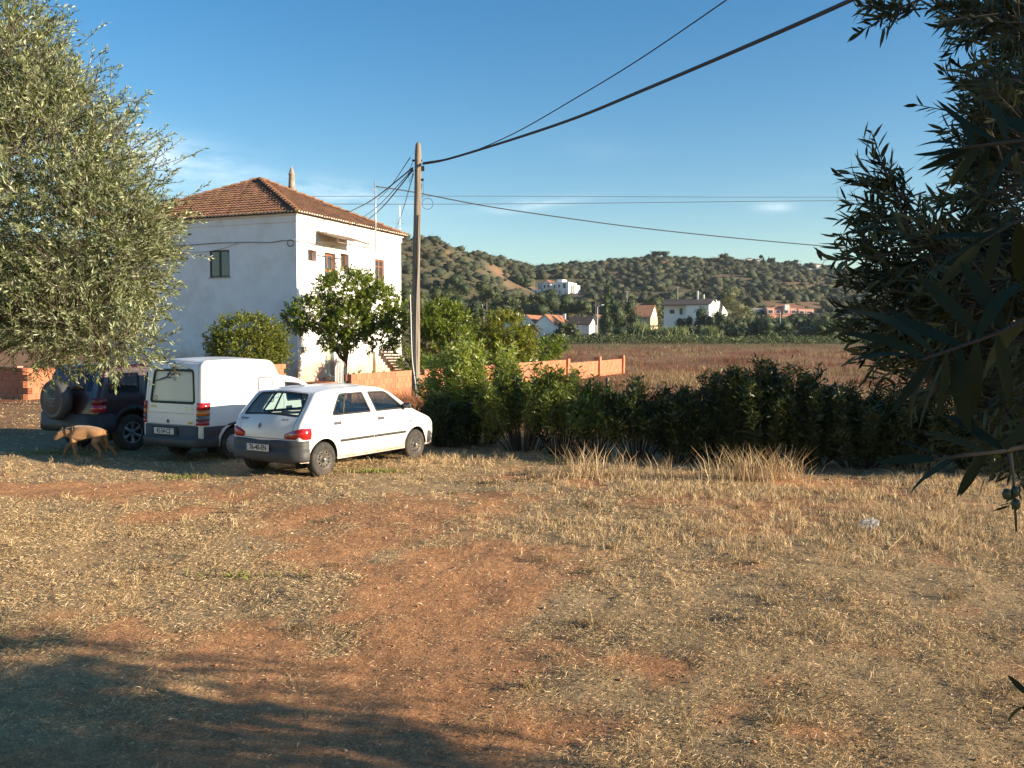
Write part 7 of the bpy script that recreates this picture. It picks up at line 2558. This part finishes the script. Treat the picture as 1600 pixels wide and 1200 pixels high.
fb(hv, org, FU, FV, w_(876), w_(888), -1, 9, -1, hz(442), 'wall', M_far_white); fb(hv, org, FU, FV, w_(889), w_(894), 2, 8, -1, hz(446), 'wall', M_far_white)
for x in (848.5, 854.5): far_window(hv, org, w_(x), hz(450), 1.1, 1.1)
far_window(hv, org, w_(863), hz(452), .8, 1.6, y=1, name='door'); far_window(hv, org, w_(870), hz(450), .8, 1.2, y=1); far_window(hv, org, w_(880), hz(452), 1.1, 2.0, y=-1)
fb(hv, org, FU, FV, w_(818), w_(834), 3, 3.3, 0, hz(455.5), 'garden_wall', M_far_white); fb(hv, org, FU, FV, w_(832), w_(846), -1, -.7, 0, hz(452.5), 'garden_wall', M_far_white)
fb(hv, org, FU, FV, w_(780), w_(814), 4, 4.3, 0, hz(453), 'garden_wall', M_far_white)

# pink terraced building
p = on_terrain(1225, 502, 225); D = 250; s_ = F / D; org = Vector((at(1190, 500, D).x, D, tz(at(1190, 500, D).x, D) - .5))
pk = thing('terraced_building', 'long low pink building with white arches and stepped roofs far right', 'building', org)
def kz(y): return at(1225, y, D).z - org.z
UX = Vector((1, .0, 0)); VY = Vector((0, 1, 0))
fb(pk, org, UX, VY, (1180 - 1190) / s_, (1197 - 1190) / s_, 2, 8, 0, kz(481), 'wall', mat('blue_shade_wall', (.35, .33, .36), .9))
segs = [(1197, 1210, 480.5), (1210, 1222, 482), (1222, 1234, 478), (1234, 1246, 481), (1246, 1258, 482), (1258, 1272, 482.5)]
for k, (a, c, y) in enumerate(segs):
    x0, x1 = (a - 1190) / s_ + .03, (c - 1190) / s_
    o = fb(pk, org, UX, VY, x0, x1, .0 + .3 * (k % 2), 7, 0, kz(y), 'wall', M_far_pink)
    o2 = fb(pk, org, UX, VY, x0 + .25, x1 - .25, -.25 + .3 * (k % 2), .0 + .3 * (k % 2) - .01, kz(490), kz(y + 2.6), 'balcony', mat('far_peach', (.74, .52, .42), .9))
    fb(pk, org, UX, VY, x0 + .6, x1 - .6, -.32 + .3 * (k % 2), -.26 + .3 * (k % 2), kz(489), kz(y + 4.2), 'window', M_far_win)
mb = MB(); mb.add([org + Vector(((1204 - 1190) / s_, 1, kz(481))), org + Vector(((1262 - 1190) / s_, 1, kz(481))), org + Vector(((1248 - 1190) / s_, 5, kz(473.5))), org + Vector(((1226 - 1190) / s_, 5, kz(474)))], [(0, 1, 2, 3)])
mb.build('roof', M_far_tile, pk, off=pk.location)
fb(pk, org, UX, VY, (1225 - 1190) / s_, (1232 - 1190) / s_, -.6, .4, kz(485), kz(476), 'stair_tower', M_far_white)
# houses and trees on the ridge
for i, (lb, px, y0, y1, w) in enumerate((('small white house on the ridge right of the highest trees', 1170, 408, 404, 8), ('tiny white house on the ridge beside the umbrella pine', 1184, 410, 405.5, 6), ('long pale building on the far right of the ridge', 1272, 420, 413, 26), ('white wall on the hilltop near the olive twigs', 1308, 431, 428, 20), ('tiny white house at the left end of the ridge trees', 1139, 405, 402.5, 5))):
    D = 470; s_ = F / D; x = (px - 800) / F * D; z = tz(x, D); t_ = thing('ridge_house', lb, 'house', (x, D, z - 2), 0, 'houses along the ridge')
    top = at(px, y1, D).z
    mb = MB(); mb.box(-w / s_ / 2, 0, 0, w / s_ / 2, 6, top - z + 2); mb.build('wall', M_far_white, t_)
    mb = MB(); zt = top - z + 2
    mb.add([(-w / s_ / 2 - .3, -.3, zt + .01), (w / s_ / 2 + .3, -.3, zt + .01), (w / s_ / 2 + .3, 6.3, zt + .01), (-w / s_ / 2 - .3, 6.3, zt + .01), (0, 3, zt + .8)], [(0, 1, 4), (1, 2, 4), (2, 3, 4), (3, 0, 4), (3, 2, 1, 0)]); mb.build('roof', M_far_tile, t_)
for i, (lb, px, yb, w, yt, kd) in enumerate((('highest dark round trees on the ridge', 1133, 408, 24, 396, 'round'), ('round topped pine on a bare trunk on the ridge', 1187, 412, 6, 399, 'umbrella'), ('thin dark cypress beside the round topped pine', 1191, 412, 3, 403, 'spire'), ('broad dark ridge tree right of the cypress', 1203, 413, 12, 402, 'round'),
                                            ('ridge trees left of the long pale building', 1235, 418, 30, 406, 'round'), ('dark ridge trees above the long pale building', 1262, 420, 20, 411, 'round'), ('dark ridge trees at the middle of the skyline', 1030, 402, 30, 392, 'round'), ('dark ridge tree near the olive twigs', 1290, 426, 24, 414, 'round'))):
    D = 466; far_tree(lb, px, yb, D, w, yt, 400 + i, L_dark, kd, group='trees along the ridge', name='ridge_tree')

# lamp post, poles, fence posts
M_post = mat('post_grey', (.45, .44, .42), .8)
D = 165; x = (933 - 800) / F * D; z = tz(x, D); t_ = thing('street_lamp', 'pale street lamp post before the dark cypress', 'street lamp', (x, D, z - .2))
h = at(933, 480, D).z - z + .2
mb = MB(); mb.tube([(0, 0, 0), (0, 0, h)], [.13, .09], 8); mb.build('post', M_post, t_); mb = MB(); mb.tube([(0, 0, h), (.3, 0, h + .25), (.9, 0, h + .4)], .05, 6); mb.build('arm', M_post, t_)
mb = MB(); mb.box(.7, -.12, h + .36, 1.25, .12, h + .5); mb.build('lamp_head', M_far_white, t_)
for (lb, px, yt, D, r) in (('brown wooden pole just left of the street lamp', 930, 468, 168, .12), ('thin white pole below the pink terraced building', 1218, 487, 165, .10), ('tall thin pole with a crossbar above the orange roofed house', 979, 455, 228, .09), ('short pole with a crossbar on the slope above the large white villa', 1058, 448, 262, .09), ('thin pole on the slope left of the low farmhouse', 754, 475, 150, .07)):
    x = (px - 800) / F * D; z = tz(x, D); t_ = thing('distant_pole', lb, 'pole', (x, D, z - .3)); h = at(px, yt, D).z - z + .3
    mb = MB(); mb.tube([(0, 0, 0), (0, 0, h)], [r, r * .8], 6); mb.build('shaft', M_bark if 'brown' in lb else M_post, t_)
    if 'crossbar' in lb:
        mb = MB(); mb.tube([(-.7, 0, h - .15), (.7, 0, h - .15)], .05, 5); mb.build('crossbar', M_post, t_)
for (lb, px, yb, yt, D, r) in (('slim weathered fence post standing in the field above the shrubs', 949, 640, 590, 21, .045), ('short stub of a fence post left of the brick pillars', 836, 575, 556, 60, .09), ('thin pale stake at the end of the sunlit shrub', 924, 610, 592, 20, .02)):
    x = (px - 800) / F * D; z = tz(x, D); t_ = thing('fence_post', lb, 'post', (x, D, z - .1)); h = at(px, yt, D).z - z + .1
    mb = MB(); mb.tube([(0, 0, 0), (.01, 0, h * .5), (0, 0, h)], [r, r * .92, r * .85], 8); mb.build('shaft', M_post if 'pale' in lb else Mp, t_)

# ================================================================ DOG, LITTER
def build_dog():
    p = gp(124, 718)
    t_ = thing('dog', 'tan dog walking left with its head lowered in front of the dark car', 'dog', (p.x, p.y, 0.0), 0)
    # local: x to the right of the picture, y away, z up; the dog faces -x
    J = {}
    def v(n, x, y, z, r, r2=None): J[n] = (Vector((x, y, z)), r * 1.1, (r2 or r) * 1.1)
    v('hip', .36, 0, .50, .105, .11); v('back', .20, 0, .505, .10, .115); v('chest', .02, 0, .47, .105, .135); v('shoulder', -.10, 0, .475, .09, .12)
    v('neck', -.22, -.01, .505, .072, .08); v('head', -.335, -.02, .455, .068, .07); v('snout', -.41, -.035, .395, .040, .038); v('nose', -.455, -.045, .36, .025, .024)
    v('rump', .43, 0, .48, .07, .08); v('tail1', .475, .0, .43, .028); v('tail2', .50, .0, .33, .024); v('tail3', .505, 0, .24, .022); v('tail4', .49, 0, .18, .012)
    # near front leg straight, far front leg stepping forward
    v('fa0', -.07, -.075, .40, .058); v('fa1', -.045, -.085, .27, .038); v('fa2', -.03, -.085, .15, .026); v('fa3', -.02, -.085, .045, .023); v('fa4', -.065, -.085, .022, .024)
    v('fb0', -.10, .07, .40, .052); v('fb1', -.18, .08, .29, .034); v('fb2', -.27, .08, .19, .024); v('fb3', -.31, .08, .07, .021); v('fb4', -.35, .08, .03, .022)
    # hind legs: near one back, far one forward
    v('ha0', .37, -.075, .42, .078); v('ha1', .31, -.09, .29, .048); v('ha2', .42, -.09, .18, .028); v('ha3', .41, -.09, .05, .022); v('ha4', .365, -.09, .022, .024)
    v('hb0', .40, .075, .42, .072); v('hb1', .40, .09, .28, .044); v('hb2', .55, .09, .20, .026); v('hb3', .62, .09, .07, .021); v('hb4', .60, .09, .025, .022)
    E = [('hip', 'back'), ('back', 'chest'), ('chest', 'shoulder'), ('shoulder', 'neck'), ('neck', 'head'), ('head', 'snout'), ('snout', 'nose'), ('hip', 'rump'), ('rump', 'tail1'), ('tail1', 'tail2'), ('tail2', 'tail3'), ('tail3', 'tail4'),
         ('chest', 'fa0'), ('fa0', 'fa1'), ('fa1', 'fa2'), ('fa2', 'fa3'), ('fa3', 'fa4'), ('shoulder', 'fb0'), ('fb0', 'fb1'), ('fb1', 'fb2'), ('fb2', 'fb3'), ('fb3', 'fb4'),
         ('hip', 'ha0'), ('ha0', 'ha1'), ('ha1', 'ha2'), ('ha2', 'ha3'), ('ha3', 'ha4'), ('hip', 'hb0'), ('hb0', 'hb1'), ('hb1', 'hb2'), ('hb2', 'hb3'), ('hb3', 'hb4')]
    names = list(J); ix = {n: i for i, n in enumerate(names)}
    me = bpy.data.meshes.new('body'); me.from_pydata([tuple(J[n][0]) for n in names], [(ix[a], ix[c]) for a, c in E], [])
    o = mobj('body', me, t_)
    o.modifiers.new('skin', 'SKIN')
    for n, i in ix.items():
        me.skin_vertices[0].data[i].radius = (J[n][1], J[n][2]); me.skin_vertices[0].data[i].use_root = (n == 'hip')
    sb_ = o.modifiers.new('subdivision', 'SUBSURF'); sb_.levels = 2; sb_.render_levels = 2
    md = bpy.data.materials.new('dog_fur'); md.use_nodes = True; t = md.node_tree; t.nodes.clear(); b = NB(t)
    oc = b.n('ShaderNodeTexCoord').outputs['Object']; sp_ = b.n('ShaderNodeSeparateXYZ', i_0=oc)
    nz_ = b.n('ShaderNodeTexNoise', i_Vector=oc, i_Scale=40.0, i_Detail=6.0).outputs[0]
    big = b.n('ShaderNodeTexNoise', i_Vector=oc, i_Scale=7.0, i_Detail=3.0).outputs[0]
    tan = b.ramp(nz_, [(.3, (.30, .15, .06)), (.7, (.38, .20, .085))])
    zz_ = b.math('ADD', sp_.outputs[2], b.math('MULTIPLY', big, .08))
    saddle = b.ramp(b.math('DIVIDE', zz_, .7), [(.80, (0, 0, 0)), (.90, (.55, .55, .55))])
    c = b.mix(saddle, tan, (.16, .10, .05))
    belly = b.ramp(sp_.outputs[2], [(.30, (0, 0, 0)), (.38, (1, 1, 1)), (.42, (0, 0, 0))])
    c = b.mix(b.math('MULTIPLY', belly, .35), c, (.62, .45, .27))
    face = b.ramp(b.math('MULTIPLY', sp_.outputs[0], -1.0), [(.33, (0, 0, 0)), (.42, (1, 1, 1))])
    c = b.mix(face, c, (.03, .022, .018))
    pr_ = b.n('ShaderNodeBsdfPrincipled', i_Roughness=.9); b.link(c, pr_.inputs['Base Color']); pr_.inputs['Sheen Weight'].default_value = .3
    bu = b.n('ShaderNodeBump', i_Strength=.3, i_Distance=.005, i_Height=b.n('ShaderNodeTexNoise', i_Vector=oc, i_Scale=90.0, i_Detail=4.0).outputs[0]); b.link(bu.outputs[0], pr_.inputs['Normal'])
    b.n('ShaderNodeOutputMaterial', i_Surface=pr_.outputs[0]); me.materials.append(md)
    dg = bpy.context.evaluated_depsgraph_get(); ev = o.evaluated_get(dg); m2_ = ev.to_mesh()
    vv = np.empty(len(m2_.vertices) * 3, np.float32); m2_.vertices.foreach_get('co', vv); vv = vv.reshape(-1, 3).astype(float)
    vn = np.empty(len(m2_.vertices) * 3, np.float32); m2_.vertices.foreach_get('normal', vn); vn = vn.reshape(-1, 3).astype(float); ev.to_mesh_clear()
    rg = np.random.default_rng(8); k = rg.integers(0, len(vv), 9000); Pn = vn[k]; Pp = vv[k] + rg.normal(0, .008, (9000, 3)) - Pn * .006
    Dd_ = unit(Pn * .5 + np.array([.8, 0, -.5]) + rg.normal(0, .25, (9000, 3))); ln_ = np.where(Pp[:, 2] > .3, .028, .014) * (.6 + .8 * rg.random(9000))
    Vf, Ff = leaves_arr(Pp, Dd_, unit(Pn + rg.normal(0, .3, (9000, 3))), ln_, np.full(9000, .0035))
    dk = sstep(.50, .60, Pp[:, 2] + rg.normal(0, .03, 9000))[:, None]; cf = lerp(np.array([.44, .25, .11]), np.array([.16, .10, .055]), dk * .8)
    hd = sstep(-.34, -.40, Pp[:, 0])[:, None]; cf = lerp(cf, np.array([.05, .035, .025]), hd)
    cf = cf * .75 * (.5 + .9 * rg.random((9000, 1)))
    tag(mobj('coat', npmesh('coat', Vf, Ff, STRAW, col=np.repeat(cf, 4, axis=0)), t_), kind='stuff')
    for sy in (-1, 1):
        mb = MB(); b0 = Vector((-.31, -.02 + sy * .046, .508))
        tip = b0 + Vector((-.015, sy * .035, .075)) if sy > 0 else b0 + Vector((.0, -.055, -.045))
        mb.add([b0 + Vector((-.03, 0, 0)), b0 + Vector((.03, 0, -.005)), b0 + Vector((.0, -.015 * sy, -.02)), tip], [(0, 1, 3), (1, 2, 3), (2, 0, 3), (2, 1, 0)])
        mb.build('ear', mat('dog_ear', (.40, .18, .07), .9), t_)
        mb = MB(); mb.lathe([(0, -.009), (.008, -.004), (.008, .004), (0, .009)], 8, Matrix.Translation((-.372, -.028 + sy * .044, .45))); mb.build('eye', M_ink, t_, smooth=True)
    mb = MB(); mb.lathe([(0, -.014), (.013, -.006), (.013, .006), (0, .014)], 8, Matrix.Translation((-.475, -.048, .352))); mb.build('nose', M_ink, t_, smooth=True)
    mb = MB(); mb.lathe([(.078, -.012), (.088, 0), (.078, .012)], 18, Matrix.Translation((-.205, -.01, .50)) @ Matrix.Rotation(R(78), 4, 'Y')); mb.build('collar', mat('collar', (.02, .02, .02), .7), t_, smooth=True)
    return t_


build_dog()
# crumpled clear plastic bag
c = gp(1357, 826); rng = np.random.default_rng(5)
mb = MB(); bm = bmesh.new(); bmesh.ops.create_icosphere(bm, subdivisions=4, radius=1.0)
for v_ in bm.verts:
    n_ = v_.co.normalized(); k = float(fbm(np.array([n_.x * 2.6 + 5]), np.array([n_.y * 2.6 + n_.z * 3.1 + 5]), 7, 4)[0]); k2 = float(vnoise(np.array([n_.x * 7 + 50]), np.array([n_.y * 7 + n_.z * 6 + 50]), 3)[0])
    v_.co = n_ * (.45 + .9 * k + .22 * k2); v_.co.x *= .11; v_.co.y *= .08; v_.co.z *= .085
me = bpy.data.meshes.new('plastic_bag'); bm.to_mesh(me); bm.free()
mm = bpy.data.materials.new('thin_plastic'); mm.use_nodes = True; t = mm.node_tree; t.nodes.clear(); b = NB(t)
a_ = b.n('ShaderNodeBsdfPrincipled', i_Roughness=.15); a_.inputs['Base Color'].default_value = (.5, .52, .54, 1); tr_ = b.n('ShaderNodeBsdfTransparent')
mx_ = b.n('ShaderNodeMixShader', i_0=.42, i_1=tr_.outputs[0], i_2=a_.outputs[0]); b.n('ShaderNodeOutputMaterial', i_Surface=mx_.outputs[0]); me.materials.append(mm)
o = mobj('plastic_bag', me, None, (c.x, c.y, float(gz_at(c.x, c.y)) + .05)); tag(o, 'crumpled clear plastic bag lying in the dry grass at the right', 'plastic bag')
for i, (lb, pts, r) in enumerate((('pale bent dry stick in the grass below the plastic bag', [(1388, 858), (1400, 850), (1411, 842), (1421, 827)], .007), ('thin pale stem poking up beside the plastic bag', [(1372, 823), (1380, 818), (1388, 816)], .004),
                               ('thin straight stick leaning before the right end of the shrubs', [(1352, 717), (1372, 727), (1392, 741)], .007), ('short pale straw stem lying in the middle of the yard', [(963, 844), (990, 843), (1015, 841)], .005),
                               ('dry branched twig standing before the van shadow', [(305, 738), (300, 730), (297, 721)], .008))):
    g0 = gp(*pts[0]); P_ = []
    for k, (x, y) in enumerate(pts):
        q = gp(x, y) if i in (0, 3) else at(x, y, g0.y + .0)
        P_.append(Vector((q.x, q.y, max(float(gz_at(q.x, q.y)) + .012, q.z if i not in (0, 3) else 0) + (.05 * k / 3 if i == 0 else 0))))
    mb = MB(); mb.tube(P_, [r, r * .9, r * .7, r * .4][:len(P_)], 6); o = mb.build('dry_stick', mat('dry_stick', (.52, .38, .21), .8), None, smooth=True, off=P_[0], loc=P_[0]); tag(o, lb, 'stick')

# ---------------------------------------------------------------- the air between here and the hills
hm = bpy.data.materials.new('air'); hm.use_nodes = True; t = hm.node_tree; t.nodes.clear(); b = NB(t)
pv = b.n('ShaderNodeVolumePrincipled'); pv.inputs['Color'].default_value = (.80, .90, 1.0, 1); pv.inputs['Density'].default_value = .00014; pv.inputs['Anisotropy'].default_value = .2
ov = b.n('ShaderNodeOutputMaterial'); b.link(pv.outputs[0], ov.inputs['Volume'])
mb = MB(); mb.box(-1200, -450, -60, 1200, 1600, 110); hz_ = mb.build('haze', hm); tag(hz_, 'thin pale air over the valley', kind='stuff')
